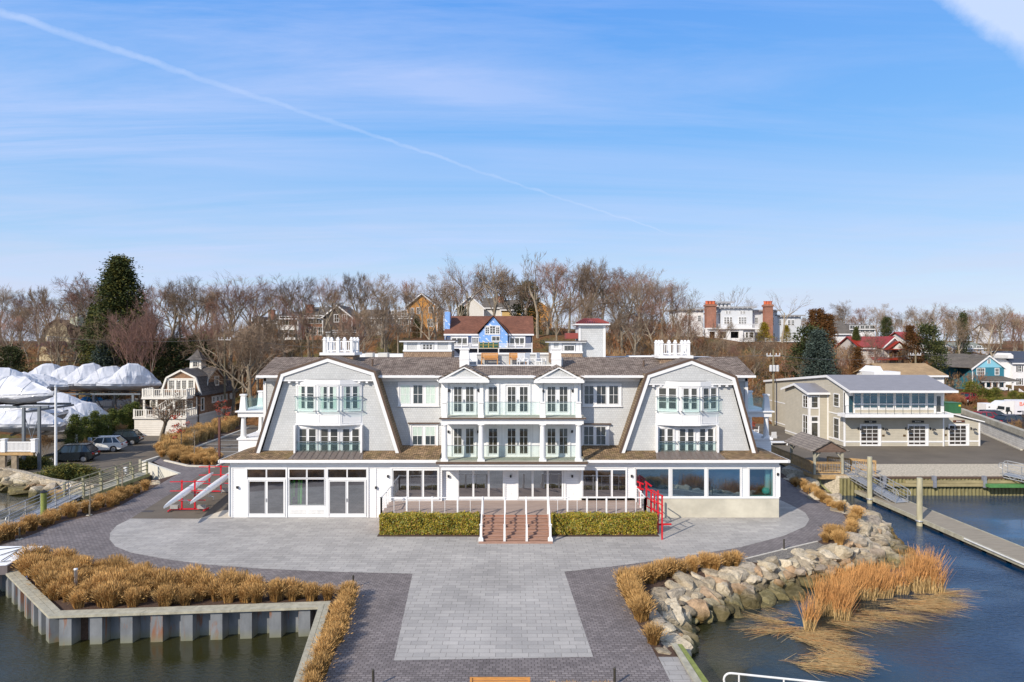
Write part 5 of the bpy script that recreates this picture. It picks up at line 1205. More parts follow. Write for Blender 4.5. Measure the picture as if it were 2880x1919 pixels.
def rackA():
 t = thing('boat_rack', 'x', 'boat rack')
 f = MB()
 for x in (-.55, .55): f.box(x-.06, x+.06, -.06, .06, .15, 3.0)
 f.box(-1.55, 1.55, -.06, .06, .12, .24); f.build('frame', red_m, t)
 for x in (-1.5, 1.5):
  b_ = MB(); b_.box(x-.06, x+.06, -.55, .55, .08, .18); b_.build('foot', red_m, t)
 for z in (1.02, 1.95, 2.85):
  b_ = MB(); b_.box(-1.5, 1.5, -.16, -.07, z, z+.07); b_.build('arm', red_m, t)
 wq = MB()
 for x in (-1.5, 1.5):
  for y in (-.5, .5): wq.tube((x-.03, y, .06), (x+.03, y, .06), .06, n=10)
 wq.build('caster', black, t)
 return Proto(t)
RK_ = rackA()
b1_ = GP(530, 1437); b2_ = GP(602, 1388)
ra = RK_.place((b1_[0], b1_[1], 0.006), R(3), (.8, .8, .71), 'nearer red steel boat rack holding the two white shells', 'red boat racks')
rb = RK_.place((b2_[0], b2_[1]+.2, 0.006), R(3), (.8, .8, .71), 'farther red steel boat rack behind the two white shells', 'red boat racks')
bb = MB(); bb.box(-.33, .33, -.16, .16, 0, .3); blk = tag(bb.build('ballast_block', plain('cinder_block', (0.32, 0.31, 0.29), .9, .15, 8, bmp=.3), origin=(0, 0, 0)), 'x', 'concrete block'); PB_ = Proto(blk)
for (P_, dx, l) in ((b1_, -1.12, 'grey concrete block on the left foot of the nearer red rack'), (b1_, 1.12, 'grey concrete block on the right foot of the nearer red rack'), (b2_, -1.12, 'grey concrete block on the left foot of the farther red rack'), (b2_, 1.12, 'grey concrete block on the right foot of the farther red rack')):
 PB_.place((P_[0]+dx*.84, P_[1]-.05, .17), R(3), .8, l, 'ballast blocks')
def shell(p, q, w, h, label):
 p = Vector(p); q = Vector(q); d = (q-p); L = d.length; d.normalize(); s_ = Vector((d.y, -d.x, 0)).normalized(); up = Vector((0, 0, 1))
 mb = MB(); n = 26; k = 12; vs = []
 for i in range(n+1):
  t_ = i/n; ww = w/2*(max(0, math.sin(math.pi*min(1, max(0, t_))))**.62)+.006; hh = h*(.35+.65*math.sin(math.pi*t_)**.5)
  c = p+(q-p)*t_
  for j in range(k):
   a = 2*math.pi*j/k; ca, sa = math.cos(a), math.sin(a); vs.append(tuple(c+s_*(ww*ca)+up*(hh*.5*(sa if sa > 0 else sa*.55))))
 fs = [[i*k+j, i*k+(j+1) % k, (i+1)*k+(j+1) % k, (i+1)*k+j] for i in range(n) for j in range(k)]
 mb.add(vs, fs); o = mb.build('rowing_shell', plain('shell_gelcoat', (0.80, 0.80, 0.78), .3, .05), smooth=True); tag(o, label, 'rowing shell', 'upturned rowing shells')
 rg = MB()
 for t_ in (.25, .42, .58, .75):
  c = p+(q-p)*t_+up*(-.12)
  for sg in (-1, 1): rg.path([tuple(c+s_*sg*w*.4-d*.2), tuple(c+s_*sg*(w*.5+.35)+up*(-.12)), tuple(c+s_*sg*w*.4+d*.2)], .02)
  rg.path([tuple(c+s_*(w*.5+.35)+up*(-.12)), tuple(c+s_*(w*.5+.35)+up*(-.3))], .03)
 rg.build('rigger', metal, o)
 st_ = MB()
 for t_ in (.17, .63):
  c = p+(q-p)*t_; st_.lathe
 return o
rack_y = lambda P_: P_
shell((-21.75, 42.6, 1.38), (-23.6, 54.0, 1.38), .55, .48, 'long white upturned rowing shell on the left side of the red racks')
shell((-20.95, 44.4, 1.22), (-22.7, 56.2, 1.22), .58, .5, 'long white upturned rowing shell on the right side, running behind the building corner')
cn = MB(); cp = GP(614, 1400); cp = (cp[0]+.55, cp[1]+1.2); cn.box(cp[0]-.2, cp[0]+.2, cp[1]-.2, cp[1]+.2, .01, .05); cn.lathe((cp[0], cp[1], .05), [(.15, 0), (.03, .7)], 14); cone = tag(cn.build('traffic_cone', plain('orange_plastic', (0.75, 0.10, 0.03), .5)), 'orange traffic cone beside the farther red boat rack', 'traffic cone')
cn = MB(); cn.lathe((cp[0], cp[1], .35), [(.104, 0), (.08, .15)], 14); cn.build('reflective_band', white, cone)
rr_ = thing('slanted_boat_rack', 'red steel rack with slanted arms beside the deck and the right hedge', 'boat rack', (V3.x(670, 41.6), 41.6, 0))
f = MB(); Yk = 41.6
def P3(x, y, Y): return (V3.x(x, Y), Y, V3.z(y, Y))
for (x, yt, Y, yb) in ((685, 1340, 40.6, 0), (655, 1305, 42.0, 0), (628, 1325, 43.0, 0), (605, 1300, 44.2, 0)):
 f.box(V3.x(x, Y)-.045, V3.x(x, Y)+.045, Y-.04, Y+.04, 0, V3.z(yt, Y))
f.build('frame', red_m, rr_)
for (x, y, Y) in ((672, 1310, 41.3), (628, 1300, 43.5)):
 for dz in (0, -.55, -1.1):
  f = MB(); a = P3(x-60, y-8, Y); b_ = P3(x+22, y+42, Y-.2); f.bar((a[0], a[1], a[2]+dz), (b_[0], b_[1], b_[2]+dz), .045, .06); f.build('arm', red_m, rr_)
f = MB(); a = GP(1866, 1477); f.bar((a[0]-1.2, a[1]-.1, .06), (a[0]+.5, a[1], .06), .09, .09); f.bar((a[0]-.5, a[1]+.1, .05), (a[0]-.5, a[1]+3.2, .05), .09, .09)
for (x, y, x2, y2, Y) in ((500, 1240, 550, 1260, 44.6), (560, 1240, 608, 1275, 44.6)): f.bar(P3(x, y, Y), P3(x2, y2, Y), .06, .1); f.bar((P3(x, y+40, Y)[0], Y, P3(x, y+40, Y)[2]), (P3(x2, y2+40, Y)), .06, .1)
for (x, Y) in ((523, 44.6), (570, 44.6)): f.box(V3.x(x, Y)-.05, V3.x(x, Y)+.05, Y-.05, Y+.05, 1.1, V3.z(1250, Y))
f.build('base_rail', red_m, rr_)
def bench(loc, w, label, grp=None, back=True):
 t = thing('wooden_bench', label, 'bench', loc, grp); x, y, z = loc; tk = plain('teak', (0.50, 0.24, 0.07), .6, .2, 5, streak=(1, 8, 8))
 m_ = MB()
 for i in range(5): m_.box(x-w/2, x+w/2, y-.3+i*.12, y-.3+i*.12+.1, z+.42, z+.45)
 m_.build('seat', tk, t); m_ = MB()
 for i in range(4): m_.box(x-w/2, x+w/2, y+.28, y+.31, z+.5+i*.12, z+.6+i*.12)
 m_.build('backrest', tk, t)
 for sx_ in (-1, 1):
  for sy_ in (-.28, .28): m_ = MB(); m_.box(x+sx_*(w/2-.04)-.035, x+sx_*(w/2-.04)+.035, y+sy_-.035, y+sy_+.035, z, z+(.42 if sy_ < 0 else .95)); m_.build('leg', tk, t)
 for sx_ in (-1, 1): m_ = MB(); m_.box(x+sx_*(w/2-.04)-.04, x+sx_*(w/2-.04)+.04, y-.32, y+.3, z+.62, z+.66); m_.build('armrest', tk, t)
bench((V2.x(408, 54.9), 54.9, 9.9), 1.35, 'left teak bench on the roof terrace against the pale parapet', 'roof terrace benches')
bench((V2.x(589, 54.9), 54.9, 9.9), 1.35, 'right teak bench on the roof terrace against the pale parapet', 'roof terrace benches')
def chair(loc, rz, label, grp):
 t = thing('garden_chair', label, 'chair', (0, 0, 0), grp)
 for nm, bx in (('seat', (-.28, .28, -.28, .25, .36, .40)), ('backrest', (-.28, .28, .22, .27, .40, 1.0)), ('armrest', (-.36, -.28, -.3, .3, .58, .61)), ('armrest', (.28, .36, -.3, .3, .58, .61)), ('leg', (-.34, -.29, -.3, -.25, 0, .58)), ('leg', (.29, .34, -.3, -.25, 0, .58)), ('leg', (-.34, -.29, .2, .27, 0, .58)), ('leg', (.29, .34, .2, .27, 0, .58))):
  m_ = MB(); m_.box(*bx); m_.build(nm, white, t)
 return Proto(t)
CH = chair((0, 0, 0), 0, 'x', None)
for i, (x, l) in enumerate(((300, 'white garden chair at the left end of the roof terrace'), (620, 'white garden chair beside the right teak bench'), (665, 'white garden chair near the right end of the roof terrace'), (740, 'white garden chair at the right post of the roof terrace'))):
 CH.place((V2.x(x, 52), 52, 9.9), R(20*i), 1, l, 'white roof terrace chairs')
for i, (x, y, l) in enumerate(((1500, 905, 'white garden chair near the white table by the rear parking bays'), (1375, 885, 'white garden chair seen just left of the right porch column'))):
 q = ((GP(2128, 1226) if i else GP(2172, 1243))); CH.place(q, R(200+40*i), 1.2, l, 'white parking terrace chairs')
q = GP(2188, 1262, 0)
tb = thing('picnic_table', 'white outdoor table beside the rear parking bays right of the clubhouse', 'table', q); m_ = MB(); m_.box(q[0]-1, q[0]+1, q[1]-.5, q[1]+.5, .7, .76); m_.build('tabletop', white, tb)
for dx in (-.85, .85): m_ = MB(); m_.box(q[0]+dx-.05, q[0]+dx+.05, q[1]-.45, q[1]+.45, 0, .7); m_.build('leg', white, tb)
ac = MB()
for i, (x, w) in enumerate(((1470, 70), (1600, 90))): Y = 54.; ac.box(W2.x(x-w/2, Y), W2.x(x+w/2, Y), Y, Y+1, 10.3, W2.z(1052, Y))
ac.bs('condenser', plain('condenser_paint', (0.55, 0.54, 0.50), .5), club)
ac = MB(); ac.box(W3.x(1905, 56), W3.x(2215, 56), 56, 57, 10.0, W3.z(1078, 56)); ac.box(W2.x(1330, 56), W2.x(1790, 56), 56, 57, 10, W2.z(1060, 56)); ac.bs('rear_parapet', white, club)
# ================================================================= dock, pilings, gangways, gazebo
dm = plain('dock_planks', (0.27, 0.235, 0.18), .85, .3, 2.5, streak=(.3, 8, 1), bmp=.2)
dk_ = thing('floating_dock', 'long weathered plank floating dock running along the channel on the right', 'dock', (30, 40, WZ))
d1 = V_d = MB(); y = 59.2
while y > 14: d1.box(28.95-(.0), 31.05, y-.27, y-.012, -.80, -.75+.004*rnd.random()); y -= .28
d1.build('deck_planks', dm, dk_)
d1 = MB(); d1.box(28.86, 28.95, 14, 59.2, -1.0, -.72); d1.box(31.05, 31.14, 14, 59.2, -1.0, -.72); d1.build('side_beam', grey_timber, dk_)
d1 = MB()
y = 58.5
while y > 14: d1.box(28.98, 31.0, y-1.6, y, -1.5, -.99); y -= 2.1
d1.build('float', plain('float_black', (0.02, .02, .02), .6), dk_)
d1 = MB(); d1.tube((28.82, 14, -.78), (28.82, 43.5, -.78), .05); d1.build('pipe', plain('white_pipe', (.6, .6, .58), .4), dk_)
def piling(x, y, zt, r_, label, cap=None, mat_=None):
 t = thing('piling', label, 'piling', (x, y, WZ)); m_ = MB(); m_.lathe((x, y, -3.5), [(r_*1.05, 0), (r_, 2.6), (r_*.96, zt+3.5)], 16); m_.build('post', mat_ or grey_timber, t, smooth=False)
 m_ = MB(); m_.lathe((x, y, zt), cap or [(r_*.97, 0), (r_*.9, .03)], 16); m_.build('cap', black if cap else grey_timber, t)
 if not cap: m_ = MB(); m_.lathe((x, y, -.9), [(r_+.06, 0), (r_+.09, .05), (r_+.06, .1)], 16); m_.build('ring', alu, t)
pmat = plain('piling_wood', (0.40, 0.37, 0.25), .85, .3, 1.2, streak=(2, 2, .5), bmp=.2)
piling(28.72, 54.8, 2.5, .19, 'tall pale timber piling with a rust stain beside the gangway foot', mat_=pmat)
piling(28.72, 48.1, 2.15, .19, 'tall timber piling halfway along the floating dock', mat_=pmat)
piling(-31.9, 46.5, 1.5, .19, 'green mossy piling with a black cone cap beside the left gangway', [(.22, 0), (.24, .02), (.02, .2)], plain('moss_piling', (0.20, 0.23, 0.06), .9, .3, 3))
def gangway(name, p, q, w, label, hr=1.0, dk=alu):
 p = Vector(p); q = Vector(q); d = q-p; L = d.length; d.normalize(); s_ = Vector((d.y, -d.x, 0)).normalized()*(w/2); up = Vector((0, 0, 1))
 t = thing(name, label, 'gangway', tuple(p)); m_ = MB(); n = int(L/.12)
 for i in range(n): a = p+d*(L*i/n); m_.prism([tuple(a-s_), tuple(a+s_), tuple(a+s_+d*.09), tuple(a-s_+d*.09)], (0, 0, -.03))
 m_.build('treads', dk, t)
 for sg in (-1, 1):
  m_ = MB(); n = max(3, int(L/1.2))
  for zz in (0, .22, .5, .78, hr): m_.bar(tuple(p+s_*sg+up*zz), tuple(q+s_*sg+up*zz), .05 if zz in (0, hr) else .03)
  m_.bar(tuple(p+s_*sg-up*.2), tuple(q+s_*sg-up*.2), .06)
  for i in range(n+1): a = p+d*(L*i/n)+s_*sg; m_.bar(tuple(a-up*.2), tuple(a+up*hr), .045)
  for i in range(n*2): a = p+d*(L*i/n/2)+s_*sg; b_ = p+d*(L*(i+1)/n/2)+s_*sg; m_.bar(tuple(a-up*.2 if i % 2 else a+up*.22), tuple(b_+up*.22 if i % 2 else b_-up*.2), .03)
  for e, sgn in ((p, -1), (q, 1)):
   c = e+s_*sg; pts = [tuple(c+up*hr), tuple(c+d*sgn*.22+up*(hr-.08)), tuple(c+d*sgn*.3+up*(hr-.25)), tuple(c+d*sgn*.22+up*(hr-.42)), tuple(c+up*(hr-.5))]; m_.path(pts, .025)
  m_.build('handrail', alu, t)
 return t
gangway('gangway', (28.9, 58.4, .5), (30.2, 52.9, -.68), 1.1, 'aluminium gangway sloping from the gazebo pier to the floating dock')
gangway('gangway', (41.9, 58.0, .55), (48.8, 50.0, -.68), 1.5, 'wide aluminium truss gangway at the right edge of the picture')
g0 = (-34.0, 53.2, -.2); gangway('gangway', g0, (-34.6, 46.2, -.95), 1.2, 'aluminium truss gangway descending to the water on the far left')
fd = MB()
y = 49
while y > 20: fd.box(-36.8, -33.6, y-.27, y-.012, -1.05, -1.0); y -= .28
fd = tag(fd.build('floating_dock', dm), 'low floating dock at the foot of the left gangway', 'dock')
rg = thing('ramp_railing', 'white tubular railing of a gangway at the bottom right corner', 'railing', V7.g(700, 1010, -.3))
q0 = V7.g(640, 975, .35); q1 = V7.g(1500, 1075, -.4)
for k_, (zz, dy) in enumerate(((1.0, 0), (.6, 0))):
 pass
a = Vector((q0[0]+.15, q0[1]-.9, -.25)); b_ = Vector((q0[0]+11.5, q0[1]-2.4, -.75))
for off_ in (0, -1.2):
 m_ = MB(); A2 = a+Vector((0, off_, 0)); B2 = b_+Vector((0, off_, 0)); d = (B2-A2).normalized()
 m_.path([tuple(A2+Vector((0, 0, .98))), tuple(B2+Vector((0, 0, .98)))], .035, 8); m_.path([tuple(A2+Vector((0, 0, .5))), tuple(B2+Vector((0, 0, .5)))], .035, 8)
 arc = [tuple(A2-d*.24*math.sin(t_)+Vector((0, 0, .74+.24*math.cos(t_)))) for t_ in [math.pi*i/8 for i in range(9)]]
 m_.path(arc, .035, 8)
 for i in range(9): c = A2+(B2-A2)*(i/8.0)+d*.25; m_.tube(tuple(c-Vector((0, 0, .1))), tuple(c+Vector((0, 0, .98))), .03)
 m_.build('handrail', plain('white_tube', (.66, .66, .64), .35, .05), rg)
m_ = MB(); m_.prism([tuple(a), tuple(a+Vector((0, -1.2, 0))), tuple(b_+Vector((0, -1.2, 0))), tuple(b_)], (0, 0, -.08)); m_.build('ramp_deck', alu, rg)
gz = thing('gazebo', 'grey timber gazebo with a shingled gable roof on the pier', 'gazebo', (27, 58, .4))
GX = (25.75, 28.15); GYs = (58.1, 63.2); DZ2 = .5
m_ = MB(); y = 58.0
while y < 73: m_.box(25.6, 28.3, y, y+.135, DZ2-.05, DZ2); y += .15
m_.build('deck', plain('pier_planks', (0.26, 0.22, 0.17), .85, .25, 3), gz)
m_ = MB(); m_.box(25.6, 28.4, 57.96, 58.02, DZ2-.42, DZ2-.05); m_.box(25.55, 25.62, 58, 73, DZ2-.35, DZ2-.05); m_.box(28.3, 28.37, 58, 64, DZ2-.35, DZ2-.05); m_.build('fascia', pt_timber, gz)
for (x, y, b_) in ((25.75, 58.12, -.4), (28.1, 58.12, .4), (25.75, 62.9, .4), (28.1, 62.9, .4)):
 m_ = MB(); m_.box(x-.09, x+.09, y-.09, y+.09, b_-.2, 2.55); m_.build('post', grey_timber, gz)
 s_ = .6 if x < 27 else -.6; m_ = MB(); m_.bar((x, y, 1.75), (x+s_, y, 2.45), .08); m_.build('brace', grey_timber, gz)
pl2 = MB()
for (x, y) in ((26.3, 58.4), (27.3, 58.4), (26, 60.5), (28, 60.5), (26, 64.5), (28, 64.5), (26, 68), (28, 68)): pl2.lathe((x, y, -3), [(.15, 0), (.15, 3.1)], 12)
pl2.bar((25.7, 58.3, .2), (27.3, 58.0, -1.3), .1, .14)
pl2.build('pile', green_timber, gz)
m_ = MB(); xm = (25.45+28.45)/2
for (x0, x1, z0, z1) in ((25.35, xm, 2.42, 3.3), (xm, 28.55, 3.3, 2.42)): m_.prism([(x0, 57.7, z0), (x1, 57.7, z1), (x1, 63.6, z1), (x0, 63.6, z0)], (0, 0, .09))
m_.build('roof', brick('grey_shake', (0.30, 0.26, 0.22), (0.22, 0.19, 0.165), (0.10, .09, .08), .2, .14, .012, 'side'), gz)
m_ = MB(); m_.prism([(25.6, 57.85, 2.5), (28.3, 57.85, 2.5), (xm, 57.85, 3.25)], (0, .08, 0)); m_.box(25.6, 28.3, 57.88, 58.0, 2.38, 2.52); m_.box(25.62, 25.74, 58, 63.2, 2.38, 2.5); m_.box(28.1, 28.22, 58, 63.2, 2.38, 2.5)
m_.build('gable', plain('old_boards', (0.15, 0.10, 0.075), .85, .3, 3, streak=(1, 1, 8)), gz)
def woodrail(p, q, z0, z1, par, nm='railing', h=1.0, bal=.13, mt=None):
 m_ = MB(); p = Vector((*p, z0)); q = Vector((*q, z1)); L = (q-p).length; up = Vector((0, 0, 1))
 m_.bar(tuple(p+up*h), tuple(q+up*h), .14, .05); m_.bar(tuple(p+up*(h-.1)), tuple(q+up*(h-.1)), .04, .09); m_.bar(tuple(p+up*.12), tuple(q+up*.12), .04, .09)
 n = int(L/bal)
 for i in range(1, n): c = p+(q-p)*(i/n); m_.bar(tuple(c+up*.1), tuple(c+up*(h-.05)), .035)
 n = max(1, round(L/2.2))
 for i in range(n+1): c = p+(q-p)*(i/n); m_.bar(tuple(c-up*.2), tuple(c+up*h), .1)
 return m_.build(nm, mt or pt_timber, par)
woodrail((25.8, 58.12), (28.1, 58.12), DZ2, DZ2, gz); woodrail((25.68, 58.2), (25.68, 72.5), DZ2, DZ2, gz); woodrail((28.2, 61.0), (31.2, 58.6), DZ2, DZ2+.05, gz)
bh = thing('timber_bulkhead', 'mossy timber pile bulkhead along the gravel beach on the right', 'bulkhead', (35, 57.8, WZ))
m_ = MB(); x = 27.8
while x < 66: m_.lathe((x, 57.62, -3), [(.15, 0), (.15, 3.22)], 8); x += .31
m_.build('pile_row', plain('bulkhead_wood', (0.20, 0.18, 0.085), .85, .35, 1.6, streak=(2, 2, .6)), bh)
m_ = MB(); m_.box(30.5, 66, 57.2, 57.46, -.38, -.12); m_.box(33, 45, 57.2, 57.45, -.1, .10); m_.build('wale', plain('wale_wood', (0.30, 0.25, 0.13), .85, .3, 1.5, streak=(.6, 2, 2)), bh)
m_ = MB(); m_.box(30.2, 66, 57.45, 57.95, .23, .38); m_.build('cap', brown_bronze, bh)
for i, x in enumerate((31.2, 35.4, 39.6, 43.8, 50)): m_ = MB(); m_.box(x-.13, x+.13, 57.1, 57.4, -.45, .5); m_.build('fender_post', plain('blue_grey_timber', (0.20, 0.21, 0.24), .8, .2, 4), bh)
kn = MB(); kn.box(39.6, 42.8, 56.6, 57.1, -.35, -.1); tag(kn.build('green_skiff', plain('green_paint', (0.08, 0.22, 0.07), .6, .2, 4)), 'green timber float hung on the bulkhead by the right gangway', 'float')
lw_ = thing('wooden_walkway', 'grey timber walkway with post and rail handrails leading from the boatyard to the left gangway', 'walkway', (-34, 58, -.5))
m_ = MB(); y = 52.9
while y < 62.6: m_.box(-34.8, -33.2, y, y+.17, -.32, -.26); y += .185
m_.build('deck', grey_timber, lw_)
m_ = MB()
for y in (54, 57, 60):
 for x in (-34.6, -33.4): m_.lathe((x, y, -3), [(.13, 0), (.13, 2.7)], 10)
m_.box(-33.25, -33.15, 53, 62.5, -.55, -.3); m_.build('pile', green_timber, lw_)
for x in (-34.75, -33.25):
 m_ = MB()
 for y in (53, 55.3, 57.6, 59.9, 62.2): m_.box(x-.07, x+.07, y-.07, y+.07, -.5, .85)
 for zz in (.15, .5, .82): m_.box(x-.03, x+.03, 53, 62.2, zz-.04, zz+.04)
 m_.build('handrail', plain('walkway_rail', (0.27, 0.26, 0.17), .85, .2, 4), lw_)
ub = MB(); q = V4.g(922, 1005, -.3); ub.box(q[0]-.12, q[0]+.12, q[1]-.1, q[1]+.1, .1, .65); ubo = tag(ub.build('utility_box', white), 'small white utility box on a post beside the wooden walkway', 'utility box'); ub = MB(); ub.box(q[0]-.04, q[0]+.04, q[1]-.04, q[1]+.04, -.9, .1); ub.build('post', grey_timber, ubo)
ts = thing('covered_launch', 'flat white tarpaulin stretched with ropes over a low boat at the left edge', 'covered boat', V8.g(200, 1250, .2))
c4 = [V8.g(-250, 1062, .55), V8.g(600, 1058, .55), V8.g(80, 1325, .5), V8.g(-300, 1345, .5)]
m_ = MB(); m_.prism(c4, (0, 0, -.04)); m_.build('tarpaulin', plain('white_tarp', (.82, .82, .80), .6, .05, 2), ts)
m_ = MB(); c5 = [V8.g(-250, 1062, .5), V8.g(610, 1050, .5), V8.g(100, 1330, .5), V8.g(-300, 1345, .5)]
m_.prism([(p[0]+.0, p[1], .5) for p in c5], (0, 0, -.45)); m_.build('hull', plain('grey_hull', (.14, .12, .12), .6), ts)
m_ = MB()
for (a, b_) in (((-50, 1110), (380, 1062)), ((0, 1185), (330, 1080)), ((20, 1260), (260, 1110)), ((0, 1280), (150, 1260))): m_.bar(V8.g(*a, .57), V8.g(*b_, .57), .03)
m_.build('rope', black, ts)
sheet('boat_ramp', [V8.g(-300, 1060), V8.g(700, 1050), V8.g(205, 1318), V8.g(-300, 1350)], .006, asphalt)
bench((GP(1406, 2003)[0], GP(1406, 2003)[1], 0.006), 1.95, 'teak bench cut off by the bottom edge of the picture')
# ================================================================= boats, boatyard
wrapm = plain('shrink_wrap', (0.60, 0.61, 0.64), .2, .10, 1.5, bmp=.6, bsc=1.6, spec=.6)
hullw = plain('hull_paint', (0.10, .10, .11), .4)
def wrapped(loc, head, L, w, h, seed, label, group=None, tilt=0, parts=True):
 """shrink-wrapped motor boat: tented cover lofted over hull; head = direction of the bow (degrees)"""
 r = random.Random(seed); t = thing('wrapped_boat', label, 'boat', (0, 0, 0), group)
 n = 12; vs = []; k = 11; pk = r.uniform(.40, .52)
 for i in range(n+1):
  u = i/n                       # 0 stern .. 1 bow
  ww = w/2*min(1, .9+.25*u)*(1-max(0, (u-.5)/.5)**2.6)+.05
  hb = .18+.75*max(0, (u-.5)/.5)**2; sheer = 1.05+.3*u
  g_ = math.exp(-(abs(u-pk)/.32)**2.6); e_ = min(1, (1-u)/.10, .45+u/.18)
  rg = sheer+(.45*e_+(h-1.75)*g_)+.05*math.sin(u*23+seed)
  flat = .06+.16*g_
  prof = [(0, hb), (.6, hb+.15), (.95, hb+.55), (1.02, sheer-.3), (1.04, sheer-.05), (.84-.1*(1-g_), sheer+(rg-sheer)*.40), (flat, rg-.16), (0, rg)]
  ring = [(a*ww, b_) for a, b_ in prof]+[(-a*ww, b_) for a, b_ in prof[-2:0:-1]]
  for j, (a, b_) in enumerate(ring): vs.append((a+r.uniform(-.07, .07), (u-.5)*L+r.uniform(-.09, .09), b_+r.uniform(-.10, .10)*(1 if b_ > sheer else 0)))
 K = 14; mb = MB()
 upper = MB(); lower = MB()
 for mbx, js in ((upper, range(2, 12)), (lower, [0, 1, 12, 13])):
  fs = [[i*K+j, i*K+(j+1) % K, (i+1)*K+(j+1) % K, (i+1)*K+j] for i in range(n) for j in js]
  mbx.add(vs, fs); mbx.add([], [])
 upper.f += [[j for j in range(2, 13)][::-1], [n*K+j for j in range(2, 13)]]; upper.m += [0, 0]
 lower.f += [[0, 1, 2, 12, 13]]; lower.m += [0]
 for mbx, nm, mt in ((upper, 'cover', wrapm), (lower, 'hull', plain('white_hull', (.45, .45, .46), .4, .1))):
  o = mbx.build(nm, mt, t, smooth=nm == 'hull')
  if nm == 'cover':
   sd_ = o.modifiers.new('fold', 'SUBSURF'); sd_.levels = sd_.render_levels = 1; sd_.subdivision_type = 'SIMPLE'
   tx_ = bpy.data.textures.new('folds', 'CLOUDS'); tx_.noise_scale = .55; dm_ = o.modifiers.new('wrinkle', 'DISPLACE'); dm_.texture = tx_; dm_.strength = .16; dm_.texture_coords = 'LOCAL'
 st = MB()
 for u in (.2, .55):
  y = (u-.5)*L
  st.box(-w*.45, w*.45, y-.1, y+.1, .0, .2)
 st.bs('cradle', black, t)
 tp_ = MB()
 for j in (4, 10): tp_.path([tuple(Vector(vs[i*K+j])*1.004) for i in range(n+1)], .035, 4)
 for i in (4, 8): tp_.path([tuple(Vector(vs[i*K+j])+Vector((0, 0, .02))) for j in range(4, 11)], .022, 4)
 tp_.build('strap', plain('strap_grey', (.30, .32, .36), .5), t)
 t.location = loc; t.rotation_euler = (0, 0, R(head-90))
 t['_o'] = (0, 0, 0)
 return t
def px3(V, x, y, Y): return (V.x(x, Y), Y, V.z(y, Y))
zr5 = VA.z(437, 94.8)
xs5 = [560, 800, 1040, 1250, 1500]
labs = ['first from the left of the five on the high steel rack', 'second from the left of the five on the high steel rack', 'middle one of the five on the high steel rack', 'fourth from the left of the five on the high steel rack', 'last on the right of the five on the high steel rack']
for i, x in enumerate(xs5):
 wrapped((VA.x(x, 97.2)-.2, 97.2, zr5+.02), 232, 8.2, 2.75, 4.15-.3*(i % 2), 10+i, 'shrink wrapped boat, '+labs[i], 'shrink wrapped boats on the high rack')
wrapped((VA.x(170, 70), 71, VA.z(585, 70)), 348, 8, 2.9, 3.2, 31, 'big shrink wrapped boat on the upper rack level at the left edge')
wrapped((VA.x(150, 88), 88, VA.z(400, 88)-.8), 200, 8, 3.0, 3.2, 32, 'shrink wrapped boat behind the big one at the upper left')
wrapped((VA.x(370, 90), 90, VA.z(400, 90)-.4), 215, 8, 2.8, 2.6, 33, 'low shrink wrapped boat half hidden left of the high rack row')
wrapped((VA.x(-40, 86), 86, VA.z(380, 86)-.4), 215, 8, 2.8, 3.1, 39, 'shrink wrapped boat cut off by the left edge, top row')
wrapped((VA.x(150, 68), 69, VA.z(930, 68)), 200, 7.5, 2.8, 2.7, 34, 'shrink wrapped boat on the lower rack level behind the white picket fence')
wrapped((VA.x(120, 74), 76, VA.z(800, 76)+.3), 190, 8, 2.8, 2.7, 35, 'bluish white shrink wrapped boat on the middle rack level at the left')
wrapped((VA.x(600, 85), 84.6, LZ+.7), 205, 9.5, 3.2, 4.2, 36, 'long shrink wrapped boat on the ground behind the pole')
wrapped((VA.x(960, 88), 88.5, LZ+.6), 240, 8, 2.9, 4.2, 37, 'shrink wrapped boat behind the evergreen hedge')
wrapped((VA.x(600, 87), 88, 2.0), 210, 8, 2.9, 3.2, 38, 'greyish shrink wrapped boat in the shade under the high rack')
stl = plain('galvanised_frame', (0.16, 0.18, 0.20), .5, .1, metal=.4)
rk = thing('steel_boat_rack', 'high dark steel storage rack carrying a row of wrapped boats', 'storage rack', (VA.x(1000, 95), 95, LZ))
for zz, y in ((zr5, 94.8), (zr5, 99.8), (zr5-2.3, 99.8)):
 m_ = MB(); m_.box(VA.x(400, 95), VA.x(1640, 95), y-.1, y+.1, zz-.25, zz-.02); m_.build('beam', stl, rk)
for x in (640, 1100, 1555):
 for y in (94.8, 99.8): m_ = MB(); m_.box(VA.x(x, 95)-.15, VA.x(x, 95)+.15, y-.13, y+.13, LZ, zr5-.02); m_.build('post', stl, rk)
m_ = MB(); m_.bar((VA.x(640, 95), 99.8, LZ), (VA.x(790, 95), 99.8, zr5-.3), .08); m_.bar((VA.x(1100, 95), 94.9, zr5-.3), (VA.x(1100, 95), 99.7, LZ), .08); m_.build('brace', stl, rk)
rk = thing('steel_boat_rack', 'grey steel end frame with cross bracing at the left behind the picket fence', 'storage rack', (VA.x(360, 66.5), 66.5, LZ))
xa, xb = VA.x(275, 66.5), VA.x(455, 66.5)
for x in (xa, xb): m_ = MB(); m_.box(x-.12, x+.12, 66.4, 66.62, LZ, VA.z(590, 66.5)); m_.build('post', stl, rk)
m_ = MB(); m_.box(xa, xb, 66.42, 66.6, VA.z(610, 66.5), VA.z(590, 66.5)); m_.build('beam', stl, rk)
m_ = MB(); m_.bar((xa, 66.5, LZ+.6), (xb, 66.5, VA.z(690, 66.5)), .05); m_.bar((xb, 66.56, LZ+.6), (xa, 66.56, VA.z(690, 66.5)), .05); m_.bar((xa, 66.5, VA.z(665, 66.5)), (xb, 66.5, VA.z(650, 66.5)), .08); m_.build('brace', stl, rk)
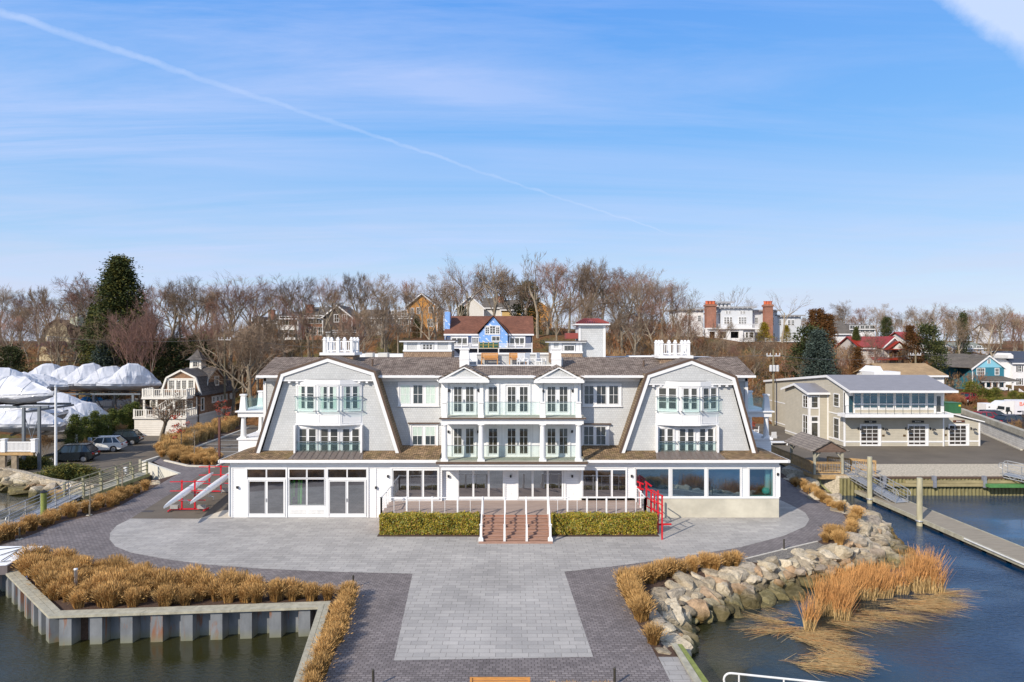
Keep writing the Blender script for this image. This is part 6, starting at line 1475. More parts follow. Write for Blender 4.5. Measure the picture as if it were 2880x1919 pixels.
m_ = MB(); m_.box(xa-7, xa, 70, 70.2, VA.z(600, 70)-.1, VA.z(585, 70)); m_.box(xa-7, xa, 73.5, 73.7, VA.z(600, 70)-.1, VA.z(585, 70)); m_.box(xa-.1, xa+.1, 66.5, 74, VA.z(600, 70)-.25, VA.z(600, 70)-.05); m_.build('arm', stl, rk)
corr = lap('container_steel_white', (.62, .63, .64), .28, 'x', .5); corb = lap('container_steel_blue', (0.06, .22, .48), .28, 'x', .5)
def container(x0, x1, Y, zt, mat_, label):
 t = thing('shipping_container', label, 'container', (x0, Y, LZ)); m_ = MB(); m_.box(x0, x1, Y, Y+6, zt-2.6, zt); m_.build('box', mat_, t)
 fr = Fr((0, Y, 0)); mid = (x0+x1)/2
 for a, b_ in ((x0+.06, mid-.01), (mid+.01, x1-.06)):
  m_ = MB(); m_.fbox(fr, a, b_, zt-2.5, zt-.1, .05, 0); d_ = m_.build('door', mat_, t)
  m_ = MB()
  for c in (a+.3, b_-.3): m_.fbox(fr, c-.02, c+.02, zt-2.45, zt-.15, .09, .05)
  m_.build('lock_rod', metal, d_)
container(VA.x(868, 101), VA.x(1085, 101), 101, VA.z(535, 101), corb, 'blue shipping container under the high boat rack')
container(VA.x(1112, 101), VA.x(1300, 101), 101, VA.z(530, 101), corr, 'white shipping container right of the blue one')
container(VA.x(1325, 101.2), VA.x(1500, 101.2), 101.2, VA.z(528, 101.2), corr, 'white shipping container next to the shingled boathouse')
tp = MB()
for (x, a) in ((1000, .9), (1140, .7)): P_ = px3(VA, x, 530, 102); tp.lathe((P_[0], P_[1], P_[2]-.1), [(a, 0), (a*.9, .3), (a*.5, .65), (a*.1, .75)], 9)
tag(tp.build('blue_tarp', plain('blue_tarp', (0.03, .25, .55), .5, .2, 3)), 'crumpled blue tarpaulin heap on top of the containers', 'tarpaulin')
fc = thing('picket_fence', 'white picket fence on a timber sill at the left edge', 'fence', (VA.x(200, 64.5), 64.5, 0))
FY = 64.5; ztf, zbf = VA.z(1003, FY), VA.z(1112, FY)
m_ = MB()
for x in range(-390, 400, 15): m_.box(VA.x(x, FY)-.035, VA.x(x, FY)+.035, FY-.03, FY+.03, zbf, ztf)
m_.box(VA.x(-400, FY), VA.x(380, FY), FY-.05, FY+.05, zbf-.02, zbf+.06); m_.box(VA.x(-400, FY), VA.x(380, FY), FY-.05, FY+.05, ztf-.08, ztf+.02); m_.build('pickets', white, fc)
for x in (48, 398, -300): m_ = MB(); m_.sqlathe((VA.x(x, FY), FY, VA.z(1120, FY)), [(.2, 0), (.2, 1.14), (.25, 1.17), (.25, 1.25)]); m_.build('post', white, fc)
m_ = MB(); m_.box(VA.x(-400, FY), VA.x(400, FY), FY-.2, FY+.15, VA.z(1155, FY), VA.z(1125, FY)); m_.build('sill', pt_timber, fc)
m_ = MB()
for x in (-200, 35, 170): m_.box(VA.x(x, FY)-.25, VA.x(x, FY)+.25, FY-.1, FY+.2, -1.3, VA.z(1155, FY))
m_.build('pile', plain('old_pile', (.25, .20, .14), .9, .3, 3), fc)
def bollard_light(v, x, y, h_, label):
 q = v.g(x, y, LZ); t = thing('light_bollard', label, 'light bollard', q, 'white bollard lights of the boatyard'); m_ = MB(); m_.sqlathe(q, [(.2, 0), (.2, .15), (.12, .2), (.1, h_-.2)]); m_.build('post', white, t)
 m_ = MB(); m_.lathe((q[0], q[1], LZ+h_-.2), [(.09, 0), (.09, .1), (.11, .12), (.02, .2)], 10); m_.build('lamp_head', metal, t)
bollard_light(VA, 436, 1205, 1.9, 'white bollard light beside the juniper and the picket fence'); bollard_light(VA, 887, 1060, 1.8, 'white bollard light in front of the evergreen hedge, above the black car'); bollard_light(VA, 1250, 958, 1.8, 'white bollard light above the white car')
q = VA.g(1043, 1030, LZ); m_ = MB(); m_.box(q[0]-.2, q[0]+.2, q[1]-.12, q[1]+.12, LZ, LZ+.8); tag(m_.build('power_pedestal', plain('pale_blue', (.35, .45, .6), .5)), 'small pale blue power pedestal between the two bollard lights', 'pedestal')
q = V4.g(410, 968, LZ); t = thing('light_pole', 'tall white light pole standing by the juniper in the boatyard', 'light pole', q); m_ = MB(); m_.lathe(q, [(.16, 0), (.15, .3), (.13, .35), (.10, V4.z(338, q[1])-LZ)], 14); m_.build('pole', white, t, smooth=False)
m_ = MB(); m_.lathe((q[0], q[1], V4.z(338, q[1])), [(.12, 0), (.16, .05), (.1, .18), (.02, .25)], 12); m_.build('lamp_head', metal, t)
q = V4.g(1541, 900); t = thing('lamp_post', 'tall brown steel post in the kerbed grass island', 'post', (q[0], q[1]+1.5, 0)); Yq = q[1]+1.5; m_ = MB(); m_.box(q[0]+.2, q[0]+.38, Yq-.09, Yq+.09, 0, V4.z(560, Yq)); m_.build('post', plain('corten', (0.12, .05, .04), .6), t)
m_ = MB(); m_.box(q[0]+.12, q[0]+.46, Yq-.17, Yq+.17, 0, .06); m_.build('base_plate', brown_bronze, t)
cedar = brick('cedar_shingle', (0.40, 0.24, 0.14), (0.26, 0.15, 0.09), (0.11, .07, .05), .16, .15, .012, fine=.35)
cream_clap = lap('cream_clapboard', (0.66, 0.62, 0.55), .28, strength=1.0); cream = plain('cream_paint', (0.70, 0.67, 0.60), .5, .06)
slate = brick('grey_slate', (0.15, 0.135, 0.125), (0.09, 0.082, 0.08), (0.04, .04, .04), .3, .22, .015, 'roof', fine=.3)
bt = thing('shingled_boathouse', 'brown shingled boathouse with cream decks, gambrel roof and cupola', 'building', (-46, 91, LZ))
X0, X1 = -49.9, -43.1
m_ = MB(); m_.box(X0, X1, 90.2, 106, LZ-.1, 1.6); m_.build('lower_wall', cream_clap, bt)
m_ = MB(); m_.box(X0+.8, X1, 93.2, 106, 1.6, 4.3); m_.build('upper_wall', cedar, bt)
m_ = MB(); m_.box(X0-.1, X1+.1, 90.0, 106, 1.56, 1.74); m_.box(X0+.4, X1-.4, 91.2, 94.3, 4.05, 4.35); m_.build('balcony_deck', cream, bt)
m_ = MB()
for x in (X0+.6, X0+2.3, X1-2.2, X1-.6): m_.box(x-.11, x+.11, 91.4, 91.62, 1.7, 4.05)
m_.build('post', cream, bt)
def prail(p, q, z, h_, n=22):
 m_ = MB()
 for zz in (z+.1, z+h_): m_.bar((*p, zz), (*q, zz), .09, .09)
 for i in range(n+1): t_ = i/n; m_.bar((p[0]+(q[0]-p[0])*t_, p[1]+(q[1]-p[1])*t_, z+.1), (p[0]+(q[0]-p[0])*t_, p[1]+(q[1]-p[1])*t_, z+h_), .07)
 for i in range(0, n+1, max(1, n//4)): t_ = i/n; x, y = p[0]+(q[0]-p[0])*t_, p[1]+(q[1]-p[1])*t_; m_.box(x-.1, x+.1, y-.1, y+.1, z, z+h_+.12)
 return m_.build('railing', cream, bt)
prail((X0, 90.2), (X1, 90.2), 1.74, .98); prail((X1, 90.3), (X1, 93.2), 1.74, .98, 10)
prail((X0+.5, 91.4), (X1-.5, 91.4), 4.35, .98); prail((X1-.5, 91.5), (X1-.5, 94), 4.35, .98, 9); prail((X0+.5, 91.5), (X0+.5, 94), 4.35, .98, 9)
m_ = MB(); m_.bar((X0+2.0, 91.9, 1.9), (X0+5.2, 91.9, 4.2), .9, .18); m_.bar((X0+2.0, 91.4, 2.8), (X0+5.2, 91.4, 5.0), .07, .1)
for i in range(12): t_ = i/12; m_.box(X0+2+3.2*t_-.03, X0+2+3.2*t_+.03, 91.4, 91.44, 1.95+2.3*t_, 2.8+2.2*t_)
m_.build('stairs', cream, bt)
GYf = 94.0
pf = [(X0+1.6, 4.4), (X0+2.4, 6.5), (-46.3, 7.55), (X1-1.9, 6.5), (X1-.5, 4.4)]
gf = [(PX(VB.f(x, 0)[0], GYf), VB.z(y, GYf)) for x, y in ((375, 560), (440, 455), (637, 352), (838, 452), (893, 540))]
gf[0] = (gf[0][0]-.2, 4.4); gf[4] = (gf[4][0]+.2, 4.4)
m_ = MB(); m_.prism([(x, GYf, z-.05) for x, z in gf], (0, 4, 0)); m_.build('gable_wall', cedar, bt)
m_ = MB()
for a, b_ in zip(gf, gf[1:]): m_.bar((a[0], GYf-.12, a[1]), (b_[0], GYf-.12, b_[1]), .3, .22)
m_.build('rake_board', cream, bt)
m_ = MB()
for a, b_ in zip(gf, gf[1:]): m_.prism([(a[0], GYf-.25, a[1]+.1), (b_[0], GYf-.25, b_[1]+.1), (b_[0], GYf+5, b_[1]+.1), (a[0], GYf+5, a[1]+.1)], (0, 0, .08))
m_.build('gable_roof', slate, bt)
zrg = 7.85
m_ = MB(); m_.prism([(X1+.5, 93.0, 4.25), (X1+.5, 106, 4.25), (X1-.9, 105, 6.6), (X1-.9, 96, 6.6)], (0, 0, .1)); m_.prism([(X0+.5, 93.6, 4.5), (X0+1.8, 96, 6.6), (X0+1.8, 105, 6.6), (X0+.5, 106, 4.5)], (0, 0, .1))
m_.prism([(X0+.5, 93.6, 4.4), (X1+.5, 93.6, 4.4), (X1-.9, 96.5, 6.6), (X0+1.8, 96.5, 6.6)], (0, 0, .1))
m_.prism([(X0+1.8, 96.5, 6.6), (X1-.9, 96.5, 6.6), (X1-1, 100, zrg), (X0+2.2, 100, zrg)], (0, 0, .1)); m_.prism([(X0+1.8, 104, 6.6), (X1-.9, 104, 6.6), (X1-1, 100, zrg), (X0+2.2, 100, zrg)], (0, 0, .1))
m_.build('main_roof', slate, bt)
sg = [(96.4, 4.7), (97.0, 6.5), (99.7, 7.9), (102.2, 6.5), (103.3, 4.7)]
m_ = MB(); m_.prism([(X1-.1, y, z) for y, z in sg], (-2.5, 0, 0)); m_.build('side_gable_wall', cedar, bt)
m_ = MB()
for a, b_ in zip(sg, sg[1:]): m_.bar((X1-.02, a[0], a[1]), (X1-.02, b_[0], b_[1]), .12, .2)
m_.build('rake_board', cream, bt)
m_ = MB()
for a, b_ in zip(sg, sg[1:]): m_.prism([(X1+.1, a[0], a[1]+.08), (X1+.1, b_[0], b_[1]+.08), (X1-3, b_[0], b_[1]+.08), (X1-3, a[0], a[1]+.08)], (0, 0, .07))
m_.build('side_gable_roof', slate, bt)
frf = Fr((0, GYf, 0)); cb_ = lambda x: VB.x(x, GYf)
window(bt, frf, (cb_(450), cb_(828), VB.z(625, GYf), VB.z(462, GYf)), [(cb_(a), cb_(b_), VB.z(618, GYf), VB.z(492, GYf)) for a, b_ in ((472, 538), (572, 625), (650, 702), (738, 800))], mun=(3, 5), trim=.14, frame_mat=cream)
frp = Fr((0, 93.2, 0)); window(bt, frp, (VB.x(208, 93.2), VB.x(318, 93.2), VB.z(860, 93.2), VB.z(768, 93.2)), [(VB.x(222, 93.2), VB.x(305, 93.2), VB.z(850, 93.2), VB.z(778, 93.2))], mun=(4, 3), trim=.1, frame_mat=cream)
window(bt, frp, (VB.x(590, 93.2), VB.x(665, 93.2), VB.z(890, 93.2), VB.z(768, 93.2)), [(VB.x(597, 93.2), VB.x(660, 93.2), VB.z(885, 93.2), VB.z(778, 93.2))], mun=(2, 3), trim=.08, frame_mat=cream)
window(bt, frp, (VB.x(705, 93.2), VB.x(795, 93.2), VB.z(890, 93.2), VB.z(768, 93.2)), [(VB.x(712, 93.2), VB.x(785, 93.2), VB.z(885, 93.2), VB.z(778, 93.2))], mun=(2, 3), trim=.08, frame_mat=cream)
frs = Fr((X1, 90, 0), (0, 1))
window(bt, frs, (4.5, 5.5, 2.1, 4.0), [(4.7, 5.3, 2.25, 3.85)], mun=(1, 2), trim=.14, frame_mat=cream)
for i in range(4): window(bt, frs, (8+i*1.35, 9.2+i*1.35, 2.9, 3.9), [(8.4+i*1.35, 8.8+i*1.35, 3.1, 3.7)], mun=(1, 2), trim=.1, frame_mat=cream)
window(bt, Fr((X1-.08, 90, 0), (0, 1)), (9.1, 10.5, 5.3, 6.7), [(9.3, 9.72, 5.5, 6.5), (9.88, 10.3, 5.5, 6.5)], mun=(1, 2), trim=.12, frame_mat=cream)
m_ = MB(); m_.tube((X1+.02, 104.6, 3.4), (X1+.12, 104.6, 3.4), .5, n=20); m_.build('round_window', cream, bt)
m_ = MB(); m_.box(X1, X1+.06, 90.2, 106, 1.45, 1.62); m_.box(X1-.02, X1+.05, 93.2, 93.4, 1.7, 4.2); m_.build('trim', cream, bt)
m_ = MB(); m_.box(X1+.05, X1+.2, 93.5, 93.62, -.6, 3.8); m_.build('downspout', brown_bronze, bt)
cu = MB(); cxm, cym = -45.9, 99.8; cu.sqlathe((cxm, cym, 7.5), [(.95, 0), (.85, .3), (.78, 1.6)]); cup = cu.build('cupola', cream, bt)
window(cup, Fr((cxm, cym-.84, 0)), (-.4, .4, 8.05, 8.95), [(-.3, .3, 8.15, 8.85)], mun=(2, 2), trim=.06, frame_mat=cream)
cu = MB(); cu.sqlathe((cxm, cym, 9.1), [(1.3, 0), (1.1, .08), (.55, .7), (.03, 1.55)]); cu.build('cupola_roof', slate, cup)
def car(name, paint, L=4.6, w=1.86, h=1.68, suv=True, wagon=True):
 t = thing('parked_car', 'x', 'car'); hb = .32
 a = -L/2; z0 = .30; hood = .98 if suv else .82; belt = 1.02 if suv else .9
 prof = [(a+.02, z0+.12), (a, .62), (a+.10, hood-.16), (a+.45, hood-.04), (a+1.15, hood+.04), (a+1.35, belt+.02), (L/2-.35, belt+.06), (L/2-.08, belt-.06), (L/2, .66), (L/2-.04, z0+.1), (L/2-.3, z0)]
 arch = lambda cx: [(cx+.40*math.cos(t_), .34+.40*math.sin(t_)) for t_ in [math.pi*i/8 for i in range(9)]]
 fw, rw = a+.86, L/2-.86
 low = [(rw+.40, z0)]+arch(rw)+[(rw-.40, z0), (fw+.40, z0)]+arch(fw)+[(fw-.40, z0), (a+.2, z0)]
 P_ = prof+low; mb = MB()
 n = len(P_); ys_ = [(-w/2+.06, .0), (-w/2, 1), (w/2, 1), (w/2-.06, .0)]
 def ins(p, k): return (p[0]*(1-.02*(1-k)), p[1] if p[1] < .5 else p[1]-.0*(1-k))
 mb.prism([(x, -w/2, z) for x, z in P_], (0, w, 0)); body = mb.build('body', paint, t)
 bv = body.modifiers.new('bevel', 'BEVEL'); bv.width = .07; bv.segments = 3; bv.limit_method = 'ANGLE'; bv.angle_limit = R(50)
 tri(body)
 x0, x1, x2, x3 = a+1.22, a+1.95, L/2-.75 if wagon else L/2-1.5, L/2-.16 if wagon else L/2-.8
 g_ = MB(); wi, wo = w/2-.26, w/2-.05
 V_ = [(x0, -wo, belt), (x3, -wo, belt+.04), (x3, wo, belt+.04), (x0, wo, belt), (x1, -wi, h-.05), (x2, -wi, h-.05), (x2, wi, h-.05), (x1, wi, h-.05)]
 g_.add(V_, [[0, 1, 5, 4], [2, 3, 7, 6], [1, 2, 6, 5], [3, 0, 4, 7]]); g_.build('windows', plain('car_glass', (0.02, 0.03, 0.035), .06, .1, spec=.8), t)
 r_ = MB(); r_.box(x1-.08, x2+.12, -wi-.02, wi+.02, h-.06, h); ro = r_.build('roof', paint, t); bv = ro.modifiers.new('bevel', 'BEVEL'); bv.width = .03; bv.segments = 2
 r_ = MB()
 for s_ in (-1, 1):
  for (p, q) in (((x0, s_*wo, belt), (x1, s_*wi, h-.04)), ((x3, s_*wo, belt+.04), (x2, s_*wi, h-.04)), ((x0+(x3-x0)*.42, s_*(wo+.005), belt), (x1+(x2-x1)*.38, s_*(wi+.005), h-.04)), ((x0+(x3-x0)*.76, s_*(wo+.005), belt), (x1+(x2-x1)*.80, s_*(wi+.005), h-.04))): r_.bar(p, q, .07, .06)
  r_.bar((x0+.3, s_*(wi+.03), h), (x2, s_*(wi+.03), h), .03, .04)
 r_.build('pillars', paint, t)
 for xx in (fw, rw):
  for s_ in (-1, 1):
   wz = MB(); wz.tube((xx, s_*(w/2-.24), .34), (xx, s_*(w/2-.01), .34), .345, n=20); wh = wz.build('wheel', plain('tyre', (.02, .02, .02), .8), t)
   wz = MB(); wz.tube((xx, s_*(w/2-.02), .34), (xx, s_*(w/2+.005), .34), .23, n=18)
   for i in range(5): an = i*1.256; wz.bar((xx, s_*(w/2+.008), .34), (xx+.22*math.cos(an), s_*(w/2+.008), .34+.22*math.sin(an)), .05, .02)
   wz.build('rim', plain('rim_metal', (.5, .5, .5), .35, .1, metal=.7), wh)
 for s_ in (-1, 1):
  q = MB(); q.box(L/2-.12, L/2+.012, s_*(w/2-.32)-.13, s_*(w/2-.32)+.20*(1), .78, .95) if s_ > 0 else q.box(L/2-.12, L/2+.012, s_*(w/2-.32)-.20, s_*(w/2-.32)+.13, .78, .95)
  q.build('tail_light', plain('tail_red', (.35, .01, .01), .3), t)
  q = MB(); q.box(a-.01, a+.3, s_*(w/2-.25)-.16, s_*(w/2-.25)+.16, .66, .80); q.build('headlight', plain('lamp_glass', (.6, .62, .65), .15), t)
  q = MB(); q.box(x0+.32, x0+.5, s_*(w/2+.02)-.09, s_*(w/2+.02)+.09, belt+.0, belt+.14); q.build('mirror', paint, t)
 q = MB(); q.box(L/2-.05, L/2+.02, -.25, .25, .68, .80); q.build('licence_plate', white, t)
 return Proto(t)
cp_black = plain('black_car_paint', (.012, .016, .02), .18, .05, spec=.7); cp_white = plain('white_car_paint', (.72, .72, .70), .25, .03, spec=.6); cp_blue = plain('dark_blue_car_paint', (.02, .03, .06), .2, .05); cp_red = plain('red_car_paint', (.28, .012, .03), .25, .05)
def at(v, x, y, z): p = v.g(x, y, z); return (p[0], p[1], z)
PBk = car('parked_car', cp_black, 4.75, 1.95, 1.78); PWh = car('parked_car', cp_white, 4.55, 1.85, 1.68)
p_ = at(V4, 575, 893, LZ+.012); PBk.place((p_[0]-1.25, p_[1]+.9, LZ+.012), R(9), 1, 'black estate car parked nearest the white pole')
p_ = at(V4, 815, 820, LZ+.012); PWh.place((p_[0]-1.5, p_[1]+1.0, LZ+.012), R(10), 1, 'white car parked behind the black one')
p_ = at(V4, 935, 790, LZ+.012); dup(PBk.root, (p_[0]-2.6, p_[1]+3.4, LZ+.012), R(12), .95, 'dark blue car mostly hidden behind the white car')
Yt = 104.0
tk_ = thing('box_truck', 'white box truck with orange lettering parked at the right edge', 'truck', (WC.x(2100, Yt), Yt, RZ))
tx = lambda x: WC.x(x, Yt)
tz = lambda y: WC.z(y, Yt)
m_ = MB(); m_.box(tx(2090), tx(2090)+5.2, Yt, Yt+2.2, tz(612), tz(335)); cbx = m_.build('cargo_box', plain('truck_white', (.66, .65, .68), .45, .05), tk_)
m_ = MB(); m_.prism([(tx(1728), Yt+.05, tz(640)), (tx(2085), Yt+.05, tz(640)), (tx(2085), Yt+.05, tz(345)), (tx(1890), Yt+.05, tz(350)), (tx(1748), Yt+.05, tz(440))], (0, 2.0, 0)); cab_ = m_.build('cab', cp_white, tk_)
m_ = MB(); m_.prism([(tx(1915), Yt+.02, tz(560)), (tx(2005), Yt+.02, tz(560)), (tx(2000), Yt+.02, tz(465)), (tx(1925), Yt+.02, tz(465))], (0, .04, 0)); m_.prism([(tx(1745), Yt+.03, tz(505)), (tx(1890), Yt+.03, tz(520)), (tx(1895), Yt+.03, tz(455)), (tx(1765), Yt+.03, tz(440))], (0, .04, 0)); m_.build('window', MATS['car_glass'], cab_)
m_ = MB(); m_.box(tx(1735), tx(1850), Yt+.0, Yt+.06, tz(608), tz(570)); m_.build('grille', black, cab_)
for x in (1990, 2460):
 m_ = MB(); m_.tube((tx(x), Yt+.0, RZ+.42), (tx(x), Yt+.3, RZ+.42), .42, n=18); wh = m_.build('wheel', MATS['tyre'], tk_); m_ = MB(); m_.tube((tx(x), Yt-.02, RZ+.42), (tx(x), Yt+.0, RZ+.42), .24, n=14); m_.build('rim', white, wh)
m_ = MB(); m_.box(tx(2050), tx(2600), Yt+.2, Yt+1.8, RZ+.45, RZ+.75); m_.build('chassis', black, tk_)
def letters(txt, x, y, z, size, mat_, par, dpt=.01):
 cu_ = bpy.data.curves.new('lettering', 'FONT'); cu_.body = txt; cu_.size = size; cu_.extrude = dpt; o = bpy.data.objects.new('tmp', cu_); COL.objects.link(o)
 bpy.context.view_layer.update(); me = bpy.data.meshes.new_from_object(o.evaluated_get(bpy.context.evaluated_depsgraph_get())); bpy.data.objects.remove(o)
 me.materials.clear(); me.materials.append(mat_); L_ = bpy.data.objects.new('lettering', me); COL.objects.link(L_); L_.parent = par; t_ = par
 while t_.parent: t_ = t_.parent
 oo = t_['_o']; L_.location = (x-oo[0], y-oo[1], z-oo[2]); L_.rotation_euler = (R(90), 0, 0); return L_
letters('BA', tx(2185), Yt-.02, tz(440), .85, plain('orange_letter', (.75, .12, .02), .5), cbx)
m_ = MB(); m_.box(WC.x(1525, 103), WC.x(1730, 103), 103, 105, RZ, WC.z(400, 103)); cbn = tag(m_.build('white_cabinet', white_clap), 'plain white utility shed in front of the box truck cab', 'shed'); m_ = MB(); fr = Fr((0, 103, 0)); m_.fbox(fr, WC.x(1570, 103), WC.x(1600, 103), WC.z(475, 103), WC.z(455, 103), .03, 0); m_.build('vent', black, cbn)
m_ = MB(); Yb = 88; m_.box(WC.x(775, Yb), WC.x(1022, Yb), Yb, Yb+1.8, WC.z(590, Yb), WC.z(392, Yb)); gb = tag(m_.build('transformer_box', plain('utility_green', (.035, .13, .055), .5, .1)), 'dark green utility transformer box behind the beige boathouse', 'transformer')
m_ = MB(); m_.box(WC.x(765, Yb), WC.x(1030, Yb), Yb-.05, Yb+1.85, WC.z(395, Yb), WC.z(378, Yb)); m_.build('lid', MATS['utility_green'], gb); m_ = MB(); m_.box(WC.x(970, Yb), WC.x(1012, Yb), Yb-.02, Yb, WC.z(452, Yb), WC.z(420, Yb)); m_.build('warning_sticker', plain('yellow', (.7, .55, .03), .5), gb); m_ = MB(); m_.box(WC.x(780, Yb), WC.x(1018, Yb), Yb+.05, Yb+1.7, RZ-.3, WC.z(590, Yb)); m_.build('plinth', concrete, gb)
PR_ = car('parked_car', cp_red, 4.5, 1.85, 1.6)
PR_.place((WC.x(1500, 93), 94.0, RZ+.03), R(5), 1, 'dark red car behind the white block wall'); PBl = car('parked_car', cp_blue, 4.6, 1.85, 1.6)
PBl.place((WC.x(2130, 90), 90.5, RZ+.03), R(184), 1, 'dark blue car behind the block wall, nearest the truck')
dup(PR_.root, (WC.x(1010, 118), 116.5, hz(WC.x(1010, 118), 116.5)+.1), R(30), 1, 'bright red car parked beside the teal house')
PBl2 = dup(PBl.root, (WC.x(1830, 95), 96.5, RZ+.03), R(180), 1, 'dark blue car in the shade under the box truck')
cn = MB(); c0_ = (WC.x(1322, 92), 92); cn.box(c0_[0]-.2, c0_[0]+.2, 91.8, 92.2, RZ, RZ+.05); cn.lathe((c0_[0], 92, RZ+.9), [(.16, 0), (.04, .75)], 12); cn.lathe((c0_[0], 92, RZ), [(.18, 0), (.16, .9)], 12); tag(cn.build('traffic_cone', MATS['orange_plastic']), 'orange and white traffic cone beside the dark red car', 'traffic cone')
bw = thing('block_wall', 'long white painted block wall with a grey coping behind the right lot', 'wall', (WC.x(1700, 85), 85, RZ))
wb_ = brick('painted_block', (.68, .67, .64), (.60, .59, .56), (.45, .44, .42), .5, .24, .02, fine=.15)
a = Vector(WC.g(1425, 945, RZ)); b_ = Vector((WC.x(2281, 72), 72, RZ)); e = a+(b_-a)*(-.6); b_ = a+(b_-a)*1.5
m_ = MB(); m_.bar((e.x, e.y, RZ+.65), (b_.x, b_.y, RZ+.65), .35, 1.5); m_.build('wall', wb_, bw); m_ = MB(); m_.bar((e.x, e.y+.2, RZ+1.7), (b_.x, b_.y+.2, RZ+1.7), .6, .62); m_.build('coping', plain('stained_coping', (.36, .34, .28), .9, .25, .8), bw)
kerb([WC.g(1425, 985, RZ), (WC.g(1425, 985, RZ)[0]+(b_.x-a.x)*.62, WC.g(1425, 985, RZ)[1]+(b_.y-a.y)*.62, RZ)], RZ)
Yl = 73; lp_ = thing('street_lamp', 'black street lamp with a small side arm at the right edge', 'street lamp', (WC.x(2262, Yl), Yl, RZ)); m_ = MB(); m_.lathe((WC.x(2262, Yl), Yl, RZ), [(.1, 0), (.06, .3), (.05, WC.z(540, Yl)-RZ)], 10); m_.build('pole', black, lp_); m_ = MB(); m_.box(WC.x(2170, Yl), WC.x(2262, Yl), Yl-.05, Yl+.05, WC.z(552, Yl), WC.z(540, Yl)); m_.box(WC.x(2165, Yl), WC.x(2210, Yl), Yl-.15, Yl+.15, WC.z(570, Yl), WC.z(545, Yl)); m_.build('lamp_head', black, lp_)
# ================================================================= beige rowing building
beige = lap('beige_clapboard', (0.45, 0.415, 0.335), .17, rough=.6); beige_w = plain('beige_panel', (0.50, 0.47, 0.38), .6, .04)
metal_roof = lap('grey_metal_roof', (0.23, 0.225, 0.24), .45, 'x', .55, strength=.25); sidewall = beige
bb_ = thing('rowing_boathouse', 'beige clapboard two storey boathouse with grey metal roof and three glazed garage doors', 'building', (42, 74, RZ))
BY = 74.0; bxl, bxr, bxe = 36.0, V5.x(1400, BY), V5.x(1665, BY)
f5 = Fr((0, BY, 0)); x5 = lambda x: V5.x(x, BY); z5 = lambda y: V5.z(y, BY)
zbal = z5(985)
m_ = MB(); m_.box(bxl, bxr, BY, 98, RZ-.2, zbal); m_.box(bxl, bxr, BY+.0, 98, zbal, 5.6); m_ = MB()
RY, RZt, EZf, YB = 77.6, 7.88, 6.47, 97.0
m_.prism([(bxl, BY, RZ-.2), (bxl, YB, RZ-.2), (bxl, YB, 6.1), (bxl, RY, RZt-.15), (bxl, BY, EZf+.45)], (bxr-bxl, 0, 0)); m_.build('wall', beige, bb_)
m_ = MB(); ex = [(bxr, z5(975)), (bxe, z5(1032))]
m_.prism([(bxr, BY+.15, RZ-.2), (bxe, BY+.15, RZ-.2), (bxe, BY+.15, z5(1034)), (bxr, BY+.15, z5(962))], (0, 12, 0)); m_.build('annex_wall', beige, bb_)
m_ = MB(); m_.prism([(bxr-.3, BY-.15, z5(955)), (bxe+.35, BY-.15, z5(1032)), (bxe+.35, BY+12.3, z5(1032)), (bxr-.3, BY+12.3, z5(955))], (0, 0, .12)); m_.build('annex_roof', white, bb_)
ov = 35.75; ovr = 47.1
m_ = MB(); ye = 72.1
m_.prism([(ov, ye, EZf), (ovr, ye, EZf), (ovr, RY, RZt), (ov, RY, RZt)], (0, 0, .1)); m_.prism([(ov, RY, RZt), (ovr, RY, RZt), (ovr, YB, 6.19), (ov, YB, 6.19)], (0, 0, .1)); m_.build('roof', metal_roof, bb_)
m_ = MB(); m_.box(ov-.02, ovr+.02, ye-.06, ye, EZf-.12, EZf+.12)
for (p, q) in (((ye, EZf), (RY, RZt)), ((RY, RZt), (YB, 6.19))): m_.prism([(ov-.05, p[0], p[1]-.18), (ov-.05, q[0], q[1]-.18), (ov-.05, q[0], q[1]+.08), (ov-.05, p[0], p[1]+.08)], (.07, 0, 0))
m_.build('fascia', white, bb_)
m_ = MB(); m_.box(bxl+.1, ovr, ye, BY, EZf-.12, EZf-.06); m_.build('soffit', white, bb_)
m_ = MB(); m_.box(V5.x(700, 72.3), V5.x(1470, 72.3), 72.25, BY, V5.z(998, 72.3), V5.z(975, 72.3)); m_.build('balcony', white, bb_)
m_ = MB(); m_.fbox(f5, x5(760), x5(1402), z5(968), z5(822), .03, 0); m_.build('glazed_wall', white, bb_)
m_ = MB(); m_.fbox(f5, x5(770), x5(1330), z5(968), z5(942), .05, .03); m_.build('base_panel', beige, bb_)
for (a, c, n) in ((762, 812, 1), (825, 928, 2), (942, 1042, 2), (1057, 1157, 2), (1171, 1271, 2), (1284, 1332, 1)):
 pn = []
 for i in range(n):
  u0, u1 = a+(c-a)*i/n+2, a+(c-a)*(i+1)/n-2
  for (y0, y1) in ((826, 838), (841, 898), (906, 928)): pn.append((x5(u0), x5(u1), z5(y1), z5(y0)))
 window(bb_, f5, (x5(a-3), x5(c+3), z5(934), z5(822)), pn, mun=(1, 1), glass=glassmat('blue_glass', (.7, .9, 1), .2, (.015, .045, .05)), trim=.03, base=.02)
window(bb_, f5, (x5(1342), x5(1385), z5(966), z5(835)), [(x5(1348), x5(1378), z5(958), z5(845))], nm='door', mun=(1, 1), trim=.05, base=.02)
m_ = MB(); yr_ = 72.35
for x in (703, 755, 812, 870, 930, 990, 1052, 1112, 1172, 1232, 1290, 1348, 1408): m_.tube((V5.x(x, yr_), yr_, V5.z(978, yr_)), (V5.x(x, yr_), yr_, V5.z(915, yr_)), .025, n=6)
m_.bar((V5.x(700, yr_), yr_, V5.z(915, yr_)), (V5.x(1412, yr_), yr_, V5.z(915, yr_)), .05, .04)
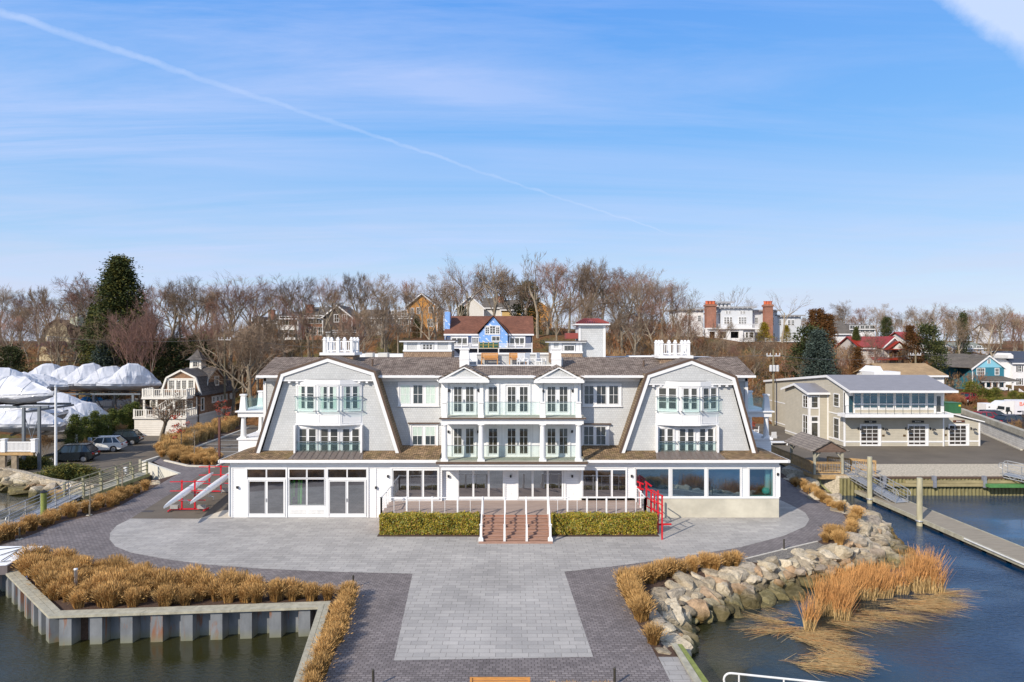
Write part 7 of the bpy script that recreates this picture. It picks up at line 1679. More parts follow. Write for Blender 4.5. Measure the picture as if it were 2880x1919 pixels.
for zz in range(5): m_.bar((V5.x(700, yr_), yr_, V5.z(925+zz*11, yr_)), (V5.x(1412, yr_), yr_, V5.z(925+zz*11, yr_)), .008, .008)
m_.build('railing', plain('dark_rail', (.09, .10, .10), .5), bb_)
m_ = MB(); m_.fbox(f5, x5(690), x5(755), z5(975), z5(820), .03, .0); m_.fbox(f5, x5(692), x5(702), RZ, zbal-.3, .05, 0); m_.fbox(f5, x5(1394), x5(1404), RZ, zbal-.3, .05, 0); m_.fbox(f5, x5(700), x5(1400), z5(1175), z5(1164), .04, 0)
fe = Fr((0, BY+.15, 0)); m_.fbox(fe, x5(1655), x5(1666), RZ, z5(1036), .05, 0); m_.fbox(fe, x5(1410), x5(1660), z5(1172), z5(1162), .04, 0); m_.build('trim', white, bb_)
m_ = MB(); m_.fbox(f5, x5(726), x5(755), z5(975), z5(845), .04, .03); m_.build('side_door', plain('teal_door', (.02, .06, .08), .4), bb_)
for k_, (a, c, Y_, fr) in enumerate(((805, 955, BY, f5), (1143, 1292, BY, f5), (1440, 1588, BY+.15, fe))):
 g0_, g1_ = a+6, c-22
 pn = [(x5(g0_)+i*(x5(g1_)-x5(g0_))/3+.03, x5(g0_)+(i+1)*(x5(g1_)-x5(g0_))/3-.03, z5(1190)+j*(z5(1056)-z5(1190))/5+.03, z5(1190)+(j+1)*(z5(1056)-z5(1190))/5-.03) for i in range(3) for j in range(5)]
 window(bb_, fr, (x5(a), x5(c), z5(1200), z5(1045)), pn, nm='garage_door', mun=(1, 1), glass=glassmat('garage_glass', (.8, .85, .9), .10, (.04, .033, .028)), trim=.12)
 sg_ = MB(); xc = x5({0: 879, 1: 1216, 2: 1513}[k_]); zc_ = z5({0: 1028, 1: 1027, 2: 1025}[k_]); sg_.fbox(fr, xc-.62, xc+.62, zc_-.11, zc_+.11, .12, .05)
 sgo = sg_.build('sign', [plain('sign_black', (.01, .01, .012), .4), plain('sign_brown', (.10, .035, .02), .4)][k_ == 2], bb_)
 lt = MB(); ws = [[.10, .07, .09], [.09, .06, .08, .07, .10, .06, .07], [.12, .07, .07, .08, .05, .07]][k_]; xx = xc-sum(ws)/2-.02*len(ws)/2
 for w__ in ws: lt.fbox(fr, xx, xx+w__*.8, zc_-.05, zc_+(.055 if w__ > .08 else .03), .125, .12); xx += w__+.015
 lt.build('lettering', white, sgo)
 for sx_ in ((a-12), (c+14)):
  xl, zl = x5(sx_), z5(1077); lm = MB(); lm.fbox(fr, xl-.06, xl+.06, zl-.13, zl+.13, .05, 0); lm.bar(fr.p(xl, zl, .05), fr.p(xl+.1, zl+.03, .5), .05); lm.lathe(fr.p(xl+.1, zl-.12, .55), [(.2, 0), (.18, .1), (.04, .2)], 10); lm.build('wall_lamp', black, bb_)
for (x, y) in ((972, 1126), (1122, 1126), (1420, 1124)): m_ = MB(); m_.fbox(fe if x > 1400 else f5, x5(x-9), x5(x+9), z5(y+7), z5(y-7), .03, 0); m_.build('plaque', plain('plaque_brown', (.10, .06, .025), .5), bb_)
for (x, y, c) in ((860, 1145, (.7, .6, .03)), (1245, 1178, (.6, .25, .03)), (1500, 1160, (.1, .35, .45)), (1510, 1180, (.6, .1, .08)), (1550, 1178, (.55, .03, .1)), (1545, 1152, (.6, .55, .4))):
 pass
fs_ = Fr((bxl, 74, 0), (0, -1));
def sidewin(y0, y1, z0, z1, X_=bxl, m=2, n=2):
 fr = Fr((X_, 0, 0), (0, -1)); window(bb_, fr, (-y1, -y0, z0, z1), [(-y1+.1+(y1-y0-.2)*i/1, -y0-.1, z0+.1, z1-.1) for i in range(1)], mun=(m, n), trim=.1)
zz = lambda x, y, Y: V5.z(y, Y)
sidewin(75.0, 76.3, RZ+.55, RZ+2.9, n=3, m=1); sidewin(75.0, 76.3, RZ+4.1, RZ+5.6, n=3, m=1)
sidewin(88.0, 89.3, RZ+.6, RZ+2.6); sidewin(88.5, 89.8, RZ+3.7, RZ+4.9); sidewin(85.2, 86.2, RZ+3.7, RZ+4.9)
m_ = MB(); frl = Fr((bxl, 0, 0), (0, -1)); m_.fbox(frl, -77.5, -74, RZ+.45, RZ+.6, .04, 0); m_.fbox(frl, -77.5, -74, RZ+3.3, RZ+3.42, .04, 0); m_.fbox(frl, -97, -84.6, RZ+3.1, RZ+3.22, .04, 0); m_.fbox(frl, -97, -84.6, RZ+.3, RZ+.42, .04, 0)
m_.box(bxl-.03, bxl+.08, BY-.03, BY+.1, RZ, EZf); m_.build('band', white, bb_)
UX0_, UX1_, UY0, UY1 = 33.85, bxl, 77.7, 84.6; um = 81.1; uz = 6.75; ue = 5.95
m_ = MB(); m_.prism([(UX0_, UY0, RZ-.2), (UX0_, UY1, RZ-.2), (UX0_, UY1, ue), (UX0_, um, uz-.1), (UX0_, UY0, ue)], (UX1_-UX0_, 0, 0)); bo2 = m_.build('entrance_bay', beige, bb_)
m_ = MB()
for (y0, z0, y1, z1) in ((UY0-.45, ue-.05, um, uz), (um, uz, UY1+.45, ue-.05)): m_.prism([(UX0_-.35, y0, z0), (UX0_-.35, y1, z1), (UX1_+.2, y1, z1), (UX1_+.2, y0, z0)], (0, 0, .09))
m_.build('entrance_roof', metal_roof, bo2)
m_ = MB()
for (y0, z0, y1, z1) in ((UY0-.45, ue-.05, um, uz), (um, uz, UY1+.45, ue-.05)): m_.prism([(UX0_-.4, y0, z0-.2), (UX0_-.4, y1, z1-.2), (UX0_-.4, y1, z1+.07), (UX0_-.4, y0, z0+.07)], (.06, 0, 0))
m_.box(UX0_-.35, UX1_, UY0-.48, UY0-.42, ue-.2, ue+.04)
fu = Fr((0, UY0, 0)); m_.fbox(fu, UX0_-.02, UX0_+.12, RZ, ue-.1, .04, 0); m_.fbox(fu, UX1_-.12, UX1_, RZ, ue-.1, .04, 0); m_.fbox(fu, UX0_+1.05, UX0_+1.17, RZ, ue-.1, .04, 0)
m_.build('entrance_trim', white, bo2)
window(bo2, fu, (UX0_+.14, UX0_+1.03, RZ+3.7, ue-.35), [(UX0_+.25, UX0_+.92, RZ+3.85, ue-.5)], mun=(1, 2), trim=.06)
window(bo2, fu, (UX0_+.14, UX0_+1.03, RZ+.02, RZ+2.9), [(UX0_+.25, UX0_+.92, RZ+.3, RZ+2.1), (UX0_+.25, UX0_+.92, RZ+2.3, RZ+2.75)], nm='door', mun=(1, 1), trim=.06)
fl_ = Fr((UX0_, 0, 0), (0, -1))
for (z0, z1) in ((RZ+.5, RZ+2.9), (RZ+3.7, ue-.35)): window(bo2, fl_, (-79.4, -78.0, z0, z1), [(-79.25, -78.75, z0+.1, z1-.1), (-78.65, -78.15, z0+.1, z1-.1)], mun=(1, 3), trim=.08)
m_ = MB(); m_.fbox(fl_, -84.6, -79.6, RZ+.3, RZ+.42, .04, 0); m_.fbox(fl_, -78.0, -77.75, RZ, ue-.1, .04, 0); m_.build('band', white, bo2)
# ================================================================= houses on the hill
dk_roof = brick('asphalt_shingle', (0.17, 0.15, 0.125), (0.12, 0.105, 0.09), (0.07, .06, .05), .4, .2, .012, 'roof', fine=.3)
def house(name, label, x0, x1, Y, dep, zb, ze, zr, wall_m, roof_m_, gable='side', wins=(), chim=None, extra=None, ov=.4, winm=(2, 2), trimm=None, lower=None):
 t = thing(name, label, 'house', ((x0+x1)/2, Y, zb)); fr = Fr((0, Y, 0)); tm = trimm or white
 m_ = MB(); xm = (x0+x1)/2; ym = Y+dep/2; zb0 = zb-2
 if gable == 'front': m_.prism([(x0, Y, zb0), (x1, Y, zb0), (x1, Y, ze), (xm, Y, zr-.1), (x0, Y, ze)], (0, dep, 0))
 else: m_.prism([(x0, Y, zb0), (x0, Y+dep, zb0), (x0, Y+dep, ze), (x0, ym, zr-.1), (x0, Y, ze)], (x1-x0, 0, 0))
 wl = m_.build('wall', wall_m, t)
 m_ = MB(); tr_ = MB()
 if gable == 'front':
  k = (zr-ze)/(xm-x0)
  for (a, b_) in (((x0-ov, ze-k*ov), (xm, zr)), ((xm, zr), (x1+ov, ze-k*ov))):
   m_.prism([(a[0], Y-ov, a[1]), (b_[0], Y-ov, b_[1]), (b_[0], Y+dep+ov, b_[1]), (a[0], Y+dep+ov, a[1])], (0, 0, .15))
   tr_.prism([(a[0], Y-ov-.06, a[1]-.22), (b_[0], Y-ov-.06, b_[1]-.22), (b_[0], Y-ov-.06, b_[1]+.12), (a[0], Y-ov-.06, a[1]+.12)], (0, .06, 0))
 else:
  k = (zr-ze)/(ym-Y)
  for (a, b_) in (((Y-ov, ze-k*ov), (ym, zr)), ((ym, zr), (Y+dep+ov, ze-k*ov))): m_.prism([(x0-ov, a[0], a[1]), (x1+ov, a[0], a[1]), (x1+ov, b_[0], b_[1]), (x0-ov, b_[0], b_[1])], (0, 0, .15))
  tr_.box(x0-ov, x1+ov, Y-ov-.08, Y-ov, ze-k*ov-.1, ze-k*ov+.15)
 for x in (x0-.02, x1-.16): tr_.box(x, x+.18, Y-.04, Y, zb0, ze-.05)
 rf = m_.build('roof', roof_m_, t); tr_.build('trim', tm, t)
 for (a, b_, c, d) in wins: window(t, fr, (a-.12, b_+.12, c-.12, d+.12), [(a, b_, c, d)], mun=winm, trim=.1, mw=.05, frame_mat=tm)
 if chim:
  for (cx_, cy_, w_, zt_) in chim: m_ = MB(); m_.box(cx_-w_/2, cx_+w_/2, cy_-w_/2, cy_+w_/2, ze, zt_); m_.box(cx_-w_/2-.08, cx_+w_/2+.08, cy_-w_/2-.08, cy_+w_/2+.08, zt_-.3, zt_-.1); m_.build('chimney', brick_m, rf)
 return t
def grid(x0, x1, n, w, z, h): return [(x0+(x1-x0)*(i+.5)/n-w/2, x0+(x1-x0)*(i+.5)/n+w/2, z, z+h) for i in range(n)]
Y = 105.0; a3 = lambda x: W3.x(x, Y); z3 = lambda y: W3.z(y, Y)
m, nt2, b = _new('blue_house_wrap'); wrapb = m
t_ = N(nt2, 'ShaderNodeTexWave'); t_.inputs['Scale'].default_value = .7; t_.inputs['Distortion'].default_value = 0; t_.bands_direction = 'DIAGONAL'; nt2.links.new(coords(nt2, scale=(1, 0, 1.0)), t_.inputs['Vector'])
nn_ = noise(nt2, coords(nt2, scale=(1, 1, 3)), 1.5, 0); mu = N(nt2, 'ShaderNodeMath', operation='MULTIPLY'); nt2.links.new(t_.outputs['Fac'], mu.inputs[0]); nt2.links.new(nn_, mu.inputs[1])
nt2.links.new(ramp(nt2, mu.outputs[0], [(.50, (0.19, .36, .70)), (.54, (.62, .68, .8))]), b.inputs['Base Color']); b.inputs['Roughness'].default_value = .45
navy = lap('navy_clapboard', (0.085, .105, .165), .2)
rbrown = brick('brown_roof', (0.23, 0.10, 0.062), (0.155, 0.068, 0.045), (0.09, .04, .03), .35, .18, .012, 'roof', fine=.25)
bh_ = house('blue_house', 'blue wrapped house under construction with a brown roof and white deck railing above the clubhouse', a3(178), a3(998), Y, 9, z3(1130), z3(872), z3(708)+.1, wrapb, rbrown, 'side', ov=.25)
fr = Fr((0, Y, 0))
m_ = MB(); m_.prism([(a3(500), Y-1.2, z3(870)), (a3(765), Y-1.2, z3(870)), (a3(632), Y-1.2, z3(712))], (0, 6, 0)); m_.box(a3(500), a3(765), Y-1.2, Y, z3(1000), z3(870)); m_.build('gable_wall', wrapb, bh_)
m_ = MB();
for (p, q) in (((478, 868), (630, 706)), ((634, 706), (778, 868))): m_.prism([(a3(p[0]), Y-1.5, z3(p[1])), (a3(q[0]), Y-1.5, z3(q[1])), (a3(q[0]), Y+4.5, z3(q[1])), (a3(p[0]), Y+4.5, z3(p[1]))], (0, 0, .14))
m_.build('gable_roof', rbrown, bh_)
m_ = MB(); m_.fbox(fr, a3(178), a3(550), z3(1000), z3(902), .04, 0); m_.fbox(fr, a3(700), a3(998), z3(1000), z3(890), .04, 0); m_.fbox(fr, a3(178), a3(998), z3(1130), z3(1012), .5, 0); m_.build('clapboard', navy, bh_)
for (a, c, n) in ((228, 392, 3), (778, 932, 3)): window(bh_, fr, (a3(a), a3(c), z3(985), z3(895)), [(a3(a+8+(c-a-16)*i/n)+.06, a3(a+8+(c-a-16)*(i+1)/n)-.06, z3(975), z3(912)) for i in range(n)], mun=(1, 1), base=.05, mw=.05)
window(bh_, fr, (a3(425), a3(492), z3(985), z3(895)), [(a3(432), a3(456), z3(970), z3(910)), (a3(460), a3(486), z3(970), z3(910))], mun=(2, 3), base=.05, mw=.04)
fg = Fr((0, Y-1.2, 0)); window(bh_, fg, (a3(552), a3(695), z3(880), z3(795)), [(a3(a), a3(b2), z3(868), z3(y)) for a, b2, y in ((562, 592, 812), (602, 648, 802), (658, 688, 812))], mun=(2, 3), mw=.05)
window(bh_, fg, (a3(615), a3(695), z3(945), z3(890)), [(a3(622), a3(655), z3(935), z3(900)), (a3(660), a3(690), z3(935), z3(900))], mun=(1, 1), mw=.05)
m_ = MB(); m_.box(a3(165), a3(170)+.7, Y+1, Y+3, z3(930), z3(660)); m_.build('chimney', wrapb, bh_)
m_ = MB(); yr = Y-2.6; ar = lambda x: W3.x(x, yr); zr3 = lambda y: W3.z(y, yr)
m_.box(ar(238), ar(1000), yr, Y, zr3(1012), zr3(1004))
for x in range(245, 1000, 9): m_.box(ar(x)-.03, ar(x)+.03, yr, yr+.05, zr3(1004), zr3(966)) if not 490 < x < 680 else None
m_.box(ar(240), ar(490), yr-.02, yr+.07, zr3(968), zr3(963)); m_.box(ar(680), ar(998), yr-.02, yr+.07, zr3(968), zr3(963))
for x in (245, 330, 410, 490, 680, 762, 840, 920, 995): m_.box(ar(x)-.08, ar(x)+.08, yr-.04, yr+.1, zr3(1004), zr3(955))
for x in (485, 680, 995): m_.box(ar(x)-.08, ar(x)+.08, yr-.02, yr+.1, zr3(1075), zr3(1010))
m_.build('deck_railing', white, bh_)
m_ = MB()
for x in (495, 535, 585, 630, 678): m_.box(ar(x)-.06, ar(x)+.06, yr-.04, yr+.06, zr3(1005), zr3(945))
for y in (950, 975, 1003): m_.box(ar(495), ar(680), yr-.04, yr+.04, zr3(y+4), zr3(y))
m_.build('temporary_rail', plain('raw_lumber', (.50, .36, .10), .7), bh_)
m_ = MB(); m_.box(ar(500), ar(675), yr+.0, yr+.04, zr3(1000), zr3(957)); m_.build('tarp', plain('green_tarp', (.02, .09, .06), .5), bh_)
orange = plain('orange_clapboard', (0.47, 0.22, 0.05), .7, .1, 3); cream2 = plain('cream_house', (.62, .60, .55), .7, .06); peach = brick('peach_brick', (.45, .24, .14), (.38, .19, .11), (.4, .33, .27), .3, .1, .012, fine=.1); redb = brick('hill_brick', (.42, .18, .09), (.33, .13, .07), (.3, .22, .18), .3, .1, .012)
def Wn(V, Y): return (lambda x: V.x(x, Y)), (lambda y: V.z(y, Y))
ax, az = Wn(W2, 160); house('orange_house', 'tall ochre gabled house among the trees left of the blue house', ax(1822), ax(2118), 160, 14, az(870), az(612), az(490), orange, dk_roof, 'front', [(ax(a), ax(b_), az(d), az(c)) for a, b_, c, d in ((1872, 1893, 630, 682), (1925, 1950, 625, 680), (2040, 2078, 620, 670), (2028, 2052, 735, 800), (2056, 2076, 735, 800), (1880, 1905, 740, 790))], chim=None)
ax, az = Wn(W3, 165); house('orange_house', 'ochre gabled house right of the blue house behind bare trees', ax(925), ax(1188), 165, 14, az(850), az(640), az(552), orange, dk_roof, 'front', [(ax(1102), ax(1122), az(805), az(765)), (ax(1128), ax(1146), az(805), az(765))])
ax, az = Wn(W3, 170); house('white_house', 'white gable end of a hill house behind the blue house', ax(285), ax(540), 170, 14, az(800), az(625), az(515), cream2, dk_roof, 'front', [])
house('white_house', 'dark roofed hill house to the right of the white gable end', ax(540), ax(700), 172, 12, az(800), az(620), az(520), cream2, dk_roof, 'side', [], chim=[(ax(668), 178, 1.6, az(508))])
house('ochre_house', 'ochre hill house with a small white window between the two chimneys', ax(705), ax(895), 171, 12, az(800), az(640), az(540), plain('ochre_wall', (.50, .34, .13), .7), dk_roof, 'side', [(ax(803), ax(822), az(698), az(650)), (ax(826), ax(845), az(698), az(650))], chim=[(ax(690), 176, 1.8, az(500))])
ax, az = Wn(W2, 148)
house('brick_house', 'low brick hill house at the left end of the row', ax(335), ax(470), 148, 10, az(960), az(790), az(710), redb, dk_roof, 'front', grid(ax(340), ax(465), 2, 1.1, az(850), 1.7))
house('brick_house', 'ochre and brick hill house beside the white one', ax(470), ax(625), 150, 10, az(960), az(765), az(680), orange, dk_roof, 'side', grid(ax(480), ax(620), 3, 1.1, az(815), 1.6), chim=[(ax(492), 152, 1.2, az(635))])
house('white_house', 'white two storey hill house behind the bare trees', ax(628), ax(818), 147, 11, az(960), az(728), az(660), plain('bright_wall', (.72, .72, .70), .6), dk_roof, 'side', grid(ax(640), ax(810), 3, 1.2, az(790), 1.8)+grid(ax(640), ax(810), 2, 1.6, az(905), 1.6))
house('brick_house', 'long brown roofed hill house in the middle of the row', ax(820), ax(1050), 149, 12, az(960), az(715), az(610), redb, dk_roof, 'side', grid(ax(830), ax(1040), 4, 1.1, az(770), 1.6)+grid(ax(830), ax(1040), 3, 1.1, az(880), 1.6), chim=[(ax(862), 152, 1.5, az(585))])
house('dark_gabled_house', 'dark gabled house in the hill row', ax(1055), ax(1335), 146, 11, az(960), az(718), az(605), plain('dark_clapboard', (.07, .055, .045), .8), dk_roof, 'front', grid(ax(1150), ax(1300), 2, .9, az(760), 1.5), ov=.3)
house('white_house', 'low white garage block below the dark gabled house', ax(1150), ax(1445), 141, 5, az(950), az(862), az(850), plain('bright_wall2', (.66, .65, .60), .6), dk_roof, 'side', grid(ax(1200), ax(1430), 4, 1.2, az(915), 1.6), ov=.2)
house('cream_house', 'cream hill house with dormers right of the dark gable', ax(1340), ax(1580), 152, 11, az(940), az(715), az(630), cream2, dk_roof, 'side', grid(ax(1350), ax(1570), 3, 1.1, az(780), 1.6))
house('brick_house', 'peach brick hill house with white dormers left of the tall ochre one', ax(1585), ax(1815), 156, 11, az(940), az(712), az(640), peach, dk_roof, 'side', grid(ax(1600), ax(1800), 3, 1.0, az(770), 1.6)+grid(ax(1610), ax(1790), 2, 1.2, az(850), 1.4)+grid(ax(1600), ax(1800), 2, 1.2, az(690), 1.2))
ax, az = Wn(W1, 132)
dc = thing('dutch_colonial_house', 'cream gambrel house behind bare trees at the far left', 'house', (ax(520), 132, az(1110)))
dp_ = [(365, 990), (448, 800), (540, 745), (640, 800), (712, 990)]
m_ = MB(); m_.prism([(ax(365), 132, az(1150))]+[(ax(x), 132, az(y)) for x, y in dp_]+[(ax(712), 132, az(1150))], (0, 10, 0)); m_.build('wall', plain('cream_wall', (.60, .52, .33), .7), dc)
m_ = MB()
for (p, q) in zip(dp_, dp_[1:]): m_.prism([(ax(p[0]), 131.5, az(p[1])), (ax(q[0]), 131.5, az(q[1])), (ax(q[0]), 142.5, az(q[1])), (ax(p[0]), 142.5, az(p[1]))], (0, 0, .25))
m_.box(ax(640), ax(830), 134, 140, az(1000), az(800)); m_.build('roof', plain('maroon_roof', (.07, .03, .035), .8, .2), dc)
m_ = MB(); m_.box(ax(595), ax(668), 134, 136, az(800), az(706)); m_.build('chimney', plain('pale_chimney', (.5, .52, .4), .8), dc)
fr = Fr((0, 132, 0)); window(dc, fr, (ax(445), ax(560), az(945), az(895)), [(ax(452), ax(498), az(938), az(900)), (ax(508), ax(552), az(938), az(900))]); window(dc, fr, (ax(450), ax(610), az(1065), az(1005)), [(ax(460), ax(525), az(1058), az(1012)), (ax(535), ax(600), az(1058), az(1012))])
m_ = MB(); m_.prism([(ax(380), 130.5, az(990)), (ax(690), 130.5, az(990)), (ax(620), 132, az(950)), (ax(440), 132, az(950))], (0, 0, .2)); m_.build('porch_roof', MATS['maroon_roof'], dc)
house('grey_house', 'small grey roofed house at the far left edge behind the trees', ax(165), ax(330), 140, 10, az(1050), az(890), az(835), plain('grey_wall', (.25, .24, .25), .8), plain('pale_grey_roof', (.36, .34, .34), .8), 'side', grid(ax(175), ax(320), 2, 1.2, az(940), 1.4))
Y = 165.0; ax, az = Wn(W4, Y); mn = thing('mansion', 'large pale grey mansion with two brick chimneys and a rooftop belvedere on the hill', 'house', (ax(1100), Y, az(790)))
pg = plain('pale_grey_siding', (.56, .58, .60), .7, .04); mw_ = plain('mansion_white', (.72, .72, .72), .6, .03)
fr = Fr((0, Y, 0))
def blk(x0, x1, yt, yb, Yo, dp_, mt, roof=True, ovh=.8):
 m_ = MB(); A_, B_ = ax(x0), ax(x1); m_.box(A_, B_, Y+Yo, Y+Yo+dp_, az(yb)-1, az(yt)); o = m_.build('wing', mt, mn)
 if roof: r_ = MB(); r_.box(A_-ovh, B_+ovh, Y+Yo-ovh, Y+Yo+dp_+ovh, az(yt), az(yt)+.22); r_.build('roof', plain('flat_grey_roof', (.33, .33, .34), .7), mn); r_ = MB(); r_.box(A_-ovh+.1, B_+ovh-.1, Y+Yo-ovh+.1, Y+Yo-ovh+.2, az(yt)-.14, az(yt)); [r_.box(A_-ovh+.4+k*1.1, A_-ovh+.55+k*1.1, Y+Yo-ovh+.15, Y+Yo, az(yt)-.3, az(yt)) for k in range(int((B_-A_+2*ovh)/1.1))]; r_.build('cornice', mw_, mn)
 return o
blk(440, 720, 432, 790, 1.5, 10, mw_); blk(825, 890, 472, 790, 1, 8, mw_); blk(890, 1240, 412, 790, 0, 12, pg); blk(1240, 1535, 445, 790, 1.2, 11, pg); blk(1545, 1812, 500, 800, 2, 10, pg)
blk(850, 1040, 350, 405, 3, 5, mw_)
def mwin(a, b_, c, d, m=(2, 3), Yo=0.0): window(mn, Fr((0, Y+Yo, 0)), (ax(a)-.12, ax(b_)+.12, az(d)-.12, az(c)+.12), [(ax(a), ax(b_), az(d), az(c))], mun=m, trim=.12, mw=.06, frame_mat=mw_)
for a in (930, 960, 992): mwin(a, a+20, 520, 592)
for a in (1090, 1120, 1150): mwin(a, a+20, 520, 592)
for a in (948, 980, 1108, 1138): mwin(a, a+18, 455, 480, (2, 2))
mwin(1288, 1316, 522, 602, Yo=1.2); mwin(1466, 1494, 522, 602, Yo=1.2); mwin(1668, 1694, 550, 606, Yo=2); mwin(1708, 1734, 550, 606, Yo=2); mwin(1562, 1590, 550, 606, Yo=2); mwin(1485, 1505, 695, 775, Yo=1.2); mwin(830, 848, 520, 590, Yo=1)
for a in (908, 952, 995): mwin(a, a+16, 368, 402, (1, 1), Yo=3)
for a in (510, 660): mwin(a, a+26, 500, 560, Yo=1.5)
m_ = MB(); m_.box(ax(690), ax(1280), Y-4, Y, az(655), az(640)); m_.build('porch_roof', mw_, mn)
m_ = MB()
for x in range(810, 1285, 14): m_.box(ax(x)-.04, ax(x)+.04, Y-3.9, Y-3.8, az(640), az(600))
m_.box(ax(805), ax(1282), Y-3.95, Y-3.8, az(602), az(597)); m_.build('balustrade', mw_, mn)
m_ = MB(); m_.box(ax(700), ax(1065), Y-3.4, Y-3.0, az(790), az(750))
for x in (700, 805, 925, 1060): m_.box(ax(x)-.5, ax(x)+.5, Y-3.6, Y-3.1, az(790), az(655))
m_.box(ax(700), ax(1065), Y-3.5, Y-3.2, az(680), az(655)); m_.build('porch', mw_, mn)
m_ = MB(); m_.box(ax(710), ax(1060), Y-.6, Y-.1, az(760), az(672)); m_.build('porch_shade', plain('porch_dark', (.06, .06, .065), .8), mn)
m_ = MB(); m_.box(ax(1075), ax(1210), Y-3.2, Y, az(795), az(655)); o_ = m_.build('bay', mw_, mn)
window(mn, Fr((0, Y-3.2, 0)), (ax(1110), ax(1205), az(752), az(680)), [(ax(1118), ax(1138), az(745), az(688)), (ax(1162), ax(1198), az(745), az(688))], mun=(1, 2), mw=.05, frame_mat=mw_)
for (a, b_, zt_) in ((715, 822, 378), (1360, 1443, 380)):
 m_ = MB(); m_.box(ax(a), ax(b_), Y-1.4, Y+.4, az(780), az(zt_)); m_.box(ax(a)-.2, ax(b_)+.2, Y-1.6, Y+.6, az(zt_+25), az(zt_+5)); ch_ = m_.build('chimney', brick_m, mn)
 m_ = MB(); w__ = (ax(b_)-ax(a))
 for k in range(3): m_.lathe((ax(a)+w__*(k+.5)/3, Y-.5, az(zt_)), [(.42, 0), (.38, .6), (.45, .65), (.45, .8)], 10)
 m_.build('chimney_pot', plain('terracotta', (.50, .12, .05), .7), ch_)
m_ = MB(); fx0, fx1 = ax(1285), ax(1580)
x = fx0
while x < fx1: m_.box(x, x+.16, Y-5.5, Y-5.44, az(822), az(785 if x > ax(1350) else 750)); x += .26
fnc = tag(m_.build('picket_fence', mw_), 'white picket fence in front of the mansion beside the yellow conifer', 'fence')
Y = 120.0; ax, az = Wn(W5, Y); rr5 = plain('bright_red_roof', (.27, .028, .016), .5, .12, 3, streak=(4, 1, 1)); pgs = plain('stucco', (.50, .46, .42), .8, .08)
rh = house('red_roofed_house', 'grey stucco house with a bright red metal roof and front gable', ax(560), ax(740), Y+2, 9, az(950), az(725), az(600), pgs, rr5, 'side', [(ax(645), ax(672), az(800), az(752)), (ax(680), ax(704), az(800), az(752))])
m_ = MB(); m_.prism([(ax(740), Y, az(950)), (ax(978), Y, az(950)), (ax(978), Y, az(720)), (ax(862), Y, az(610)), (ax(740), Y, az(720))], (0, 9, 0)); m_.build('gable_wall', pgs, rh)
m_ = MB(); m_.prism([(ax(548), Y+1.5, az(718)), (ax(740), Y+1.5, az(718)), (ax(862), Y+1.5+5, az(600)), (ax(560), Y+6.5, az(600))], (0, 0, .1))
for (p, q) in (((722, 728), (862, 600)), ((862, 600), (995, 735))): m_.prism([(ax(p[0]), Y-.4, az(p[1])), (ax(q[0]), Y-.4, az(q[1])), (ax(q[0]), Y+9, az(q[1])), (ax(p[0]), Y+9, az(p[1]))], (0, 0, .12))
for (p, q) in (((750, 748), (885, 655)), ((885, 655), (985, 740))): m_.prism([(ax(p[0]), Y-1.4, az(p[1])), (ax(q[0]), Y-1.4, az(q[1])), (ax(q[0]), Y+1, az(q[1])), (ax(p[0]), Y+1, az(p[1]))], (0, 0, .1))
m_.prism([(ax(770), Y-1.5, az(745)), (ax(985), Y-1.5, az(745)), (ax(975), Y, az(722)), (ax(780), Y, az(722))], (0, 0, .08)); m_.prism([(ax(575), Y-1.5, az(862)), (ax(1020), Y-1.5, az(862)), (ax(1000), Y+.1, az(835)), (ax(600), Y+.1, az(835))], (0, 0, .08))
m_.build('red_roof', rr5, rh)
m_ = MB()
for (p, q) in (((722, 732), (862, 606)), ((862, 606), (995, 739))): m_.prism([(ax(p[0]), Y-.5, az(p[1])-.15), (ax(q[0]), Y-.5, az(q[1])-.15), (ax(q[0]), Y-.5, az(q[1])+.1), (ax(p[0]), Y-.5, az(p[1])+.1)], (0, .08, 0))
m_.build('rake_trim', white, rh)
m_ = MB(); m_.prism([(ax(810), Y-1.2, az(742)), (ax(965), Y-1.2, az(742)), (ax(885), Y-1.2, az(668))], (0, .2, 0)); m_.build('pediment', cream2, rh)
window(rh, Fr((0, Y, 0)), (ax(800), ax(960), az(860), az(755)), [(ax(a), ax(a+36), az(845), az(765)) for a in (814, 862, 908)], mun=(1, 2), mw=.05)
Y = 150; ax, az = Wn(W5, Y)
house('red_roofed_house', 'second red roof with a small white gable behind the larger red roofed house', ax(487), ax(640), Y-18, 8, az(720), az(640), az(560), cream2, rr5, 'side')
house('white_house', 'white gabled house right of the rusty conifers', ax(185), ax(375), Y, 10, az(830), az(560), az(420), mw_, dk_roof, 'side', [(ax(330), ax(355), az(612), az(575)), (ax(250), ax(290), az(715), az(685))])
house('white_house', 'distant white house with dormers behind the evergreens', W5.x(365, 185), W5.x(650, 185), 185, 10, W5.z(640, 185), W5.z(510, 185), W5.z(455, 185), mw_, dk_roof, 'side', grid(W5.x(370, 185), W5.x(645, 185), 5, 1.4, W5.z(545, 185), 1.8))
Y = 100; ax, az = Wn(W5, Y)
th = house('tan_roofed_house', 'low white house with a tan shingle roof directly behind the beige boathouse', ax(720), ax(1290), 97, 10, RZ, W5.z(1040, 97), W5.z(925, 97), mw_, brick('tan_shingle', (.46, .32, .17), (.36, .24, .13), (.2, .14, .08), .4, .2, .012, 'roof', fine=.25), 'side')
m_ = MB(); m_.prism([(W5.x(630, 96), 96, W5.z(1005, 96)), (W5.x(755, 96), 96, W5.z(1005, 96)), (W5.x(715, 96), 96, W5.z(935, 96))], (0, 4, 0)); m_.box(W5.x(625, 96), W5.x(925, 96), 95.6, 99, RZ, W5.z(995, 96)); m_.build('gable', mw_, th)
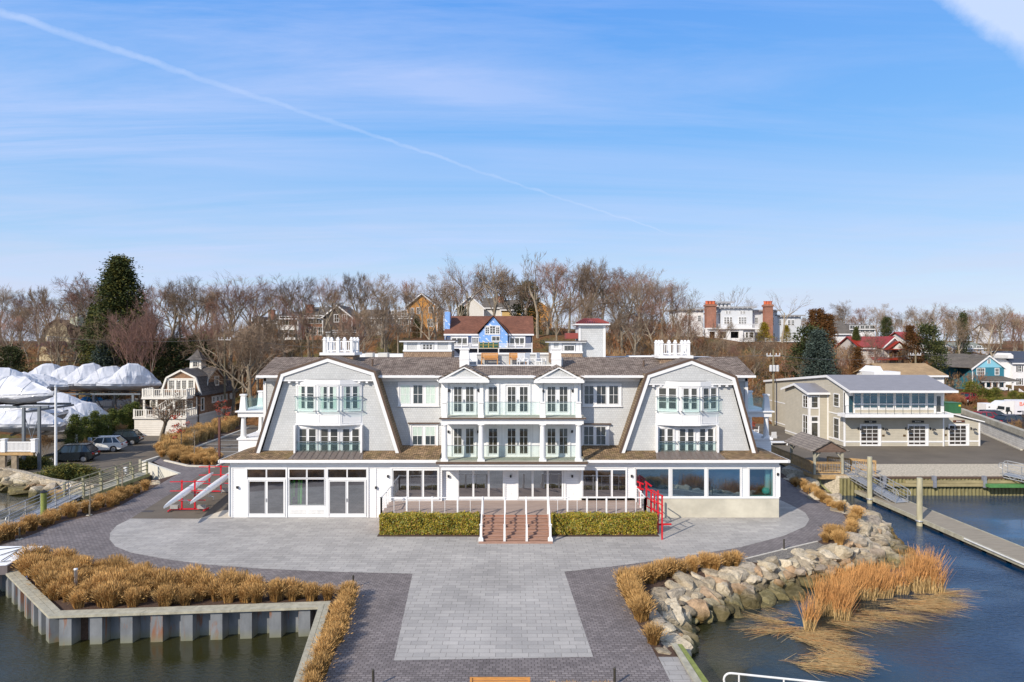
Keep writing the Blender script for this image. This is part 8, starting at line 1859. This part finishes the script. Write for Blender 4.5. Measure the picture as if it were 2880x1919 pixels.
Y = 128; ax, az = Wn(W5, Y); teal = lap('teal_clapboard', (0.035, .18, .25), .2); tlb = plain('sky_blue_gable', (.22, .50, .62), .6, .04)
tg = house('teal_house', 'teal blue clapboard house with a light blue gable and white porch', ax(1760), ax(2135), Y, 13, az(1215), az(955), az(815), teal, dk_roof, 'front', [(ax(1818), ax(1855), az(1030), az(960)), (ax(1862), ax(1900), az(1030), az(960)), (ax(2025), ax(2062), az(1030), az(962))], ov=.3)
m_ = MB(); m_.prism([(ax(1790), Y-.06, az(948)), (ax(2115), Y-.06, az(948)), (ax(1948), Y-.06, az(825))], (0, .05, 0)); m_.build('gable_panel', tlb, tg)
window(tg, Fr((0, Y-.06, 0)), (ax(1930), ax(1966), az(903), az(850)), [(ax(1934), ax(1962), az(899), az(856))], mun=(2, 3), mw=.05)
m_ = MB(); m_.prism([(ax(1350), Y+4, az(1225)), (ax(1770), Y+4, az(1225)), (ax(1770), Y+4, az(945)), (ax(1350), Y+4, az(945))], (0, 9, 0)); m_.build('side_wing', teal, tg)
m_ = MB(); m_.prism([(ax(1320), Y+3.2, az(938)), (ax(1765), Y-.2, az(955)), (ax(1950), Y+6, az(805)), (ax(1490), Y+10, az(800))], (0, 0, .12)); m_.build('wing_roof', dk_roof, tg)
fw_ = Fr((0, Y+4, 0))
for (a, b_, c, d) in ((1475, 1497, 950, 990), (1537, 1560, 955, 995), (1562, 1592, 1100, 1172), (1618, 1648, 1105, 1175)): window(tg, fw_, (ax(a)-.1, ax(b_)+.1, az(d), az(c)), [(ax(a), ax(b_), az(d)+.1, az(c)-.1)], mun=(1, 2), mw=.05, base=.02)
m_ = MB(); m_.prism([(ax(1745), Y-2.6, az(1100)), (ax(2215), Y-2.6, az(1100)), (ax(2100), Y, az(1052)), (ax(1830), Y, az(1052))], (0, 0, .1)); m_.build('porch_roof', dk_roof, tg)
m_ = MB()
for x in (1818, 1888, 1960, 2030, 2122): m_.box(ax(x)-.12, ax(x)+.12, Y-2.4, Y-2.2, az(1200), az(1100))
m_.box(ax(1760), ax(2180), Y-2.6, Y-2.45, az(1106), az(1094)); m_.box(ax(1810), ax(2060), Y-2.45, Y-2.35, az(1195), az(1165)); m_.build('porch_post', white, tg)
m_ = MB()
for k in range(6): m_.box(ax(2095), ax(2170), Y-2.6-.5*k, Y-2.1-.5*k, az(1215)-.25*k-.1, az(1215)-.25*k)
m_.build('steps', plain('pink_steps', (.5, .42, .38), .7), tg)
m_ = MB()
for x in (2080, 2185): m_.prism([(ax(x), Y-2.4, az(1215)), (ax(x), Y-5.2, az(1290)), (ax(x), Y-5.2, az(1255)), (ax(x), Y-2.4, az(1180))], (.12, 0, 0))
m_.build('stair_rail', white, tg)
Y = 138; ax, az = Wn(W5, Y)
wh = house('white_house', 'white clapboard house with dark shutters at the right edge', ax(2225), ax(2700), Y, 10, az(1200), az(895), az(775), lap('white_siding', (.74, .74, .74), .2), plain('dark_roof', (.04, .05, .075), .6), 'side', [(ax(2285), ax(2320), az(995), az(928)), (ax(2285), ax(2320), az(1142), az(1075))])
m_ = MB()
for (x, y0, y1) in ((2266, 925, 998), (2326, 925, 998), (2266, 1072, 1145), (2326, 1072, 1145)): m_.box(ax(x), ax(x+12), Y-.06, Y, az(y1), az(y0))
m_.build('shutter', black, wh)
m_ = MB(); m_.box(ax(2130), ax(2230), Y+1, Y+9, az(1200), az(895)); m_.build('side_wing', MATS['white_siding'], wh)
m_ = MB(); m_.prism([(ax(2180), Y+.2, az(848)), (ax(2240), Y+.2, az(848)), (ax(2240), Y+.2, az(810)), (ax(2210), Y+.2, az(785)), (ax(2180), Y+.2, az(810))], (0, 4, 0)); m_.build('dormer', white, wh)
for (x0, x1, yb_, ye_, yr_, Yh, l, rm_) in ((1590, 1890, 800, 728, 668, 160, 'small white house with a grey green roof among trees above the teal house', plain('green_grey_roof', (.20, .22, .19), .8)), (1385, 1600, 820, 770, 725, 158, 'low white building left of the green roofed house', dk_roof), (1355, 1450, 730, 705, 672, 180, 'little house with a red roof behind the dark evergreens', rr5), (1960, 2110, 620, 520, 450, 230, 'pale distant house glimpsed through bare trees on the far right', dk_roof), (1930, 2350, 830, 800, 775, 150, 'white low roof just behind the teal house', plain('light_roof', (.4, .4, .4), .7))):
 house('distant_house', l, W5.x(x0, Yh), W5.x(x1, Yh), Yh, 8, W5.z(yb_, Yh), W5.z(ye_, Yh), W5.z(yr_, Yh), mw_, rm_, 'side', grid(W5.x(x0, Yh), W5.x(x1, Yh), 3, 1.0, W5.z(ye_+35 if ye_ < 760 else ye_+30, Yh), 1.2))
def upole(px, Y, ytop, ybase, label, box=True):
 x = PX(px, Y); zb = hz(x, Y)-.5; zt = PZ(ytop, Y); t = thing('utility_pole', label, 'utility pole', (x, Y, zb)); m_ = MB(); m_.lathe((x, Y, zb), [(.17, 0), (.12, zt-zb)], 10); m_.build('pole', plain('pole_wood', (.20, .17, .11), .9), t)
 m_ = MB(); m_.box(x-.9, x+.9, Y-.07, Y+.07, zt-.9, zt-.75); [m_.lathe((x+dx, Y, zt-.75), [(.06, 0), (.09, .1), (.05, .3)], 8) for dx in (-.85, -.4, .4, .85)]; m_.build('crossarm', plain('galv_grey', (.5, .5, .5), .5), t)
 if box: m_ = MB(); [m_.lathe((x+dx, Y-.3, zt-2.9), [(.2, 0), (.2, .75), (.12, .85)], 12) for dx in (-.45, 0, .45)]; m_.build('transformer', MATS['galv_grey'], t)
 return (x, Y, zt-.7)
q1_ = upole(2175, 92, 984, 1060, 'utility pole with three grey transformers behind the right end of the clubhouse')
q2_ = upole(2575, 115, 985, 1060, 'utility pole with a wide crossarm right of the red roofed house', False)
q3_ = upole(632, 100, 940, 1090, 'plain utility pole among the trees left of the clubhouse', False)
q4_ = upole(-60, 105, 905, 1100, 'utility pole outside the left edge carrying the wires', False)
def wire(p, q, sag, label):
 m_ = MB(); pts = [tuple(Vector(p)*(1-t_)+Vector(q)*t_-Vector((0, 0, sag*4*t_*(1-t_)))) for t_ in [i/16 for i in range(17)]]; m_.path(pts, .02, 4); tag(m_.build('power_line', plain('wire', (.12, .12, .12), .5)), label, 'power line')
wire(q4_, q3_, 1.2, 'power line sagging across the trees on the left'); wire(q3_, q1_, 1.5, 'power line crossing behind the clubhouse roof'); wire(q1_, q2_, .8, 'power line running to the right past the red roofed house'); wire(q2_, (120, 112, q2_[2]), .8, 'power line in front of the teal house')
# ================================================================= trees
bark_s = plain('bark', (0.27, 0.225, 0.165), .9, .3, 3, rndobj=.3); twig_m = plain('twigs', (0.225, 0.165, 0.115), .9, .2, 2, rndobj=.35, spec=.1); twig_r = plain('reddish_twigs', (0.25, 0.145, 0.11), .9, .2, 2, rndobj=.25, spec=.1)
def bare_tree(seed, H_=12.0, spread=.55, up=.35, multi=1, tr=.26, dens=1.0, tw=twig_m, tfrac=.28, twr=.017):
 r = random.Random(seed); tk = MB(); cr_ = MB()
 def seg(mb, p, q, r0, r1, n): mb.tube(p, q, r0, r1, n, caps=False)
 def twig(p, d, L, w):
  a = d.orthogonal().normalized()*w; b_ = d.cross(a).normalized()*w; q = p+d*L*.55+Vector((r.gauss(0, .05), r.gauss(0, .05), .03))*L; e = q+(d+Vector((0, 0, .25))).normalized()*L*.45
  cr_.add([tuple(p-a), tuple(p+a), tuple(q+a*.7), tuple(q-a*.7), tuple(e)], [[0, 1, 2, 3], [3, 2, 4]])
 def grow(p, d, L, rad, lv):
  n = 4 if lv < 2 else 3; pts = [(p, rad)]
  for i in range(n):
   t_ = (i+1)/n; k = .10+.05*lv
   d = (d+Vector((r.gauss(0, k), r.gauss(0, k), r.gauss(0, k)+up*.12))).normalized(); q = pts[-1][0]+d*(L/n); rr_2 = rad*(1-.62*t_)
   if lv <= 1: seg(tk if lv == 0 or rad > .06 else cr_, pts[-1][0], q, pts[-1][1], rr_2, 6 if lv == 0 else 4)
   else: seg(cr_, pts[-1][0], q, max(.012, pts[-1][1]), max(.010, rr_2), 3)
   pts.append((q, rr_2))
  kids = {0: 6, 1: 6, 2: 5, 3: 4}[lv] if lv < 4 else 0
  kids = max(2, int(kids*dens+.5))
  for c in range(kids):
   t_ = (.30 if lv else .45)+(.7 if lv else .55)*(c+r.random())/kids; t_ = min(t_, .999); i = int(t_*n); f = t_*n-i; q = pts[i][0].lerp(pts[i+1][0], f); rq = pts[i][1]*(1-f)+pts[i+1][1]*f
   ax_ = d.orthogonal().normalized(); ax_.rotate(Matrix.Rotation(r.uniform(0, 6.28), 3, d)); an = spread*r.uniform(.7, 1.35)
   nd = (d*math.cos(an)+ax_*math.sin(an)).normalized(); nd.z = nd.z+up*.5; nd.normalize()
   if lv < 3: grow(q, nd, L*(.72 if lv else .95)*r.uniform(.65, 1.0)*(1.05-.35*t_), rq*.62, lv+1)
   else:
    twig(q, nd, L*r.uniform(.5, .95), twr*.8)
    for z_ in range(2): n3 = (nd+Vector((r.gauss(0, .5), r.gauss(0, .5), r.gauss(.1, .4)))).normalized(); twig(q+nd*L*.25*(z_+1), n3, L*r.uniform(.35, .7), twr*.7)
  if lv == 3: twig(pts[-1][0], d, L*.6, twr*.8)
 for k in range(multi):
  a = 6.28*k/multi+r.random(); le = .0 if multi == 1 else .22
  grow(Vector((0, 0, -.3)), Vector((math.cos(a)*le+r.gauss(0, .04), math.sin(a)*le+r.gauss(0, .04), 1)).normalized(), H_*(.62 if multi == 1 else .7), tr/(1 if multi == 1 else math.sqrt(multi)), 0)
 mz = max(v[2] for v in cr_.v); s_ = H_/mz
 for mb in (tk, cr_): mb.v = [(x*s_, y*s_, z*s_) for x, y, z in mb.v]
 t = thing('bare_tree', 'x', 'tree'); tk.build('trunk', bark_s, t); cr_.build('crown', tw, t)
 return Proto(t)
BT = [bare_tree(1, spread=.55), bare_tree(2, spread=.62, up=.3), bare_tree(3, spread=.5, up=.5, tw=twig_r), bare_tree(4, spread=.68, up=.25, tw=twig_r), bare_tree(5, spread=.45, up=.6), bare_tree(6, spread=.7, up=.15, tr=.3)]
BM = [bare_tree(11, multi=5, spread=.35, up=.7, tr=.3, dens=.8, tw=twig_r), bare_tree(12, multi=4, spread=.45, up=.5, tr=.32, dens=.8)]
BS = [bare_tree(21, spread=.6, up=.3, dens=.65, twr=.02), bare_tree(22, spread=.5, up=.45, dens=.6, twr=.02)]
bshrub = [bare_tree(31, H_=3.2, multi=7, spread=.5, up=.4, tr=.07, dens=.62, twr=.012, tw=plain('brush_twigs', (.29, .18, .09), .9, .2, 2, rndobj=.35, spec=.1)), bare_tree(32, H_=3.2, multi=7, spread=.6, up=.3, tr=.07, dens=.62, twr=.012, tw=plain('brush_red', (.27, .125, .06), .9, .2, 2, rndobj=.35, spec=.1))]
open('/tmp/tf.txt','w').write(str(cnt)) if 0 else print('TREE FACES', [sum(len(c.data.polygons) for c in p.root.children) for p in BT+BM+BS+bshrub])
def plant(P_, px, Y, ytop, label, group=None, h0=12.0, zx=None, rz=None, wide=1.0):
 x = PX(px, Y); zb = hz(x, Y) if zx is None else zx; s_ = (PZ(ytop, Y)-zb)/h0
 return P_.place((x, Y, zb), rnd.uniform(0, 6.28) if rz is None else rz, (s_*wide, s_*wide, s_), label, group)
GR = 'bare trees on the wooded ridge'
LB = 'bare deciduous tree of the wooded ridge behind the clubhouse'
LBl = 'bare deciduous tree standing behind the boatyard on the left'; LBr = 'bare deciduous tree on the hill at the right behind the red and teal houses'
for i, (px, yt, Y, k) in enumerate([(20, 855, 122, 0), (60, 840, 135, 1), (105, 830, 128, 2), (155, 800, 135, 4), (205, 757, 130, 3), (235, 775, 138, 5), (280, 800, 140, 0), (425, 790, 140, 2), (465, 772, 132, 4), (505, 790, 138, 0), (545, 768, 128, 5), (585, 800, 135, 1), (620, 780, 125, 3), (410, 860, 112, 1), (35, 900, 112, 5)]):
 plant(BT[k], px, Y, yt, LBl, 'bare trees behind the boatyard')
for i, (px, yt, Y, k) in enumerate([(645, 758, 126, 1), (690, 744, 122, 5), (735, 770, 126, 3), (765, 800, 135, 0), (800, 790, 128, 2), (835, 765, 132, 5), (870, 772, 126, 0), (905, 762, 130, 2), (935, 778, 136, 3), (965, 770, 134, 1), (1000, 762, 127, 4), (1040, 758, 136, 0), (1075, 764, 125, 5), (1110, 778, 140, 2), (1150, 800, 145, 1), (1185, 772, 138, 3), (1225, 766, 124, 5), (1262, 770, 140, 0), (1300, 740, 138, 2), (1395, 740, 140, 1), (1445, 745, 142, 0), (1475, 760, 136, 5), (1540, 722, 130, 3), (1565, 728, 136, 2), (1600, 730, 130, 0), (1640, 742, 138, 3), (1665, 715, 126, 4), (1700, 722, 131, 1), (1730, 745, 128, 3), (1765, 745, 136, 2), (1795, 760, 128, 5), (1830, 755, 134, 3), (1862, 768, 128, 0), (1888, 790, 134, 2), (1905, 830, 124, 1), (1750, 800, 112, 5), (1680, 820, 110, 0), (1840, 830, 112, 3), (1790, 850, 106, 1), (1560, 830, 112, 1), (1610, 850, 108, 4)]):
 plant(BS[k % 2] if i % 2 and px < 1320 else BT[k], px, Y, yt, LB, GR)
for (px, yt, Y, k, l) in [(1310, 700, 128, 1, 'tall thin bare tree rising above the ridge left of centre'), (1380, 712, 127, 0, 'leaning bare tree with an open crown above the blue house'), (1512, 697, 126, 1, 'tallest bare tree at the crest of the ridge'), (1815, 735, 140, 0, 'thin bare tree poking above the right shoulder of the ridge'), (1945, 803, 158, 0, 'open bare tree left of the mansion'), (2065, 798, 185, 1, 'thin crooked bare tree behind the belvedere of the mansion'), (2110, 828, 190, 0, 'pinkish bare tree behind the right side of the belvedere'), (2200, 806, 148, 1, 'tall fine branched bare tree in front of the right wing of the mansion')]: plant(BS[k], px, Y, yt, l)
for i in range(34):
 px = -60+i*60+rnd.uniform(-15, 15); yt = 800+rnd.uniform(-15, 30)+(-25 if 1250 < px < 1850 else 0)+(45 if px > 1880 else 0)
 plant(BT[i % 6], px, rnd.uniform(168, 215), yt, 'distant bare tree of the second row behind the hill houses', 'second row of bare trees')
for i, (px, yt, Y, k) in enumerate([(2370, 842, 190, 1), (2340, 870, 200, 0), (2420, 858, 195, 2), (2485, 850, 185, 5), (2540, 868, 200, 0), (2590, 855, 180, 1), (2625, 846, 172, 5), (2660, 848, 176, 3), (2700, 856, 172, 1), (2745, 856, 178, 3), (2780, 850, 160, 0), (2815, 862, 170, 5), (2850, 872, 165, 2), (2885, 880, 160, 1), (2560, 905, 150, 2), (2650, 890, 152, 0), (2700, 900, 148, 5), (2790, 905, 142, 1), (2850, 915, 150, 2), (2470, 885, 165, 4), (2320, 900, 168, 2)]):
 plant(BT[k], px, Y, yt, LBr, 'bare trees on the right hill')
for i in range(26):
 px = 2250+i*27; plant(BT[i % 6], px, rnd.uniform(210, 280), 885+rnd.uniform(-12, 16), 'far bare tree on the right horizon', 'far bare trees on the right')
for i in range(62):
 px = rnd.uniform(1650, 2500); Y = rnd.uniform(100, 150 if not 1912 < px < 2290 else 128); x = PX(px, Y)
 if px > 2330 and Y < 112: continue
 BT[i % 6].place((x, Y, hz(x, Y)), i, (s_ := rnd.uniform(.34, .62)), 'small scrubby bare tree on the slope below the mansion', 'scrubby trees below the mansion')
for i in range(24):
 px = rnd.uniform(430, 1120) if i % 3 else rnd.uniform(-20, 440); Y = rnd.uniform(101, 124); x = PX(px, Y)
 if -53 < x < -42 and Y < 108: continue
 BT[i % 6].place((x, Y, hz(x, Y)), i, rnd.uniform(.6, .95), 'mid sized bare tree on the wooded bank at the left', 'bare trees on the left bank')
plant(BM[0], 392, 103, 822, 'reddish many stemmed bare tree in front of the big evergreen'); plant(BM[1], 330, 106, 870, 'many stemmed bare tree left of the reddish one'); plant(BM[1], 160, 112, 850, 'many stemmed bare tree in front of the cream gambrel house')
plant(BM[0], 585, 112, 850, 'many stemmed bare tree behind the cupola'); plant(BS[0], 595, 104, 860, 'pale barked bare tree just behind the shingled boathouse'); plant(BM[1], 690, 108, 870, 'many stemmed bare tree on the leaf covered slope left of the clubhouse')
for (px, Y, yt, k) in [(655, 101, 900, 0), (705, 99, 905, 5), (725, 104, 880, 1), (760, 108, 880, 4), (800, 112, 880, 0), (850, 114, 870, 2), (880, 112, 880, 1), (1000, 116, 860, 0), (1080, 115, 850, 4), (1120, 118, 850, 1), (1210, 118, 830, 5)]: plant(BT[k], px, Y, yt, 'bare tree on the leaf covered slope just above the clubhouse roof', 'trees on the leaf covered slope')
q = (V4.x(1180, 79.5), 79.5); BF_ = bare_tree(51, spread=.6, up=.3, dens=.9, tr=.42, twr=.04); BF_.place((q[0], 79.5, -.6), 1.0, ((V4.z(375, 79.5)+.6)/12*1.7,)*2+((V4.z(375, 79.5)+.6)/12,), 'bare street tree in the lot in front of the shingled boathouse')
def leafcloud(mb, c, R_, n, s_, r, squash=.6):
 for i in range(n):
  v = Vector((r.gauss(0, 1), r.gauss(0, 1), r.gauss(0, 1))).normalized()*R_*r.random()**.4; v.z *= squash; p = Vector(c)+v; a = Vector((r.gauss(0, 1), r.gauss(0, 1), r.gauss(0, 1))).normalized(); b_ = a.orthogonal().normalized(); k = s_*r.uniform(.6, 1.3)
  mb.add([tuple(p-a*k), tuple(p+b_*k*.6), tuple(p+a*k), tuple(p-b_*k*.6)], [[0, 1, 2, 3]])
def sapling(px, py, Y0, ytop, label, red=True):
 g_ = GP(px, py) if Y0 is None else (PX(px, Y0), Y0, 0); Y = g_[1]; zt = PZ(ytop, Y); t = thing('young_tree', label, 'tree', (g_[0], Y, 0)); m_ = MB(); r = random.Random(int(px)); m_.tube((g_[0], Y, 0), (g_[0]+.05, Y, zt*.6), .05, .035, 6); m_.tube((g_[0]+.05, Y, zt*.6), (g_[0], Y, zt), .035, .01, 5)
 lf = MB()
 for i in range(14):
  z = zt*(.35+.6*r.random()); a = r.uniform(0, 6.28); L = zt*.22*r.uniform(.5, 1.1); e = (g_[0]+math.cos(a)*L, Y+math.sin(a)*L, z+L*.5); m_.tube((g_[0]+.03, Y, z), e, .015, .006, 4)
  for k in range(3): e2 = (e[0]+r.gauss(0, .25), e[1]+r.gauss(0, .25), e[2]+r.uniform(0, .4)); m_.tube(e, e2, .008, .004, 3)
  if red and r.random() < .8: leafcloud(lf, e, .42, 26, .09, r)
 m_.build('trunk', bark_s, t)
 if lf.v: lf.build('leaves', plain('red_leaves', (.30, .045, .02), .8, .3, 4), t)
sapling(VB.f(1195, 0)[0], 1214, None, VB.f(0, 800)[1], 'young tree holding red leaves at the back of the tall grass bed')
sapling(VB.f(632, 0)[0], 1275, None, VB.f(0, 1000)[1], 'young tree holding red leaves in front of the shingled boathouse')
sapling(546, 1299, None, 1205, 'thin bare sapling in the kerbed island', False); sapling(252, 1452, None, 1338, 'thin bare young tree by the bollard on the left path edge', False); sapling(343, 1382, None, 1300, 'thin bare sapling beside the wooden walkway', False)
sapling(V3.f(1335, 0)[0], 1215, None, V3.f(0, 800)[1], 'little tree with orange leaves in the rear parking area on the right')
def conifer(seed, H_, R_, n, leaf, mats, shape='cone', name='evergreen_tree', cat='tree', trunk=True):
 r = random.Random(seed); mb = MB(); tk = MB()
 nb = int(n/26)
 if trunk: tk.tube((0, 0, -.3), (0, 0, H_*.92), H_*.018+.03, .02, 8)
 for i in range(nb):
  t_ = r.random()**.75 if shape == 'cone' else r.random(); z = H_*(.04+.94*t_)
  rad = {'cone': R_*(1-t_)**.8, 'dome': R_*math.sqrt(max(.02, 1-(t_*.98)**2)), 'column': R_*(1-t_**4)*.95, 'mound': R_*math.sqrt(max(.02, 1-t_*t_))}[shape]
  rad *= .80+.35*math.sin(seed+z*1.9/H_*8+i % 3)*.4
  a = r.uniform(0, 6.28); rr_2 = rad*(r.random()**.35); c = Vector((math.cos(a)*rr_2, math.sin(a)*rr_2, z)); out = Vector((math.cos(a), math.sin(a), -.12 if shape == 'cone' else .35)).normalized()
  if trunk and i % 4 == 0: tk.tube((0, 0, min(H_*.9, z+rr_2*.2)), tuple(c), .03, .012, 3, caps=False)
  mi = r.choice([0, 0, 1]) if len(mats) > 1 else 0; cs = leaf*3.2*(.7+.6*r.random())
  for k in range(26):
   v = Vector((r.gauss(0, .5), r.gauss(0, .5), r.gauss(0, .33)))*cs; p = c+v; d = (out+Vector((r.gauss(0, .5), r.gauss(0, .5), r.gauss(0, .4)))).normalized(); s_ = d.cross(Vector((r.gauss(0, 1), r.gauss(0, 1), r.gauss(0, 1)))).normalized()*leaf*.28
   mb.mat(mi); mb.add([tuple(p-d*leaf*.5), tuple(p+s_), tuple(p+d*leaf*.7), tuple(p-s_)], [[0, 1, 2, 3]])
 t = thing(name, 'x', cat); mb.build('crown' if shape != 'mound' else 'foliage', mats, t)
 if trunk: tk.build('trunk', bark_s, t)
 return Proto(t)
cg = lambda n, c: plain(n, c, .75, .35, 1.5, spec=.25)
dkg = [cg('spruce_dark', (.045, .058, .016)), cg('spruce_olive', (.105, .10, .02))]; big = conifer(1, 14, 4.6, 30000, .22, dkg)
blu = [cg('blue_spruce', (.060, .085, .070)), cg('blue_spruce_dark', (.035, .05, .04))]; bs_ = conifer(2, 12, 4.0, 15000, .24, blu)
rus = [cg('rusty_cypress', (.14, .062, .018)), cg('rusty_dark', (.085, .045, .015))]; ru_ = conifer(3, 12, 2.6, 9000, .24, rus)
yel = [cg('golden_conifer', (.30, .22, .02)), cg('golden_dark', (.16, .13, .015))]; ye_p = conifer(4, 6, 2.6, 6000, .2, yel)
arb = [cg('arborvitae', (.065, .09, .022)), cg('arborvitae_light', (.15, .165, .03))]; ar_ = conifer(5, 4.2, 1.35, 9000, .15, arb, 'column')
grn = [cg('holly_green', (.032, .045, .014)), cg('holly_light', (.07, .075, .022))]; gr_ = conifer(6, 8, 3.0, 8000, .24, grn, 'dome')
jun = [cg('juniper', (.055, .07, .018)), cg('juniper_gold', (.14, .12, .022))]; ju_ = conifer(7, 1.3, 2.4, 9000, .15, jun, 'mound', 'juniper_shrub', 'shrub', trunk=False)
box_ = [cg('boxwood', (.10, .12, .02)), cg('boxwood_gold', (.20, .17, .03))]; bo_p = conifer(8, 2.6, 1.5, 6000, .12, box_, 'dome', 'round_shrub', 'shrub', trunk=False)
def ever(P_, h0, px, Y, yt, label, group=None, wide=1.0, zx=None): return plant(P_, px, Y, yt, label, group, h0, zx, None, wide)
ever(big, 14, 338, 108, 722, 'huge dark olive evergreen towering over the boatyard', wide=1.25); ever(bs_, 12, 362, 112, 860, 'blue grey spruce partly behind the reddish bare tree', wide=.8); ever(bs_, 12, 292, 104, 955, 'small blue spruce at the foot of the huge evergreen'); ever(big, 14, 262, 112, 860, 'olive evergreen leaning on the left side of the huge one', wide=.8)
ever(gr_, 8, 470, 108, 955, 'dark broad evergreen behind the many stemmed trees'); ever(gr_, 8, 555, 110, 945, 'dark evergreen behind the cupola'); ever(gr_, 8, 30, 108, 975, 'low dark evergreen shrub at the far left edge')
ever(gr_, 8, 1173, 140, 888, 'round dark holly in front of the tall ochre house', wide=.7); ever(gr_, 8, 1300, 140, 862, 'yellow green holly behind the blue house', wide=.8); ever(gr_, 8, 1485, 145, 792, 'pine crown showing between the bare trees of the ridge', wide=.9)
for (px, yt, l) in ((2285, 870, 'rusty brown cypress, left of the pair by the mansion'), (2305, 868, 'rusty brown cypress, right of the pair by the mansion'), (2318, 882, 'small rusty cypress between the two pairs'), (2334, 884, 'broad rusty cypress leaning over the blue spruce')): ever(ru_, 12, px, 138, yt, l)
ever(bs_, 12, 2303, 103, 930, 'large blue green spruce behind the beige boathouse', wide=1.15); ever(gr_, 8, 2275, 112, 920, 'dark green evergreen left of the large blue green spruce'); ever(ye_p, 6, 2149, 150, 908, 'golden conifer in front of the right mansion chimney', wide=1.3); ever(ye_p, 6, 2212, 152, 915, 'golden conifer behind the thin bare tree by the mansion')
ever(big, 14, 2408, 125, 920, 'dark green conifer left of the red roofed house', wide=.8); ever(ru_, 12, 2560, 118, 915, 'rusty evergreen right of the red roofed house', wide=1.6); ever(gr_, 8, 2608, 122, 915, 'dark ivy covered tree right of the rusty evergreen', wide=.8); ever(gr_, 8, 2493, 150, 893, 'dark evergreen behind the red roof', wide=.6); ever(gr_, 8, 2708, 150, 880, 'ivy covered trunk among the bare trees on the right', wide=.4)
ever(ru_, 12, 2412, 108, 975, 'little tree with orange brown leaves behind the beige roof', wide=1.2); ever(gr_, 8, 2640, 140, 960, 'green cedar left of the green roofed house', wide=.8)
ever(bo_p, 2.6, 2731, 118, 1072, 'large round yellow green shrub before the teal house'); ever(bo_p, 2.6, 2770, 117, 1092, 'clipped shrub row before the teal porch', wide=1.5); ever(bo_p, 2.6, 2800, 117, 1090, 'upright shrub left of the porch steps'); ever(bo_p, 2.6, 2850, 118, 1098, 'clipped shrub right of the porch steps'); ever(bo_p, 2.6, 2880, 113, 1105, 'round shrub at the right edge by the white house')
for i in range(6): ever(bo_p, 2.6, 2765+i*14, 110, 1119, 'small clipped ball shrub in the row beside the road', 'small ball shrubs beside the road', wide=1.0)
for i, (x, y, h_) in enumerate([(500, 800, 545), (580, 770, 560), (655, 755, 520), (720, 740, 545), (790, 722, 505), (850, 712, 510), (905, 700, 470), (955, 690, 455)]):
 q = V4.g(x, y-15, LZ); s_ = (V4.z(h_, q[1]+1.2)-LZ)/4.2; ar_.place((q[0], q[1]+1.2, LZ), i, (s_*1.0, s_*1.0, s_), 'dense dark green arborvitae of the hedge between the parked cars and the wrapped boats', 'arborvitae hedge')
ju_.place(V4.g(500, 1000, LZ+.05), 0, (1.25, .8, .8), 'spreading juniper at the foot of the white pole'); ju_.place(V4.g(205, 930, LZ+.05), 1, (1.05, .8, .75), 'spreading juniper left of the white pole, nearer the picket fence')
for (x, y, s_, l) in ((340, 850, .9, 'bare brown shrub right of the picket fence'), (640, 830, .6, 'low bare shrub below the evergreen hedge'), (900, 700, .6, 'bare twiggy shrub by the white car')):
 q = V4.g(x, y, LZ); bshrub[0].place((q[0], q[1], LZ), 0, s_, l, None, 'shrub')
q = WC.g(2110, 1060, RZ); bshrub[0].place(q, 1, .75, 'bare pinkish shrub against the white block wall', None, 'shrub')
for (x, Y, s_) in ((900, 112, .9), (960, 110, .8), (1360, 108, .9), (1440, 108, .8), (830, 105, .9)): bshrub[1].place((WC.x(x, Y), Y, hz(WC.x(x, Y), Y)-.2), x, s_, 'bare brown shrub on the bank below the teal house', 'shrubs on the bank', 'shrub')
def brush(name, label, pts, s0, s1, protos):
 mb = MB(); r = random.Random(3)
 data = []
 for p in protos:
  for c in p.root.children: data.append((c, [tuple(v.co) for v in c.data.vertices], [tuple(f.vertices) for f in c.data.polygons]))
 prot = [[d for d in data if d[0].parent == p.root] for p in protos]
 for (x, y, z) in pts:
  s_ = r.uniform(s0, s1); a = r.uniform(0, 6.28); ca, sa = math.cos(a)*s_, math.sin(a)*s_; P_ = r.choice(prot); mb.mat(r.choice((0, 0, 1, 2)))
  for (_, vs, fs) in P_: mb.add([(x+vx*ca-vy*sa, y+vx*sa+vy*ca, z+vz*s_) for vx, vy, vz in vs], fs)
 o = mb.build(name, [MATS['brush_twigs'], MATS['brush_red'], plain('brush_grey', (.16, .13, .10), .9, .2, 2)], origin=(0, 100, 0)); return stuff(o, label, 'brush')
small = [bare_tree(41, H_=2.4, multi=5, spread=.6, up=.3, tr=.05, dens=.36, twr=.02), bare_tree(42, H_=2.4, multi=5, spread=.5, up=.4, tr=.05, dens=.36, twr=.02)]
pts = []
while len(pts) < 1300:
 px = rnd.uniform(-50, 2800); Y = 96+64*rnd.random()**1.3; x = PX(px, Y); z = hz(x, Y)
 k = 1.0 if 1650 < px < 2480 else (.5 if px < 700 else .16)
 if px > 2450: k = .35 if Y > 112 else 0
 if 950 < px < 1560 and Y < 118: k = .05
 if 1060 < px < 1700 and Y < 120: k = .25 if px > 1540 else .0
 if 1912 < px < 2290 and Y > 128: k = 0
 if -52 < x < -41 and Y < 110: k = 0
 if x < -60 and Y < 104: k = .0
 if rnd.random() < k: pts.append((x, Y, z-.1))
brush('undergrowth', 'brown tangled brush and vines covering the hillside behind the buildings', pts, .8, 1.7, small)
for p in small: p.drop()
for L_ in (gp, gt, BT, BM, BS, bshrub, [RK_, PB_, CH, BP, PBk, PWh, PR_, PBl, big, bs_, ru_, ye_p, ar_, gr_, ju_, bo_p]):
 for p in L_: p.drop()
for o in bpy.data.objects:
 if '_o' in o: del o['_o']
print('OBJECTS', len(bpy.data.objects))
scene.render.engine = 'CYCLES'
